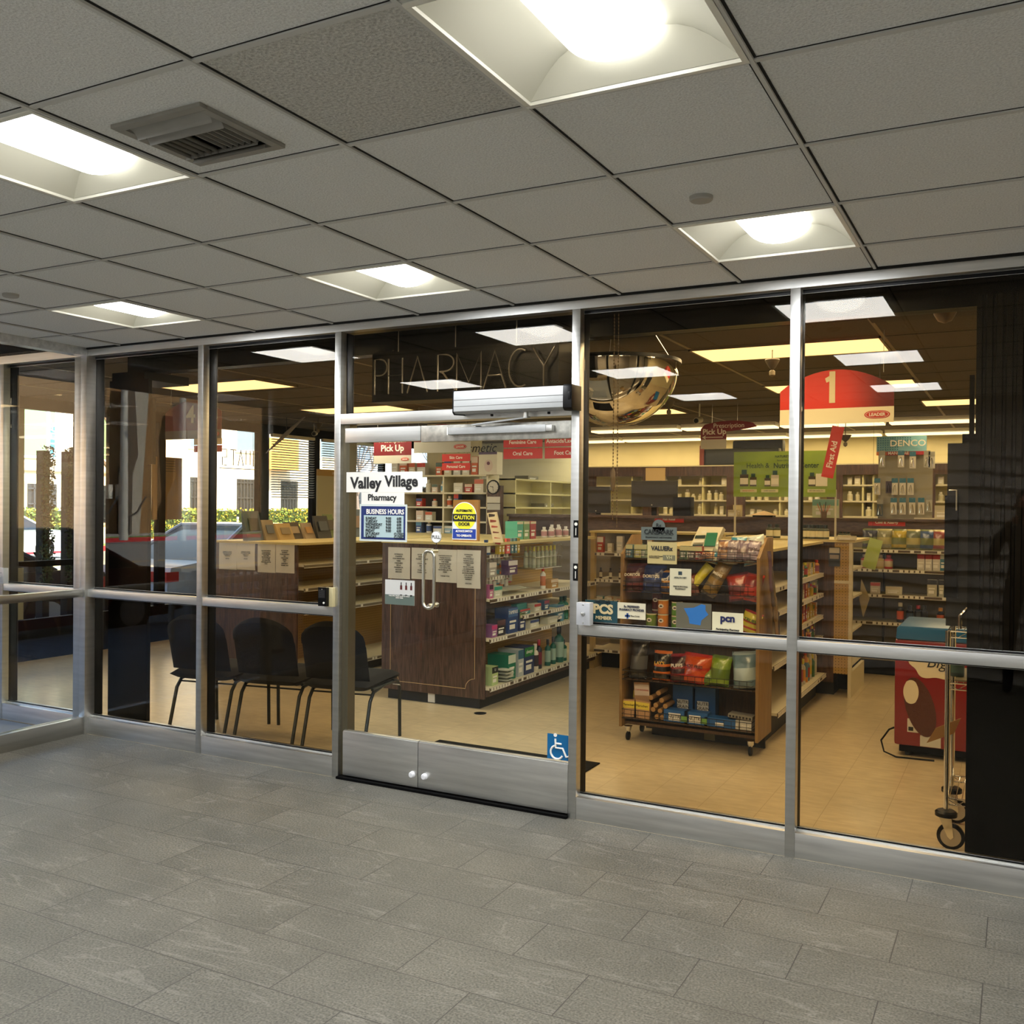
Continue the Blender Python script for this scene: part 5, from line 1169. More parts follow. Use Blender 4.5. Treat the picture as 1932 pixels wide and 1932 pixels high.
for x in (PY(1190, 900, DY).x, PY(1324, 900, DY).x, PY(1470, 900, DY).x, fx[9]-.02, PY(1627, 900, DY).x): MB().box(x-.01, DY+.05, .9, x+.01, DY+.40, vz-.13).build('divider', shelf_back, t)
szs = [PY(1300, y, DY+.04).z for y in (915, 943, 970)]
for z in szs: MB().box(fx[0]-.05, DY+.03, z-.02, .55, DY+.40, z).build('shelf', shelf_c, t)
# ---- bottles on them
bays = [(1131, 1185, 0), (1245, 1322, 1), (1328, 1370, 2), (1410, 1468, 3), (1474, 1500, 4), (1520, 1556, 5), (1594, 1625, 6), (1630, 1650, 7), (1766, 1786, 8)]
for bi, (p0, p1, _) in enumerate(bays):
    for si, z in enumerate(szs):
        r = random.Random(bi*10+si); x = PY(p0, 900, DY).x+.05; x1 = PY(p1, 900, DY).x-.03; j = 0
        if bi == 0: continue
        while x < x1 and j < 10:
            if r.random() < (.82 if bi > 3 or si else .6):
                hh = r.uniform(.08, .15); rr = r.uniform(.022, .038)
                lab = 'on dispensary %s shelf, bay %s from left, %s place' % (['top', 'middle', 'bottom'][si], ORD[bi], ORD[j])
                if r.random() < .8: bottle('white bottle '+lab, x, DY+.10+.05*(j % 2), z+.001, rr, hh, (232, 228, 206), (236, 232, 220), (222, 214, 180), group='white bottles in the dispensary', n=10)
                else: pbox('white carton '+lab, x, DY+.10, z+.001, rr*2, .06, hh*.8, (226, 220, 196), (200, 190, 170), group='cartons in the dispensary')
            x += r.uniform(.075, .115); j += 1
a, b = PY(1218, 883, DY-.01), PY(1255, 907, DY-.01)
tag(MB().box(a.x, DY-.008, b.z, b.x, DY-.004, a.z).build('notice_sheet', mat('tan_sheet', (206, 176, 126), .8)), 'tan notice sheet on the brown upright above the large monitor', 'notice')
for i in range(5): pass
# things on top of the cabinet against the cream wall
for i, (x0, x1, y0, y1, lab) in enumerate(((1325, 1473, 848, 870, 'long dark grey case lying on the cabinet top, front one'), (1378, 1474, 833, 852, 'dark grey case stacked behind on the cabinet top'))):
    a, b = PY(x0, y0, DY+.15), PY(x1, y1, DY+.15); zb2 = vz+.016 if i == 0 else vz+.016
    mb = MB(); mb.box(a.x, DY+.05+.2*i, zb2, b.x, DY+.22+.2*i, a.z if i == 0 else a.z+.02); tag(mb.build('storage_case', mat('case_grey', (58, 62, 62), .5), bevel=.03), lab, 'case', 'dark cases on cabinet top')
mb = MB(); a, b = PY(1320, 845, DY+.02), PY(1328, 868, DY+.02); mb.box(a.x, DY+.02, vz+.016, b.x, DY+.035, a.z+.03); tag(mb.build('small_flag', [colm(150, 70, 60)]), 'small flag standing on the cabinet top left of the dark cases', 'flag')

# monitors and terminal on the counter
def monitor(x0, y0, x1, y1, Y, lab, foot=True):
    a, b = PY(x0, y0, Y), PY(x1, y1, Y); cx = (a.x+b.x)/2
    t = thing('monitor', lab, 'monitor', (cx, Y, CZ if Y < 6.2 else .98), 'dark monitors behind the counter')
    MB().box(a.x, Y, b.z, b.x, Y+.04, a.z).build('screen_housing', mat('monitor_black', (44, 44, 46), .45), t, bevel=.006)
    z0 = CZ if Y < 6.2 else .98
    if b.z > z0: MB().box(cx-.03, Y+.01, z0+.01, cx+.03, Y+.03, b.z+.02).build('stand', blk, t)
    MB().box(cx-.11, Y-.05, z0, cx+.11, Y+.10, z0+.012).build('foot', blk, t)
    for k in range(3): MB().box(cx-.03+.022*k, Y-.001, b.z+.02, cx-.018+.022*k, Y, b.z+.03).build('badge', whites, t) if k == 0 else None
    return t
monitor(1191, 907, 1277, 957, 6.32, 'large dark monitor back facing the store behind the counter')
monitor(1106, 918, 1150, 968, 6.32, 'dark monitor partly hidden by the mullion behind counter')
tag(MB().box(PY(1272, 938, 6.1).x, 6.05, CZ, PY(1305, 938, 6.1).x, 6.2, PY(1290, 938, 6.1).z).build('card_terminal', blk, bevel=.005), 'small black terminal on the counter right of the large monitor', 'terminal')
# counter clutter
def K(px, w_, hh, c1, c2, lab, Y=6.02): p = PY(px, 960, Y); return pbox(lab, p.x, Y, CZ+.001, w_, .06, hh, c1, c2, group='small things on the counter')
K(1383, .10, .075, (226, 214, 180), (190, 180, 150), 'low cream stack of labels on the counter'); K(1392, .09, .13, (222, 206, 160), (226, 214, 170), 'cream card holder on the counter behind the label stack', Y=6.10)
K(1558, .27, .20, (206, 214, 176), (120, 170, 160), 'pale green leaflet holder on the counter by the pencils', Y=6.12)
K(1779, .15, .14, (214, 206, 180), (196, 190, 166), 'white document box on the counter at right')
mb = MB(); p = PY(1441, 950, 6.05); mb.add([(p.x-.14, 5.98, CZ+.02), (p.x+.14, 5.98, CZ+.02), (p.x+.14, 6.16, CZ+.02), (p.x-.14, 6.16, CZ+.02), (p.x, 6.07, CZ+.07)], [(0,1,4),(1,2,4),(2,3,4),(3,0,4),(0,3,2,1)], 0); mb.box(p.x-.11, 6.0, CZ, p.x+.11, 6.14, CZ+.02, 1)
tag(mb.build('folded_leaflet', [colm(222, 176, 90), blk]), 'orange tent-folded sheet on a black pad on the counter', 'leaflet')
t = thing('pencil_cup', 'cup of pencils and pens on the counter below the green sign', 'pencil cup', (PY(1555, 960, 6.0).x, 5.98, CZ))
x = PY(1555, 960, 6.0).x; MB().lathe([(.03, 0), (.033, .07), (.029, .07), (.027, .01)], (x, 5.98, CZ), 16).build('cup', colm(120, 96, 70), t)
for i in range(7): MB().cyl((x+.006*(i-3), 5.98, CZ+.03), (x+.022*(i-3), 5.97+.01*(i % 2), CZ+.15+.02*math.sin(i*2)), .004, 6).build('pencil', [colm(200, 96, 60), colm(40, 40, 50), colm(190, 130, 90)][i % 3], t)
tag(MB().box(PY(1725, 968, 5.97).x, 5.95, CZ, PY(1766, 968, 5.97).x, 6.0, CZ+.015).build('keyboard_tray', colm(220, 214, 196)), 'flat white tray on the counter right of the spinner', 'tray')

# spinner of nail tools standing on the counter
a, b = PY(1654, 822, 5.75), PY(1748, 850, 5.75)
t = thing('tool_display', 'manicure tool display with blue header standing on the counter', 'display', ((a.x+b.x)/2, 6.0, CZ))
DYY = 6.0; a, b = PY(1654, 824, DYY), PY(1748, 851, DYY); c_ = PY(1748, 858, DYY)
def header(u, v): return (a.x+(b.x-a.x)*u, DYY-.05*math.sin(PI*u), b.z+(a.z-b.z)*v)
mb = MB(); mb.grid(10, 2, header, 0); mb.grid(10, 2, lambda u, v: (a.x+(b.x-a.x)*u, DYY+.01, b.z+(a.z-b.z)*v), 0)
for i in range(14):
    for j in range(6):
        if i > 8 and j < 4: continue
        u = .04+i*.05; v = .12+j*.15; q = header(u, v); mb.lathe([(0, .002), (.0065, .002), (.0065, 0)], (q[0], q[1], q[2]), 6, 1, axis='y')
mb.build('header', [colm(120, 176, 196), colm(30, 110, 150)], t, fix=False)
text('DENCO', .088, (a.x+(b.x-a.x)*.64, DYY-.052, (a.z+b.z)/2), whites, t, bold=.001, sx=1.1)
MB().box(a.x, DYY-.012, c_.z, a.x+(b.x-a.x)*.22, DYY, b.z).build('strip', colm(226, 130, 60), t); o = MB().box(a.x+(b.x-a.x)*.22, DYY-.03, c_.z, b.x, DYY, b.z).build('strip', colm(176, 34, 50), t); text('MANICURE', .04, (a.x+(b.x-a.x)*.45, DYY-.032, (b.z+c_.z)/2), whites, o, bold=.0008)
MB().box(a.x+.02, DYY, CZ, b.x+.06, DYY+.012, c_.z).build('back_board', mat('display_grey', (150, 146, 128), .6), t)
cards = [(1664, 866, 0), (1700, 866, 1), (1722, 868, 1), (1749, 866, 0), (1655, 918, 1), (1677, 915, 2), (1688, 918, 1), (1703, 918, 1), (1718, 918, 1), (1686, 955, 1), (1703, 955, 1), (1721, 955, 1), (1738, 955, 1), (1660, 958, 3), (1753, 950, 0), (1758, 868, 0)]
for i, (px, py_, k) in enumerate(cards):
    p = PY(px, py_, DYY-.06); w2, h2 = .030, .085
    o = thing('tool_card', 'carded nail tool on the manicure display, row %s, item %s' % (ORD[0 if py_ < 900 else 1 if py_ < 930 else 2], ORD[i % 8]), 'carded tool', (p.x, DYY-.06, p.z-h2), 'carded tools on the manicure display')
    MB().box(p.x-w2, DYY-.062, p.z-h2, p.x+w2, DYY-.060, p.z+h2).build('card', [colm(180, 180, 170), colm(214, 210, 200), colm(70, 60, 84), colm(80, 90, 96)][k], o)
    MB().box(p.x-w2, DYY-.0635, p.z+h2*.45, p.x+w2, DYY-.062, p.z+h2).build('card_header', colm(40, 110, 140) if k == 1 else colm(150, 150, 140), o)
    mb = MB(); mb.tube([(p.x, DYY-.066, p.z+.02), (p.x-.008, DYY-.066, p.z-.01), (p.x-.014, DYY-.066, p.z-.07)], .0035, 5); mb.tube([(p.x, DYY-.066, p.z+.02), (p.x+.008, DYY-.066, p.z-.01), (p.x+.014, DYY-.066, p.z-.07)], .0035, 5); mb.build('tool', chrome if k != 2 else blk, o)
    MB().cyl((p.x, DYY, p.z+h2*.9), (p.x, DYY-.075, p.z+h2*.9), .002, 5).build('hook', steel, o)

# ---------------- cosmetics wall with shelves left of the clock
VY = 5.75; a = PY(918, 897, VY); X0 = PY(712, 897, VY).x; X1 = a.x
t = thing('wall_shelf', 'dark backed wall shelf of boxed remedies behind the doors', 'shelving', ((X0+X1)/2, VY+.15, 0), 'floor shelving units')
MB().box(X0, VY+.30, .1, X1, VY+.32, 1.86).build('back_panel', mat('shelf_back_dark', (84, 76, 66), .8), t)
vzs = [PY(850, y, VY).z for y in (896, 929, 956, 983, 1007)]
for k, z in enumerate(vzs): MB().box(X0, VY, z-.02, X1, VY+.30, z).build('shelf', shelf_c, t)
for px in (835, 918, 760): x = PY(px, 900, VY).x; MB().box(x-.012, VY+.02, .1, x+.012, VY+.30, vzs[0]).build('divider', shelf_c, t)
MB().box(X0, VY, .1, X1, VY+.03, 1.25).build('front_panel', brown, t)
sobj('wall_partition', MB().box(-6.9, 6.08, 0, PY(905, 850, 6.08).x, 6.14, HI), cream)
text('Cosmetic', .16, (PY(895, 846, 6.07).x, 6.075, PY(895, 846, 6.07).z), ink, None, shear=.3)
for o in list(COL.objects):
    if o.name.startswith('lettering') and o.parent is None: tag(o, 'dark script lettering Cosmetic on the cream wall behind signs', 'lettering')
pal = [(226, 222, 206), (190, 60, 50), (70, 90, 140), (222, 200, 180), (110, 160, 190), (216, 214, 200), (200, 96, 60), (90, 110, 100)]
for k, z in enumerate(vzs):
    r = random.Random(k*3+1); x = PY(782 if k else 735, 900, VY).x; j = 0; top = k == 0
    while x < X1-.10 and j < 16:
        w_ = r.uniform(.07, .16) if not top else r.uniform(.10, .15); hh = r.uniform(.09, .17) if not top else r.uniform(.16, .24)
        if r.random() < .85 and not (k > 1 and x > PY(865, 900, VY).x):
            lab = 'box on the %s shelf behind the doors, %s from left' % (['topmost', 'second', 'third', 'fourth', 'fifth'][k], ORD[j])
            c = pal[r.randrange(8)] if not top else [(226, 220, 206), (206, 96, 50), (222, 210, 180), (216, 214, 208)][j % 4]
            if r.random() < .25 and not top: bottle(lab.replace('box', 'bottle'), x+w_/2, VY+.08, z+.001, .035, hh, (230, 228, 220), pal[r.randrange(8)], c, group='remedies on the dark shelf', name='remedy_bottle')
            else: pbox('remedy '+lab, x+w_/2, VY+.08, z+.001, w_*.9, .09, hh, c, pal[(j*3+k) % 8], group='remedies on the dark shelf')
        x += w_+.02; j += 1
p = PY(911, 874, 5.62); a, b = PY(893, 852, 5.62), PY(930, 897, 5.62)
t = thing('massager_box', 'large white product box with round pictured device above the clock', 'box', ((a.x+b.x)/2, 5.7, vzs[0]+.001))
MB().box(a.x, 5.755, vzs[0]+.001, b.x-.02, 5.90, a.z).build('carton', colm(232, 226, 206), t); MB().box(a.x, 5.753, a.z-.03, b.x-.02, 5.755, a.z).build('label_band', colm(90, 70, 110), t)
mb = MB(); mb.lathe([(0, .002), (.055, .002), (.06, 0)], ((a.x+b.x)/2, 5.755, (a.z+vzs[0])/2-.03), 20, axis='y', sy=1.25); mb.build('device_picture', colm(226, 206, 196), t); mb = MB(); mb.lathe([(0, .003), (.022, .003), (.022, 0)], ((a.x+b.x)/2, 5.753, (a.z+vzs[0])/2), 14, axis='y'); mb.build('dial_picture', colm(110, 50, 80), t)
# pilaster with the clock
a, b = PY(919, 893, 5.72), PY(944, 960, 5.72)
sobj('trim_60', MB().box(a.x, 5.725, 0, b.x, 5.80, 1.88), brown)
t = thing('wall_clock', 'round white wall clock with dark rim on the brown upright', 'clock', (PY(929, 919, 5.7).x, 5.7, PY(929, 933, 5.7).z))
c_ = PY(929, 919, 5.7)
MB().lathe([(.0, .004), (.076, .004), (.076, 0)], (c_.x, 5.722, c_.z), 28, axis='y').build('face', paper, t)
MB().lathe([(.074, .0), (.074, .012), (.086, .012), (.09, 0)], (c_.x, 5.722, c_.z), 28, axis='y').build('rim', blk, t)
mb = MB(); mb.obox((c_.x-.02, 5.716, c_.z+.004), (1,0,-.25), (0,1,0), (.25,0,1), .024, .0006, .003); mb.obox((c_.x, 5.715, c_.z-.02), (1,0,.1), (0,1,0), (-.1,0,1), .002, .0006, .032)
for i in range(12): mb.obox((c_.x+.065*math.sin(i*PI/6), 5.717, c_.z+.065*math.cos(i*PI/6)), (1,0,0), (0,1,0), (0,0,1), .003, .0005, .003)
mb.build('hands', ink, t)
for i, (y0, y1) in enumerate(((937, 949), (950, 962))):
    a, b = PY(919, y0, 5.71), PY(943, y1, 5.71); tag(MB().box(a.x, 5.712, b.z, b.x, 5.716, a.z).build('posted_card', [paper, colm(200, 200, 196)][i]), 'small white card posted below the wall clock, %s' % ('upper', 'lower')[i], 'card', 'cards below the clock')
# empty cream shelves running back beside the clock
t = thing('dispensary_shelf', 'empty cream shelves running back beside the wall clock', 'shelving', (-5.85, 7.0, 0))
X_ = -5.62
MB().box(X_-.32, 6.16, .98, X_-.30, 8.25, 1.98).build('back_panel', shelf_back, t)
for z in (1.98, 1.80, 1.62, 1.0): MB().box(X_-.30, 6.16, z-.02, X_, 8.25, z).build('shelf', mat('pale_yellow_shelf', (214, 206, 152), .6), t)
for y in (6.17, 7.2, 8.23): MB().box(X_-.30, y-.01, 0, X_-.004, y+.01, 1.98).build('divider', shelf_back, t)
for i, (px, w_) in enumerate(((1000, .12), (1030, .18))): p = PX(px, 893 if i == 0 else 945, X_-.1); pbox('grey file stack on the empty cream shelves, %s' % ('top board', 'lower board')[i], X_-.15, p.y, 1.981 if i == 0 else 1.621, .2, .3, .05, (130, 126, 110), (150, 146, 130), face='r')

# ================================================================ ceiling pieces of the pharmacy
def panel(x0, y0, w_, d, lab, m=lens_w):
    t = thing('ceiling_panel', lab, 'ceiling light', (x0+w_/2, y0+d/2, HI-.02), 'warm light panels on the pharmacy ceiling')
    MB().box(x0+.015, y0+.015, HI-.012, x0+w_-.015, y0+d-.015, HI-.006).build('diffuser', m, t)
    mb = MB(); mb.box(x0, y0, HI-.015, x0+w_, y0+.015, HI); mb.box(x0, y0+d-.015, HI-.015, x0+w_, y0+d, HI); mb.box(x0, y0, HI-.015, x0+.015, y0+d, HI); mb.box(x0+w_-.015, y0, HI-.015, x0+w_, y0+d, HI); mb.build('frame', bar_p, t)
    lamp(t, x0+w_/2, y0+d/2, HI-.02, w_-.05, d-.05, 20, (1, .86, .60))
    return t
PL = [(-1.98, 1.70, 'warm light panel nearest the right panes, behind the aisle 1 sign'), (-1.98, 3.80, 'warm light panel second row behind aisle 1 sign'), (-.86, 5.5, 'warm light panel at right behind the sign, third row'),
      (-6.98, 1.62, 'warm light panel seen behind left panes near sign 4'), (-7.15, 3.80, 'warm light panel seen across left mullion, farther row'), (-4.50, 5.3, 'warm light panel centre back'), (-4.5, 1.62, 'warm light panel above the door aisle, hidden by sign box')]
PL += [(-1.98, .43, 'added warm light panel, unseen front row over the snack rack side'), (.46, .43, 'added warm light panel, unseen front row at far right')]  # front row added out of view to brighten sign and rack fronts
for x, y, lab in PL: panel(x, y, 1.22, .56, lab)
strip_e = mat('strip_light', emit=3.0, lin=(1, .88, .60, 1))
for row, (Yr, x0, cnt) in enumerate(((7.45, -5.1, 4), (9.25, -6.6, 5))):
    for i in range(cnt):
        t = thing('strip_light', 'long warm strip light, %s row, %s from left' % (('front', 'back')[row], ORD[i]), 'ceiling light', (x0+i*1.25+.6, Yr, HI-.06), 'strip lights over the dispensary')
        MB().box(x0+i*1.25, Yr-.12, HI-.05, x0+i*1.25+1.2, Yr+.12, HI-.001).build('fixture', wht, t); MB().box(x0+i*1.25+.01, Yr-.13, HI-.07, x0+i*1.25+1.19, Yr+.13, HI-.05).build('diffuser', strip_e, t); lamp(t, x0+i*1.25+.6, Yr, HI-.075, 1.15, .2, 11, (1, .90, .62))
# bulkhead behind the glass
sobj('trim_61', MB().box(-5.75, .30, 2.565, PX1, .40, HI), blk)
# dome mirror
t = thing('dome_mirror', 'large half-dome safety mirror hanging behind the top of the third pane', 'mirror', (-2.17, .9, HI-.2))
cxm, cym, czm, R_ = -2.19, .92, 2.50, .385
MB().lathe([(R_*math.cos(a_), -R_*.98*math.sin(a_)) for a_ in [i*PI/2/14 for i in range(14)]]+[(0, -R_*.98)], (cxm, cym, czm), 40).build('dome', mat('mirror', rough=.03, metal=1, lin=(.82, .80, .76, 1)), t)
MB().lathe([(R_, 0), (R_+.012, 0), (R_+.012, .02), (R_, .02), (.0, .022)], (cxm, cym, czm), 40).build('rim', blk, t)
for q in range(3): a_ = q*2*PI/3; MB().cyl((cxm+R_*.9*math.cos(a_), cym+R_*.9*math.sin(a_), czm+.02), (cxm+R_*.6*math.cos(a_), cym+R_*.6*math.sin(a_), HI), .002, 4).build('chain', steel, t)
# cameras, ornaments and other small ceiling items
for i, (px, py_, Y, lab) in enumerate(((1317, 793, 5.0, 'white bullet camera on ceiling left of the Pick Up sign'), (588, 818, 5.5, 'beige bullet camera on the ceiling near the left blinds'))):
    p = PY(px, py_, Y); t = thing('security_camera', lab, 'camera', (p.x, Y, p.z), 'ceiling cameras'); 
    MB().cyl((p.x, Y+.08, p.z+.012), (p.x+(.09 if i else 0), Y-.06, p.z-.01), .032, 14).build('body', colm(206, 204, 190), t); MB().cyl((p.x+(.085 if i else 0), Y-.055, p.z-.009), (p.x+(.096 if i else 0), Y-.07, p.z-.011), .024, 14).build('lens', blk, t); MB().cyl((p.x, Y+.05, p.z), (p.x, Y+.05, HI), .008, 8).build('bracket', colm(206, 204, 190), t)
for i, (px, py_, Y, rr) in enumerate(((1457, 695, 1.9, .05), (1595, 832, 5.4, .06), (1262, 770, 3.1, .05), (600, 808, 4.8, .06), (1660, 760, 2.6, .04))):
    p = PY(px, py_, Y); t = thing('ceiling_ornament', 'small dark fitting hanging from the pharmacy ceiling, '+['below the nearest warm panel', 'right of the First Aid sign', 'between the mirror and Pick Up sign', 'above the blinds', 'beside the aisle 1 sign'][i], 'ceiling fitting', (p.x, Y, p.z-.05), 'dark fittings on the pharmacy ceiling')
    MB().lathe([(.008, -.01), (rr*.5, .01), (rr, .055), (rr*.9, .06)], (p.x, Y, p.z), 14).build('bell', colm(70, 62, 50), t); MB().lathe([(0, -.06), (.02, -.045), (.02, -.02), (.006, -.01)], (p.x, Y, p.z), 10).build('bulb', colm(110, 100, 80), t); MB().cyl((p.x, Y, p.z+.05), (p.x, Y, HI), .004, 6).build('stem', colm(70, 62, 50), t)
p = PY(1783, 592, .9); t = thing('ceiling_speaker', 'perforated dark panel with beige dome at upper right behind glass', 'ceiling panel', (p.x, .9, HI-.03)); MB().box(-.75, .62, HI-.008, .5, 1.22, HI-.001).build('grille_panel', mat('perforated', (70, 60, 50), .7, noise=.5, nscale=260), t); MB().lathe([(0, -.09), (.035, -.075), (.055, -.04), (.06, 0)], (p.x, .9, HI-.008), 20).build('dome', mat('dome_brown', (120, 100, 80), .3), t)
# chains at the third pane
for i, px in enumerate((1158, 1166)):
    p, q = PY(px, 600, .14), PY(px-.5, 985 if i == 0 else 1000, .14); mb = MB()
    N = 60
    for k in range(N): 
        z_ = 2.64+(q.z-2.64)*k/N; mb.lathe([(.001, -.008), (.004, 0), (.001, .008)], (p.x, .15, z_), 5)
    if i == 0: mb.lathe([(.008, -.06), (.013, -.04), (.013, .04), (.006, .06)], (p.x, .15, PY(1160, 905, .14).z), 10)
    tag(mb.build('bead_chain', colm(120, 104, 80)), 'beaded pull chain hanging in the third pane, %s' % ('left', 'right')[i], 'chain', 'bead chains')
# tilted grey pole fixture
a, b = PY(580, 781, 4.6), PY(502, 855, 4.6); t = thing('tilted_rod', 'long grey rod hanging at a slant behind the second pane', 'rod', (b.x, 4.6, b.z)); MB().tube([(b.x, 4.6, b.z), ((a.x+b.x)/2, 4.6, (a.z+b.z)/2), (a.x, 4.6, a.z)], [.006, .028, .006], 8).build('rod', colm(140, 134, 124), t); MB().cyl(((a.x+b.x)/2, 4.6, (a.z+b.z)/2), ((a.x+b.x)/2, 4.6, HI), .004, 6).build('cord', wire, t)

# ================================================================ left side of the store: windows on the street
lw = MB(); xw = PX0
fr = [(.06, .10), (2.35, 2.43), (3.45, 3.55), (5.12, 5.32), (6.22, 6.38), (7.9, 8.0), (9.65, 9.75)]
sobj('wall_left', MB().box(xw-.08, .06, 0, xw, PYB, .42).box(xw-.08, .06, 2.58, xw, PYB, HI+.3), drk)
mb = MB()
for y0, y1 in fr: mb.box(xw-.06, y0, .42, xw+.02, y1, 2.58)
mb.box(xw-.06, .06, .96, xw+.02, 2.4, 1.02)
sobj('trim_62', mb, drk)
w += 1; mb = MB()
for i in range(len(fr)-1): mb.box(xw-.02, fr[i][1], .42, xw-.014, fr[i+1][0], 2.58)
sobj('window_%d' % w, mb, clear)
# blinds
for i, (y0, y1, zb2) in enumerate(((5.32, 6.22, 1.72), (6.38, 7.9, 2.05))):
    t = thing('window_blind', 'white slatted blind on the street window, %s one' % ('left', 'right')[i], 'blind', (xw+.05, (y0+y1)/2, zb2), 'slatted blinds on street windows')
    mb = MB(); z_ = 2.54
    while z_ > zb2: mb.obox((xw+.05, (y0+y1)/2, z_), Vector((1, 0, .35)).normalized(), (0,1,0), (0,0,1), .016, (y1-y0)/2-.01, .0012); z_ -= .034
    mb.build('slats', mat('blind_white', (190, 196, 204), .6), t); MB().box(xw+.03, y0+.01, 2.54, xw+.07, y1-.01, 2.58).build('head_rail', wht, t)
    for yy in (y0+.2, y1-.2): MB().cyl((xw+.05, yy, 2.55), (xw+.05, yy, zb2), .002, 4).build('ladder_cord', wht, t)
a, b = PX(597, 889, xw+.4), PX(640, 965, xw+.4)
t = thing('standing_poster', 'pale hair-growth poster with gold header in front of the street window', 'poster', (xw+.4, (a.y+b.y)/2, .0)); MB().box(xw+.40, a.y, b.z-.1, xw+.42, b.y+.35, a.z-.06).build('panel', colm(206, 200, 170), t); o = MB().box(xw+.40, a.y, a.z-.06, xw+.422, b.y+.35, a.z+.03).build('header', colm(190, 150, 70), t); text('HAIR GROWTH', .07, (xw+.425, b.y+.05, a.z-.02), whites, o, face='r'); MB().box(xw+.36, a.y+.1, 0, xw+.44, a.y+.6, b.z-.1).build('stand', oakd, t)
# black board in the corner pane, neon sign, black panels at right
a = PY(285, 690, .17)
t = thing('black_board', 'tall black board standing behind the corner pane', 'board', (-5.6, .17, 0)); MB().box(-5.78, .17, .0, -5.385, .20, 2.50).build('board', blk, t); MB().box(-5.385, .17, 1.9, -5.345, .20, 2.36).build('side_flap', blk, t); MB().box(-5.78, .19, 2.5, -5.45, .6, 2.56).build('top_box', blk, t)
t = thing('neon_sign', 'unlit PHARMACY neon sign on a black box above the doors', 'sign', (-2.86, .2, 2.245))
a, b = PY(705, 672, .16), PY(1052, 745, .16)
zt_, zb_ = 2.545, 2.25
MB().box(-3.47, .17, zb_, b.x, .34, zt_).build('box', blk, t)
tube = mat('neon_tube', (104, 102, 96), .15, spec=.9, coat=.6)
def stroke(pts, x, hgt=.21, wd=.10, z0=2.29):
    MB().tube([(x+p[0]*wd, .135, z0+p[1]*hgt) for p in pts], .0055, 7).build('neon_letter', tube, t)
def arcp(cx_, cy_, rx, ry, a0, a1, n_=9): return [(cx_+rx*math.cos(a0+(a1-a0)*i/n_), cy_+ry*math.sin(a0+(a1-a0)*i/n_)) for i in range(n_+1)]
Pp = [(0, 0), (0, 1), (.4, 1)]+arcp(.4, .77, .5, .23, PI/2, -PI/2)+[(.1, .54)]
xs_ = [PY(px, 700, .135).x for px in (707, 733, 772, 826, 862, 916, 960, 1006)]
stroke(Pp, xs_[0]); stroke([(0, 0), (0, 1), (.0, .52), (1, .52), (1, 1), (1, 0)], xs_[1]); stroke([(-.1, 0), (.45, 1), (1.0, 0)], xs_[2], wd=.13); stroke(Pp+[(.3, .5), (1, 0)], xs_[3], wd=.12)
stroke([(0, 0), (.0, 1), (.5, .2), (1, 1), (1, 0)], xs_[4], wd=.16); stroke([(-.1, 0), (.5, 1), (1.1, 0), (.85, .35), (.12, .35)], xs_[5], wd=.12); stroke(arcp(.6, .5, .6, .5, PI*.35, PI*1.65, 12), xs_[6], wd=.12); stroke([(0, 1), (.5, .5), (.5, 0), (.5, .5), (1, 1)], xs_[7], wd=.13)
for x in (-3.3, -2.9, -2.5): MB().cyl((x, .2, zt_), (x, .2, HI), .003, 5).build('chain', steel, t)
# right black fluted panel
t = thing('room_divider', 'tall black fluted divider behind the glass at the right edge', 'panel', (.35, .14, 0))
mb = MB(); pts = []
x = -.172; 
while x < .92: pts += [(x, .125), (x+.022, .125), (x+.026, .137), (x+.036, .137)]; x += .04
pts = [(-.172, .16)]+pts+[(.93, .16)]
mb.prism(pts, 'z', .95, 2.58); mb.build('fluted_board', mat('black_satin', (7, 7, 8), .35, spec=.25), t); MB().box(-.195, .125, .012, .93, .16, .95).build('lower_board', mat('black_satin_flat', (5, 5, 5), .8, spec=0), t)
MB().box(-.225, .14, 1.93, -.172, .17, 1.97).build('bracket', blk, t); MB().box(-.198, .14, 1.97, -.178, .17, 2.23).build('post', blk, t); MB().box(-.198, .14, 1.0, -.172, .17, 1.93).build('post', blk, t)
# ================================================================ freezer, wire rack and cabinet at the right
fx0, fx1, fy0, fy1 = -.715, .0, 2.23, 2.85
t = thing('ice_cream_freezer', 'red chest freezer with blue lid and ice cream bar picture', 'freezer', (-.36, 2.5, 0))
rf = mat('freezer_red', (128, 10, 22), .3, coat=.3)
MB().box(fx0, fy0, .075, fx1, fy1, .775).build('body', rf, t, bevel=.02)
mb = MB(); mb.prism([(fx0+.006, .777), (fx1-.006, .777), (fx1-.006, .865), (fx0+.03, .865), (fx0+.012, .85)], 'y', fy0-.006, fy1); mb.build('lid', mat('freezer_blue', (24, 96, 150), .3), t, bevel=.006)
cre = colm(226, 216, 190)
def blob(name, pts, m, y): o = MB(); o.prism(pts, 'y', y, fy0+.002); return o.build(name, m, t)
cx_, cz_ = PY(1760, 1235, fy0).x+.02, .635
blob('cream_emblem', [(cx_+(.155+.012*math.cos(6*a_))*math.cos(a_), cz_+(.105+.010*math.cos(6*a_))*math.sin(a_)) for a_ in [i*PI/24 for i in range(48)]], cre, fy0-.002)
text('Big', .10, (cx_, fy0-.004, cz_), ink, t, shear=.3)
bx, bz = PY(1745, 1340, fy0).x, PY(1745, 1335, fy0).z
blob('ice_cream_bar', [(bx-.03+.085*math.cos(a_)-.05*math.sin(a_), bz+.19*math.sin(a_)+(.02*math.cos(a_))) for a_ in [i*PI/20 for i in range(40)]], mat('chocolate', (84, 44, 34), .3, bump=.6, bscale=60), fy0-.006)
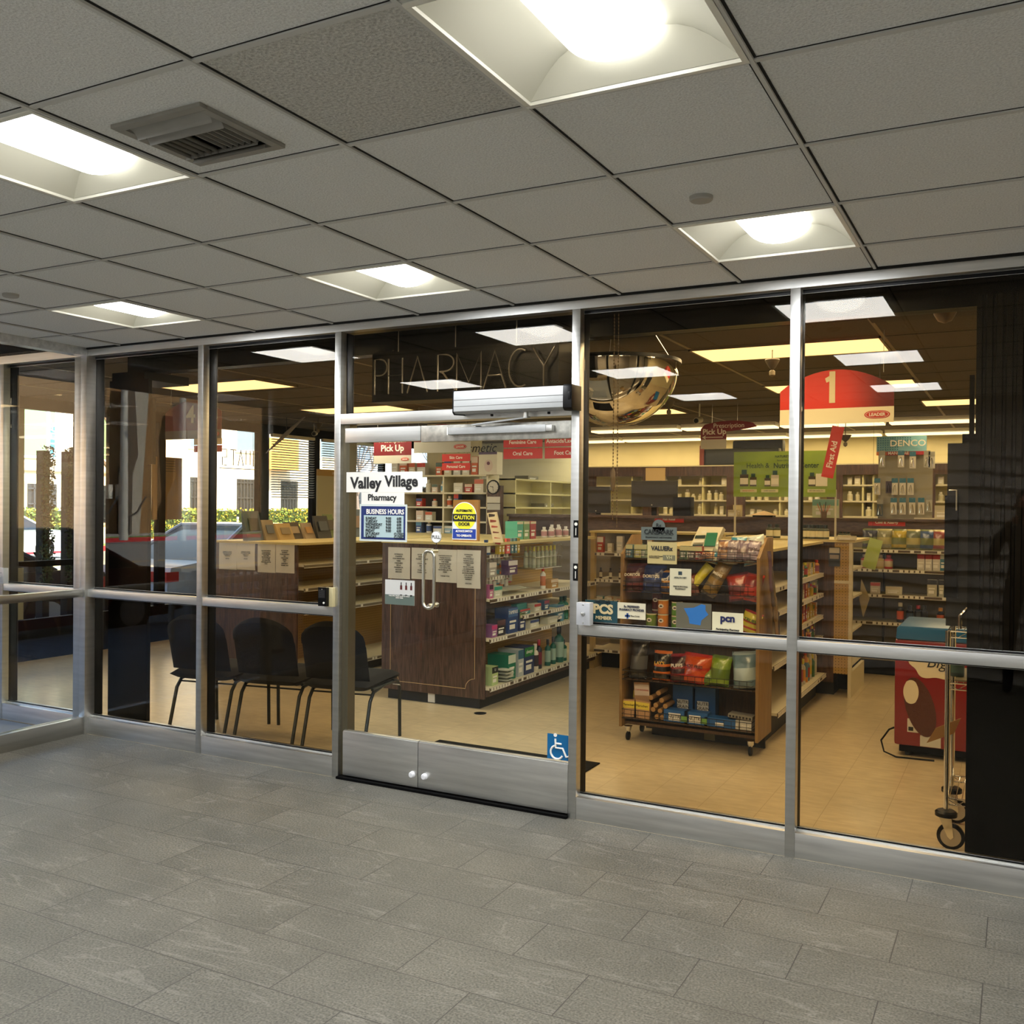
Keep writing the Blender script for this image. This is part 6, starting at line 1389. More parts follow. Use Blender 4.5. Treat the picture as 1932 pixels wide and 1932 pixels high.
blob('bite', [(bx-.085+.052*math.cos(a_)*(1 if abs(math.cos(a_)) < .7 else .9), bz+.095+.078*math.sin(a_)) for a_ in [i*PI/16 for i in range(32)]], cre, fy0-.008)
for i, (x0, y0, x1, y1, c) in enumerate(((1712, 1355, 1735, 1383, (214, 210, 200)), (1736, 1372, 1775, 1384, (60, 80, 150)), (1736, 1387, 1775, 1412, (206, 204, 196)))):
    a, b = PY(x0, y0, fy0), PY(x1, y1, fy0); MB().box(a.x, fy0-.003, b.z, b.x, fy0+.002, a.z).build('sticker', colm(*c), t)
a = PY(1717, 1375, fy0); MB().box(a.x-.01, fy0-.004, a.z-.012, a.x+.02, fy0-.002, a.z+.014).build('sticker_mark', ink, t)
MB().box(fx0+.03, fy0+.03, .03, fx1-.03, fy1-.03, .075).build('base', blk2, t)
for x in (fx0+.08, fx1-.08):
    for y in (fy0+.07, fy1-.07): MB().cyl((x-.015, y, .025), (x+.015, y, .025), .025, 12).build('wheel', blk, t)
mb = MB(); mb.tube([(fx0+.02, fy0+.05, .30*0+.19), (fx0-.03, fy0-.0, .17), (fx0-.075, fy0-.03, .10), (fx0-.055, fy0-.04, .03), (fx0+.02, fy0-.05, .006), (fx0+.25, fy0-.03, .006)], .006, 6); mb.build('power_cord', blk, t)
rx0, rx1, ry0, ry1 = -.293, .42, .49, .93
t = thing('wire_rack', 'chrome wire rack on rubber casters behind the right pane', 'rack', (0, .7, 0))
for i, (x, y) in enumerate(((rx0, ry0), (rx1, ry0), (rx0, ry1), (rx1, ry1))):
    MB().cyl((x, y, .15), (x, y, 1.05), .0125, 12).build('post', chrome, t)
    MB().lathe([(.035, 0), (.05, .004), (.05, .022), (.04, .03), (0, .03)], (x, y, .155), 20).build('bumper', blk, t)
    mb = MB(); [mb.prism([(x-.03, .155), (x+.025, .155), (x+.034, .064), (x+.022, .052), (x+.008, .064)], 'y', y+q-.0015, y+q+.0015) for q in (-.020, .020)]; mb.build('caster_fork', chrome, t)
    MB().lathe([(0, -.014), (.045, -.014), (.062, -.010), (.064, 0), (.062, .010), (.045, .014), (0, .014)], (x+.022, y, .064), 24, axis='y').build('tyre', blk, t)
    MB().lathe([(0, -.016), (.046, -.016), (.048, 0), (.046, .016), (0, .016)], (x+.022, y, .064), 20, axis='y').build('wheel_disc', colm(196, 186, 170), t)
for z in (.245, .80, 1.05):
    mb = MB()
    for y in (ry0, ry1): mb.cyl((rx0, y, z), (rx1, y, z), .004, 6); mb.cyl((rx0, y, z-.03), (rx1, y, z-.03), .003, 6); mb.tube([(rx0+(rx1-rx0)*k/16, y, z-(.03 if k % 2 else 0)) for k in range(17)], .0022, 4)
    for k in range(26): x = rx0+(rx1-rx0)*(k+.5)/26; mb.cyl((x, ry0, z+.004), (x, ry1, z+.004), .0018, 4)
    for x in (rx0, rx1): mb.cyl((x, ry0, z), (x, ry1, z), .004, 6)
    mb.build('wire_shelf', chrome, t)
MB().box(rx0+.03, ry0+.02, .806, rx1-.02, ry1-.02, .815).build('shelf_mat', mat('shelf_mat', (120, 112, 90), .5), t)
mb = MB(); mb.tube([(rx0+.05, ry0+.03, 1.06), (rx0+.05, ry0+.03, 1.12), (rx0+.08, ry0+.03, 1.16), (rx0+.14, ry0+.03, 1.17), (rx0+.35, ry0+.03, 1.17)], .009, 8); mb.build('push_handle', chrome, t)
bottle('dark green can jar on the middle shelf of wire rack', PY(1805, 1280, .62).x, .62, .816, .034, .13, (26, 50, 34), (40, 60, 44), (44, 76, 54), group=None, neck=.8, name='food_jar')
t = thing('cardboard_box', 'open cardboard box with folded flap on the lower wire rack shelf', 'box', (.0, .7, .25))
cb = mat('box_brown', (150, 116, 76), .8); MB().box(-.17, .60, .252, .30, .88, .60).build('carton', cb, t)
mb = MB(); q = .60; mb.add([(-.17, .60, q), (-.17, .88, q), (-.42, .80, q-.10), (-.40, .55, q-.02), (-.17, .60, q+.004), (-.17, .88, q+.004), (-.42, .80, q-.096), (-.40, .55, q-.016)], [(0,1,2,3),(7,6,5,4),(0,4,5,1),(1,5,6,2),(2,6,7,3),(3,7,4,0)]); 
mb = MB(); A = PY(1748, 1402, .62); B_ = PY(1765, 1374, .55); C_ = PY(1813, 1355, .60); D2 = PY(1800, 1384, .66)
mb.add([A, B_, C_, D2, A+Vector((0,.004,0)), B_+Vector((0,.004,0)), C_+Vector((0,.004,0)), D2+Vector((0,.004,0))], [(0,1,2,3),(7,6,5,4),(0,4,5,1),(1,5,6,2),(2,6,7,3),(3,7,4,0)]); mb.build('flap', mat('flap_tan', (200, 160, 108), .8), t)
t = thing('dark_cabinet', 'dark upright cabinet standing on the wire rack at right', 'cabinet', (.1, .8, 1.06))
a = PY(1788, 860, .62); MB().box(a.x, .62, 1.06, .55, .92, 1.96).build('body', mat('cabinet_dark', (24, 25, 26), .4), t); a = PY(1783, 935, .61); MB().box(a.x, .60, 1.2, a.x+.06, .62, a.z).build('door_edge', blk, t); mb = MB(); p = PY(1797, 925, .6); mb.tube([(p.x-.015, .60, p.z), (p.x+.02, .58, p.z), (p.x+.02, .58, p.z-.1)], .004, 6); mb.build('handle', steel, t)

# ================================================================ stickers and papers on the glass
FY = GY-.002
def sheet(x0, y0, x1, y1, m, lab, cat, Y=FY, name='window_sticker', group=None, rough=False):
    a, b = PY(x0, y0, Y), PY(x1, y1, Y)
    t = thing(name, lab, cat, ((a.x+b.x)/2, Y, b.z), group); MB().box(a.x, Y-.0012, b.z, b.x, Y, a.z).build('sheet', m, t)
    return t, a, b
DF = .0225
t, a, b = sheet(654, 891, 797, 929, paper, 'long white paper banner reading Valley Village on the left door', 'paper sign', Y=DF, name='paper_sign')
L_ = b.x-a.x; q = PY(690, 912, DF-.002); text('Valley', .092, (q.x, DF-.0025, q.z), ink, t, bold=.0028); q = PY(757, 910, DF-.002); text('Village', .088, (q.x, DF-.0025, q.z+.004), ink, t, bold=.0028)
t, a, b = sheet(682, 929, 763, 955, paper, 'white paper reading Pharmacy below the Valley Village banner', 'paper sign', Y=DF, name='paper_sign'); q = PY(721, 939, DF); text('Pharmacy', .052, (q.x, DF-.0025, q.z), ink, t, bold=.0012)
t, a, b = sheet(679, 951, 768, 1023, colm(206, 214, 208), 'blue and white Business Hours sign on the left door', 'sign', Y=DF-.003, name='hours_sign')
navy = colm(24, 44, 104)
w_, h_ = b.x-a.x, a.z-b.z
mb = MB(); g = .012; mb.box(a.x+g, DF-.0055, b.z+g, b.x-g, DF-.004, a.z-g, 0); mb.box(a.x+g+.02, DF-.006, b.z+g+.012, b.x-g-.012, DF-.0055, b.z+h_*.70, 1); mb.build('panel', [navy, colm(176, 198, 200)], t)
text('BUSINESS HOURS', .040, ((a.x+b.x)/2+.015, DF-.0075, a.z-.045), whites, t, bold=.0008, sx=.86)
for i, (d_, o_, c_) in enumerate((('SUNDAY', '9:00', '6:00'), ('TUESDAY', '9:00', '6:00'), ('WEDNESDAY', '9:00', '6:00'), ('THURSDAY', '9:00', '6:00'), ('FRIDAY', '9:00', '6:00'), ('SATURDAY', '', 'CLOSED'), ('SUNDAY', '', 'CLOSED'))):
    z_ = b.z+h_*.70-.018-i*(h_*.58/7); text(d_, .022, (a.x+.045, DF-.0075, z_), ink, t, align='LEFT', sx=.9, bold=.0003)
    if o_: text(o_, .022, (a.x+w_*.62, DF-.0075, z_), ink, t, bold=.0003)
    text(c_, .022, (a.x+w_*.84, DF-.0075, z_), ink, t, bold=.0003, sx=.85)
t = thing('caution_sign', 'yellow round-topped Automatic Caution Door sticker on the right door', 'sticker', (PY(876, 1020, DF).x, DF, PY(876, 1020, DF).z))
a, b = PY(854, 947, DF), PY(899, 1019, DF); R1 = (b.x-a.x)/2; cx_ = (a.x+b.x)/2; cz_ = a.z-R1
MB().prism([(a.x, b.z), (b.x, b.z), (b.x, cz_)]+[(cx_+R1*math.cos(i*PI/16), cz_+R1*math.sin(i*PI/16)) for i in range(17)]+[(a.x, cz_)], 'y', DF-.0012, DF).build('sheet', colm(222, 224, 226), t)
MB().prism([(cx_+R1*.95*math.cos(i*PI/20), cz_-.002+R1*.97*math.sin(i*PI/20)) for i in range(40)], 'y', DF-.002, DF-.0012).build('yellow_disc', colm(236, 226, 50), t)
MB().box(a.x+.002, DF-.003, cz_-.030, b.x-.002, DF-.002, cz_+.012).build('black_band', ink, t); MB().box(a.x+.004, DF-.003, b.z+.007, b.x-.004, DF-.002, b.z+.060).build('blue_band', colm(30, 60, 150), t)
for s_, z_, sz_, m_ in (('AUTOMATIC', cz_+.030, .0185, ink), ('CAUTION', cz_-.009, .030, colm(236, 226, 50)), ('DOOR', cz_-.045, .025, ink), ('ACTIVATE SWITCH', b.z+.047, .0155, whites), ('TO OPERATE', b.z+.022, .0165, whites)): text(s_, sz_, (cx_, DF-.0045, z_), m_, t, bold=.0005, sx=.98 if len(s_) < 12 else .80)
t, a, b = sheet(727, 1093, 782, 1143, colm(206, 206, 202), 'small flyer with three dropper bottles low on the left door', 'flyer', Y=DF, name='flyer')
MB().box(a.x, DF-.002, b.z, b.x, DF-.0012, b.z+(a.z-b.z)*.4).build('lower_band', colm(96, 110, 102), t)
for k in range(3):
    x = a.x+(b.x-a.x)*(.55+.17*k); mb = MB(); mb.box(x-.007, DF-.002, a.z-.055, x+.007, DF-.0012, a.z-.03, 0); mb.box(x-.003, DF-.002, a.z-.03, x+.003, DF-.0012, a.z-.012, 1); mb.box(x-.007, DF-.002, a.z-.09, x+.007, DF-.0012, a.z-.083, 1); mb.build('bottle_picture', [colm(90, 30, 30), ink], t)
text('FULL SPECTRUM HEMP EXTRACT\nSOLD HERE', .010, ((a.x+b.x)/2, DF-.0035, b.z+.045), whites, t)
t, a, b = sheet(1033, 1383, 1072, 1436, colm(0, 98, 152), 'blue wheelchair access sticker at lower right of the right door', 'sticker', Y=DF)
mb = MB(); cx_, cz_ = (a.x+b.x)/2-.002, (a.z+b.z)/2; s_ = .085
def T(pts, r): mb.tube([(cx_+p[0]*s_, DF-.003, cz_+p[1]*s_) for p in pts], r, 6)
mb.lathe([(0, .002), (.010, .002), (.010, 0)], (cx_-.012, DF-.001, cz_+.062), 14, axis='y'); T([(-.13, .5), (-.10, -.05), (.38, -.05), (.62, -.55), (.8, -.48)], .0055); T([(-.10, .22), (.3, .22)], .005)
T([(-.02+.42*math.cos(a_), -.32+.42*math.sin(a_)) for a_ in [PI*.62+i*(PI*1.22)/14 for i in range(15)]], .0055)
mb.build('symbol', whites, t)
# pane three stickers
t, a, b = sheet(1210, 994, 1277, 1020, mat('decal_grey', (86, 92, 84), .5), 'grey Caremark pharmacy network decal on the third pane', 'sticker', name='window_decal')
mb = MB(); mb.prism([(PY(1243, 990, FY).x+.034*math.cos(i*PI/12), PY(1243, 993, FY).z+.034*math.sin(i*PI/12)) for i in range(24)], 'y', FY-.0012, FY); mb.build('round_top', MATS['decal_grey'], t)
gk = colm(20, 24, 20)
def tx(s_, sz_, px, py_, m_, **k): q = PY(px, py_, FY); return text(s_, sz_, (q.x, FY-.003, q.z), m_, t, **k)
tx('CAREMARK', .034, 1243, 1004, gk, bold=.0008, sx=.88); tx('PHARMACY NETWORK', .0115, 1243, 1014, gk, sx=1.15); tx('Rx', .026, 1243, 991, gk)
q = PY(1243, 1010, FY); MB().box(a.x+.02, FY-.002, q.z, b.x-.02, FY-.0012, q.z+.0015).build('line', gk, t)
t, a, b = sheet(1222, 1022, 1277, 1065, colm(176, 156, 100), 'tan ValueRx decal on the third pane', 'sticker', name='window_decal')
tx('VALUERx', .031, 1249, 1035, ink, bold=.0010, sx=.88); tx('A Value Added Managed\nPharmacy Program', .0072, 1225, 1050, ink, align='LEFT')
A_, B_ = PY(1251, 1047, FY), PY(1274, 1058, FY); MB().box(A_.x, FY-.002, B_.z, B_.x, FY-.0012, A_.z).build('logo_box', colm(110, 104, 76), t); q = PY(1263, 1052, FY); text('VH', .024, (q.x, FY-.0035, q.z), colm(190, 180, 130), t)
t, a, b = sheet(1264, 1072, 1304, 1125, colm(196, 186, 152), 'cream Health Net participating pharmacy card on the third pane', 'sticker', name='window_decal')
A_, B_ = PY(1280, 1078, FY), PY(1287, 1085, FY); MB().box(A_.x, FY-.002, B_.z, B_.x, FY-.0012, A_.z).build('emblem', colm(34, 50, 56), t); tx('HEALTH NET', .012, 1284, 1090, colm(34, 50, 56), sx=.9); tx('PARTICIPATING\nPHARMACY', .0115, 1284, 1109, ink, sx=.9)
t, a, b = sheet(1104, 1131, 1165, 1176, colm(18, 60, 66), 'dark teal Welcome PCS Member sticker beside the grey switch', 'sticker', name='window_decal')
tx('WELCOME', .018, 1137, 1136, colm(8, 20, 24), bold=.0006); tx('PCS', .066, 1138, 1150, colm(196, 176, 130), bold=.0030); tx('MEMBER', .024, 1139, 1166, colm(196, 176, 130), bold=.0008)
t, a, b = sheet(1165, 1136, 1218, 1170, colm(206, 196, 166), 'cream Rx Preferred Pharmacy Provider card on the third pane', 'sticker', name='window_decal')
tx('Rx PREFERRED\nPHARMACY PROVIDER', .0165, 1192, 1148, colm(20, 30, 60), sx=.80, bold=.0003)
q = PY(1184, 1162, FY); mb = MB(); x, z_ = q.x, q.z; mb.box(x-.005, FY-.002, z_-.014, x+.005, FY-.0012, z_+.014); mb.box(x-.014, FY-.002, z_-.005, x+.014, FY-.0012, z_+.005); mb.build('cross_emblem', colm(20, 60, 120), t); tx('Blue Cross', .011, 1190, 1162, ink, align='LEFT')
t, a, b = sheet(1344, 1154, 1402, 1194, colm(206, 196, 160), 'cream PCN participating pharmacy card above the rail in the third pane', 'sticker', name='window_decal')
tx('pcn', .050, 1373, 1167, colm(20, 26, 70), bold=.0022); tx('Participating Pharmacy', .0125, 1373, 1188, ink, bold=.0004, sx=1.0)
t, a, b = sheet(1276, 1136, 1342, 1188, mat('clear_film', (90, 84, 66), .4), 'brownish film sticker with blue star shape on the third pane', 'sticker', name='window_decal')
cx_, cz_ = (a.x+b.x)/2+.01, (a.z+b.z)/2+.01; MB().prism([(cx_-.06, cz_+.025), (cx_-.01, cz_+.03), (cx_+.03, cz_+.05), (cx_+.05, cz_+.045), (cx_+.05, cz_+.02), (cx_+.065, cz_-.0), (cx_+.03, cz_-.03), (cx_+.025, cz_-.055), (cx_-.03, cz_-.05), (cx_-.035, cz_-.02)], 'y', FY-.002, FY-.0012).build('star_shape', colm(36, 100, 160), t)
# ================================================================ street outside
def MR(p): return Vector((p.x, .12-p.y, p.z))     # where a thing really stands that the photo shows mirrored in the glass
walkm = mat('sidewalk', (150, 150, 150), .7, noise=.12, nscale=5)
asph = mat('asphalt', (116, 118, 120), .9, noise=.12, nscale=60)
grass = mat('grass', (96, 140, 60), .95, noise=.4, nscale=60)
concrete = mat('concrete', (176, 172, 162), .9, noise=.2, nscale=14, bump=.3)
tanw = mat('tan_stucco_shaded', (150, 118, 80), .9, noise=.08)  # tan wall, its colour browned to stand for shade
creamw = mat('cream_stucco', (226, 206, 176), .9, noise=.05)
whitew = mat('white_stucco', (232, 230, 222), .9, noise=.04)
orangew = mat('orange_stucco', (222, 170, 90), .9, noise=.05)
pav = D_.materials.new('shaded_paving'); pav.use_nodes = True
n_, l_ = pav.node_tree.nodes, pav.node_tree.links; tc_ = n_.new('ShaderNodeTexCoord'); br_ = n_.new('ShaderNodeTexBrick'); l_.new(tc_.outputs['Object'], br_.inputs[0])
br_.inputs['Scale'].default_value = 1; br_.inputs['Brick Width'].default_value = .61; br_.inputs['Row Height'].default_value = .305; br_.inputs['Mortar Size'].default_value = .006
br_.inputs['Color1'].default_value = srgb(120, 124, 132); br_.inputs['Color2'].default_value = srgb(132, 136, 144); br_.inputs['Mortar'].default_value = srgb(60, 60, 64); l_.new(br_.outputs[0], n_['Principled BSDF'].inputs['Base Color']); n_['Principled BSDF'].inputs['Roughness'].default_value = .6
sobj('ground_walk', MB().prism([(-10.2, -60), (-5.885, -60), (-5.885, 0), (-9.03, 0), (-9.03, 90), (-10.2, 90)], 'z', -.3, -.005), pav, origin=(0, 0, 0))
def cx_far(y): return -29.6 if y > 12 else -35.7 if y < -20 else -29.6-(12-y)/32*6.1
ys = [-90, -60, -20, -10, 0, 12, 40, 90, 140]
sobj('ground_road', MB().prism([(-10.2, -90), (-10.2, 140)]+[(cx_far(y), y) for y in reversed(ys)], 'z', -.4, -.15), asph, origin=(0, 0, 0))
def strip(d0, d1, z0, z1, m, name): sobj(name, MB().prism([(cx_far(y)-d0, y) for y in ys]+[(cx_far(y)-d1, y) for y in reversed(ys)], 'z', z0, z1), m, origin=(0, 0, 0))
strip(0, .35, -.4, .03, mat('red_curb', (190, 40, 50), .7), 'ground_curb')
strip(.35, 1.9, -.4, .02, grass, 'ground_verge'); strip(1.9, 5.0, -.4, .03, walkm, 'ground_far_walk'); strip(5.0, 60, -.5, .025, walkm, 'ground_lot')
yl = mat('yellow_paint', (214, 170, 60), .8)
mb = MB()
for x in (-20.2, -20.5, -23.6): mb.box(x, -70, -.150, x+.12, 100, -.146)
sobj('ground_lines', mb, yl, origin=(0, 0, 0))
sobj('ground_kerb', MB().box(-10.35, -60, -.4, -10.2, 90, 0), walkm)

def windows(parent, X, y0, y1, z0, z1, m, fm, bars=False, d=.12):
    MB().box(X, y0-.12, z0-.12, X+.06, y1+.12, z1+.12).build('window_frame', fm, parent)
    o = MB().box(X+.02, y0, z0, X+.07, y1, z1).build('window', m, parent)
    if bars:
        mb = MB(); k = int((y1-y0)/.25)
        for i in range(1, k): mb.box(X+.12, y0+(y1-y0)*i/k-.02, z0, X+.15, y0+(y1-y0)*i/k+.02, z1)
        for zz in (z0+.2, (z0+z1)/2, z1-.2): mb.box(X+.12, y0, zz-.02, X+.15, y1, zz+.02)
        mb.build('window_grille', mat('grille_dark', (60, 64, 70), .5), o)
gw = mat('green_glass', (120, 150, 110), .3); bw = mat('blue_glass', (110, 140, 170), .2); dkw = mat('dark_glass', (40, 44, 50), .2)
# transmitted side: cream and white buildings (y > 0)
t = thing('building', 'cream apartment building with green tinted windows across the street at far left', 'building', (-40, 18, 0), 'buildings across the street')
MB().box(-52, 4, -.3, -37, 29.5, 14).build('wall', creamw, t)
for yy in (7, 10.6, 14.2, 17.8, 21.4, 25): windows(t, -37, yy, yy+1.5, 3.6, 6.9, gw, whitew); windows(t, -37, yy+.2, yy+1.6, .7, 2.4, dkw, creamw, True); windows(t, -37, yy, yy+1.5, 8, 11, gw, whitew)
MB().box(-37, 4, 2.95, -36.9, 29.5, 3.05).build('ledge', colm(200, 170, 140), t)
t = thing('building', 'white building with barred ground floor windows across the street', 'building', (-42, 40, 0), 'buildings across the street')
MB().box(-56, 30.5, -.3, -38.5, 62, 12).build('wall', whitew, t)
for yy in (32, 35.4, 39, 42.6, 46.4, 50, 54): windows(t, -38.5, yy, yy+1.5, .9, 3.0, dkw, whitew, True); windows(t, -38.5, yy, yy+1.5, 4.6, 6.2, bw, whitew)
MB().box(-38.5, 37, 3.6, -37.6, 39.6, 5.4).build('bay', orangew, t)
t = thing('building', 'tall pale grey-blue building behind the white one', 'building', (-60, 30, 0), 'buildings across the street')
MB().box(-72, 28, -.3, -58, 70, 22).build('wall', mat('pale_blue_stucco', (170, 184, 204), .9), t)
for yy in range(30, 68, 5): windows(t, -58, yy, yy+2, 8, 11, bw, whitew)
# mirrored side: tan building with concrete fins (y < 0)
t = thing('building', 'tan building with sloped concrete fins, mirrored in the corner panes', 'building', (-44, -30, 0), 'buildings across the street')
MB().box(-56, -62, -.3, -41, -14, 12).build('wall', tanw, t)
for px, z in ((205, 0), (213, 0), (195, 0)): pass
def onr(px, py_, X): return MR(PX(px, py_, X))
a, b = onr(222, 880, -41), onr(250, 998, -41); MB().box(-41.02, b.y, 0, -40.9, a.y, a.z).build('doorway', dkw, t)
mb = MB()
for z in (1.9, 3.6): mb.box(-40.9, b.y, z, -40.85, a.y, z+.06)
mb.box(-40.9, (a.y+b.y)/2-.04, 0, -40.85, (a.y+b.y)/2+.04, a.z); mb.build('door_bars', concrete, t)
a, b = onr(240, 830, -41), onr(252, 856, -41); MB().box(-41.02, b.y, b.z, -40.9, a.y, a.z).build('window', dkw, t)
for px in (202, 221):
    a, b = onr(px-5, 914, -41), onr(px+3, 941, -41); MB().box(-40.95, b.y, b.z, -40.7, a.y, a.z).build('wall_lamp', whitew, t)
for px0, px1, ptop in ((249, 278, 860), (340, 372, 900)):
    X = -39.5; a, b = onr(px0, 995, X), onr(px1, 995, X); zt = PX(px1-5, ptop, X).z; zk = PX(px0, ptop+35, X).z
    MB().prism([(a.y, 0), (b.y*1.0+.5, 0), (b.y-.1, zt+4), (b.y+.9, zt+4), (b.y+.6, zt), (a.y, zk)], 'x', X-1.0, X).build('concrete_fin', concrete, t)
t = thing('building', 'orange and white building mirrored in the corner pane at right', 'building', (-42, -60, 0), 'buildings across the street')
MB().box(-56, -90, -.3, -41.5, -62.5, 9).build('wall', orangew, t)
for yy in (-65, -70, -76, -82): windows(t, -41.5, yy-1.5, yy, 1, 4, whitew, whitew)
# handrails
for i, px in enumerate((205, 258)):
    p = onr(px, 1000, -38); mb = MB(); s = 1 if i == 0 else 1
    mb.tube([(-38, p.y+.5, 0), (-38, p.y+.45, .95), (-38, p.y, 1.15), (-38, p.y-.5, 1.9), (-38, p.y-.9, 1.9), (-38, p.y-.95, 0)], .05, 6)
    tag(mb.build('hand_rail', mat('rail_dark', (50, 52, 56), .5)), 'dark handrail by the tan building, mirrored in corner pane, %s' % ('left', 'right')[i], 'handrail', 'handrails at the tan building')
# lamp posts and banner
for i, (px, X, mir, hh) in enumerate(((233, -34.2, True, 9), (343, -32, True, 9), (90, -30.8, False, 8))):
    p = PX(px, 1010, X); p = MR(p) if mir else p
    t = thing('street_lamp', ['pale street lamp post mirrored at centre of the corner pane', 'pale street lamp post mirrored beside the first mullion', 'slim lamp post carrying a blue banner at far left'][i], 'street lamp', (X, p.y, 0), 'street lamp posts')
    MB().tube([(X, p.y, 0), (X, p.y, hh)], [.19 if i < 2 else .07, .12 if i < 2 else .06], 12).build('post', mat('post_white', (206, 206, 200), .5), t)
    MB().tube([(X, p.y, hh), (X+1.2, p.y, hh+.3)], .05, 8).build('arm', MATS['post_white'], t); MB().lathe([(.25, 0), (.2, .12), (0, .15)], (X+1.3, p.y, hh+.25), 12).build('lamp_head', MATS['post_white'], t)
    if i == 2:
        a, b = PX(91, 800, X), PX(103, 866, X); bn = MB().box(X-.01, a.y, b.z, X+.01, b.y, a.z).build('banner', colm(60, 150, 180), t); text('HOTHAP', .40, (X+.02, (a.y+b.y)/2, (a.z+b.z)/2), whites, bn, face='r', rot=PI/2)
# hedges
def hedge(y0, y1, x0, x1, h, lab, c1=(96, 120, 50), c2=(190, 170, 60)):
    r = random.Random(int(y0*10)); t = thing('hedge', lab, 'hedge', ((x0+x1)/2, (y0+y1)/2, 0), 'clipped hedges across the street')
    MB().box(x0+.1, y0+.1, 0, x1-.1, y1-.1, h-.08).build('core', mat('hedge_core', (50, 66, 30), .95, noise=.4, nscale=20), t)
    mb = MB()
    for k in range(int((y1-y0)*170)):
        s_ = r.random()
        p = Vector((x1-.08+r.uniform(0, .12), r.uniform(y0, y1), r.uniform(.05, h))) if s_ < .8 else Vector((r.uniform(x0, x1), r.uniform(y0, y1), h-.08+r.uniform(0, .12)))
        a_ = Vector((r.gauss(0,1), r.gauss(0,1), r.gauss(0,1))).normalized(); b_ = a_.cross(Vector((r.gauss(0,1), r.gauss(0,1), r.gauss(0,1)))).normalized(); s2 = r.uniform(.05, .09)
        mb.add([p-a_*s2, p+b_*s2*.6, p+a_*s2, p-b_*s2*.6], [(0,1,2,3)], 0 if r.random() < .6 else 1)
    mb.build('leaves', [mat('leaf_g%d' % c1[0], c1, .8), mat('leaf_y%d' % c2[0], c2, .8)], t, fix=False)
for i, (y0, y1) in enumerate(((8.5, 14.5), (15.5, 22.5), (25.5, 31), (32, 39), (40, 46))): hedge(y0, y1, -35.2, -34.0, 1.35, 'clipped yellow-green hedge across the street, %s from the left' % ORD[i])
for i, (y0, y1) in enumerate(((-47, -38), (-36.5, -33.5))): hedge(y0, y1, -39.6, -38.4, 1.2, 'hedge in front of the tan building, %s' % ('farther', 'nearer')[i])
# ivy pillars behind the far left pane
for i, (px0, px1, pt, lab) in enumerate(((75, 87, 850, 'dark green climbing column beside the pale post at far left'), (122, 139, 852, 'dark green climbing column right of the banner'))):
    X = -9.9; a, b = PX(px0, pt, X), PX(px1, 1010, X); r = random.Random(i); t = thing('climbing_plant', lab, 'plant', (X, (a.y+b.y)/2, 0), 'climbing plants on posts')
    MB().box(X-.06, a.y, 0, X+.06, b.y, a.z).build('trellis', mat('trellis_dark', (16, 20, 12), .9), t); mb = MB()
    for k in range(1500):
        p = Vector((X+r.uniform(.03, .14), r.uniform(a.y-.02, b.y+.02), r.uniform(.7, a.z+.05))); a_ = Vector((r.gauss(0,1), r.gauss(0,1), r.gauss(0,1))).normalized(); b_ = a_.cross(Vector((r.gauss(0,1), r.gauss(0,1), 0))).normalized(); s2 = r.uniform(.012, .022); mb.add([p-a_*s2, p+b_*s2*.6, p+a_*s2, p-b_*s2*.6], [(0,1,2,3)])
    mb.build('leaves', mat('ivy_leaf', (52, 74, 36), .8, noise=.3), t, fix=False)
# canopy posts along the walk and a bench
for i, (x, y, m_) in enumerate(((-7.25, -3.45, concrete), (-9.4, -6.5, concrete), (-9.3, 1.9, mat('pale_post', (196, 180, 140), .6)), (-9.3, 3.1, drk))):
    t = thing('canopy_post', ['slim canopy post on the shaded walk mirrored in second pane', 'far canopy post near the kerb', 'pale square post at the kerb behind the far left pane', 'dark post at the kerb behind corner pane'][i], 'post', (x, y, 0), 'posts carrying the canopy')
    MB().box(x-.05, y-.05, 0, x+.05, y+.05, H+.28).build('shaft', m_, t); MB().lathe([(.11, 0), (.11, .015), (.06, .03)], (x, y, 0), 16).build('base_plate', blk2, t)
wb = mat('bench_white', (206, 208, 212), .5)
t = thing('slatted_bench', 'white slatted bench on the shaded walk mirrored in the left panes', 'bench', (-8.92, -4.4, 0))
mb = MB(); 
for k in range(5): mb.box(-8.95+.09*k, -5.45, .42, -8.88+.09*k, -3.5, .445)
mb.build('seat', wb, t)
mb = MB(); mb.box(-8.58, -5.45, .78, -8.54, -3.5, .84); mb.box(-8.58, -5.45, .50, -8.54, -3.5, .55)
for k in range(16): mb.box(-8.575, -5.42+.13*k, .55, -8.545, -5.38+.13*k, .78)
mb.build('backrest', wb, t)
for x in (-8.95, -8.58):
    for y in (-5.44, -3.55): MB().box(x, y, 0, x+.05, y+.05, .84 if x > -8.7 else .42).build('leg', wb, t)

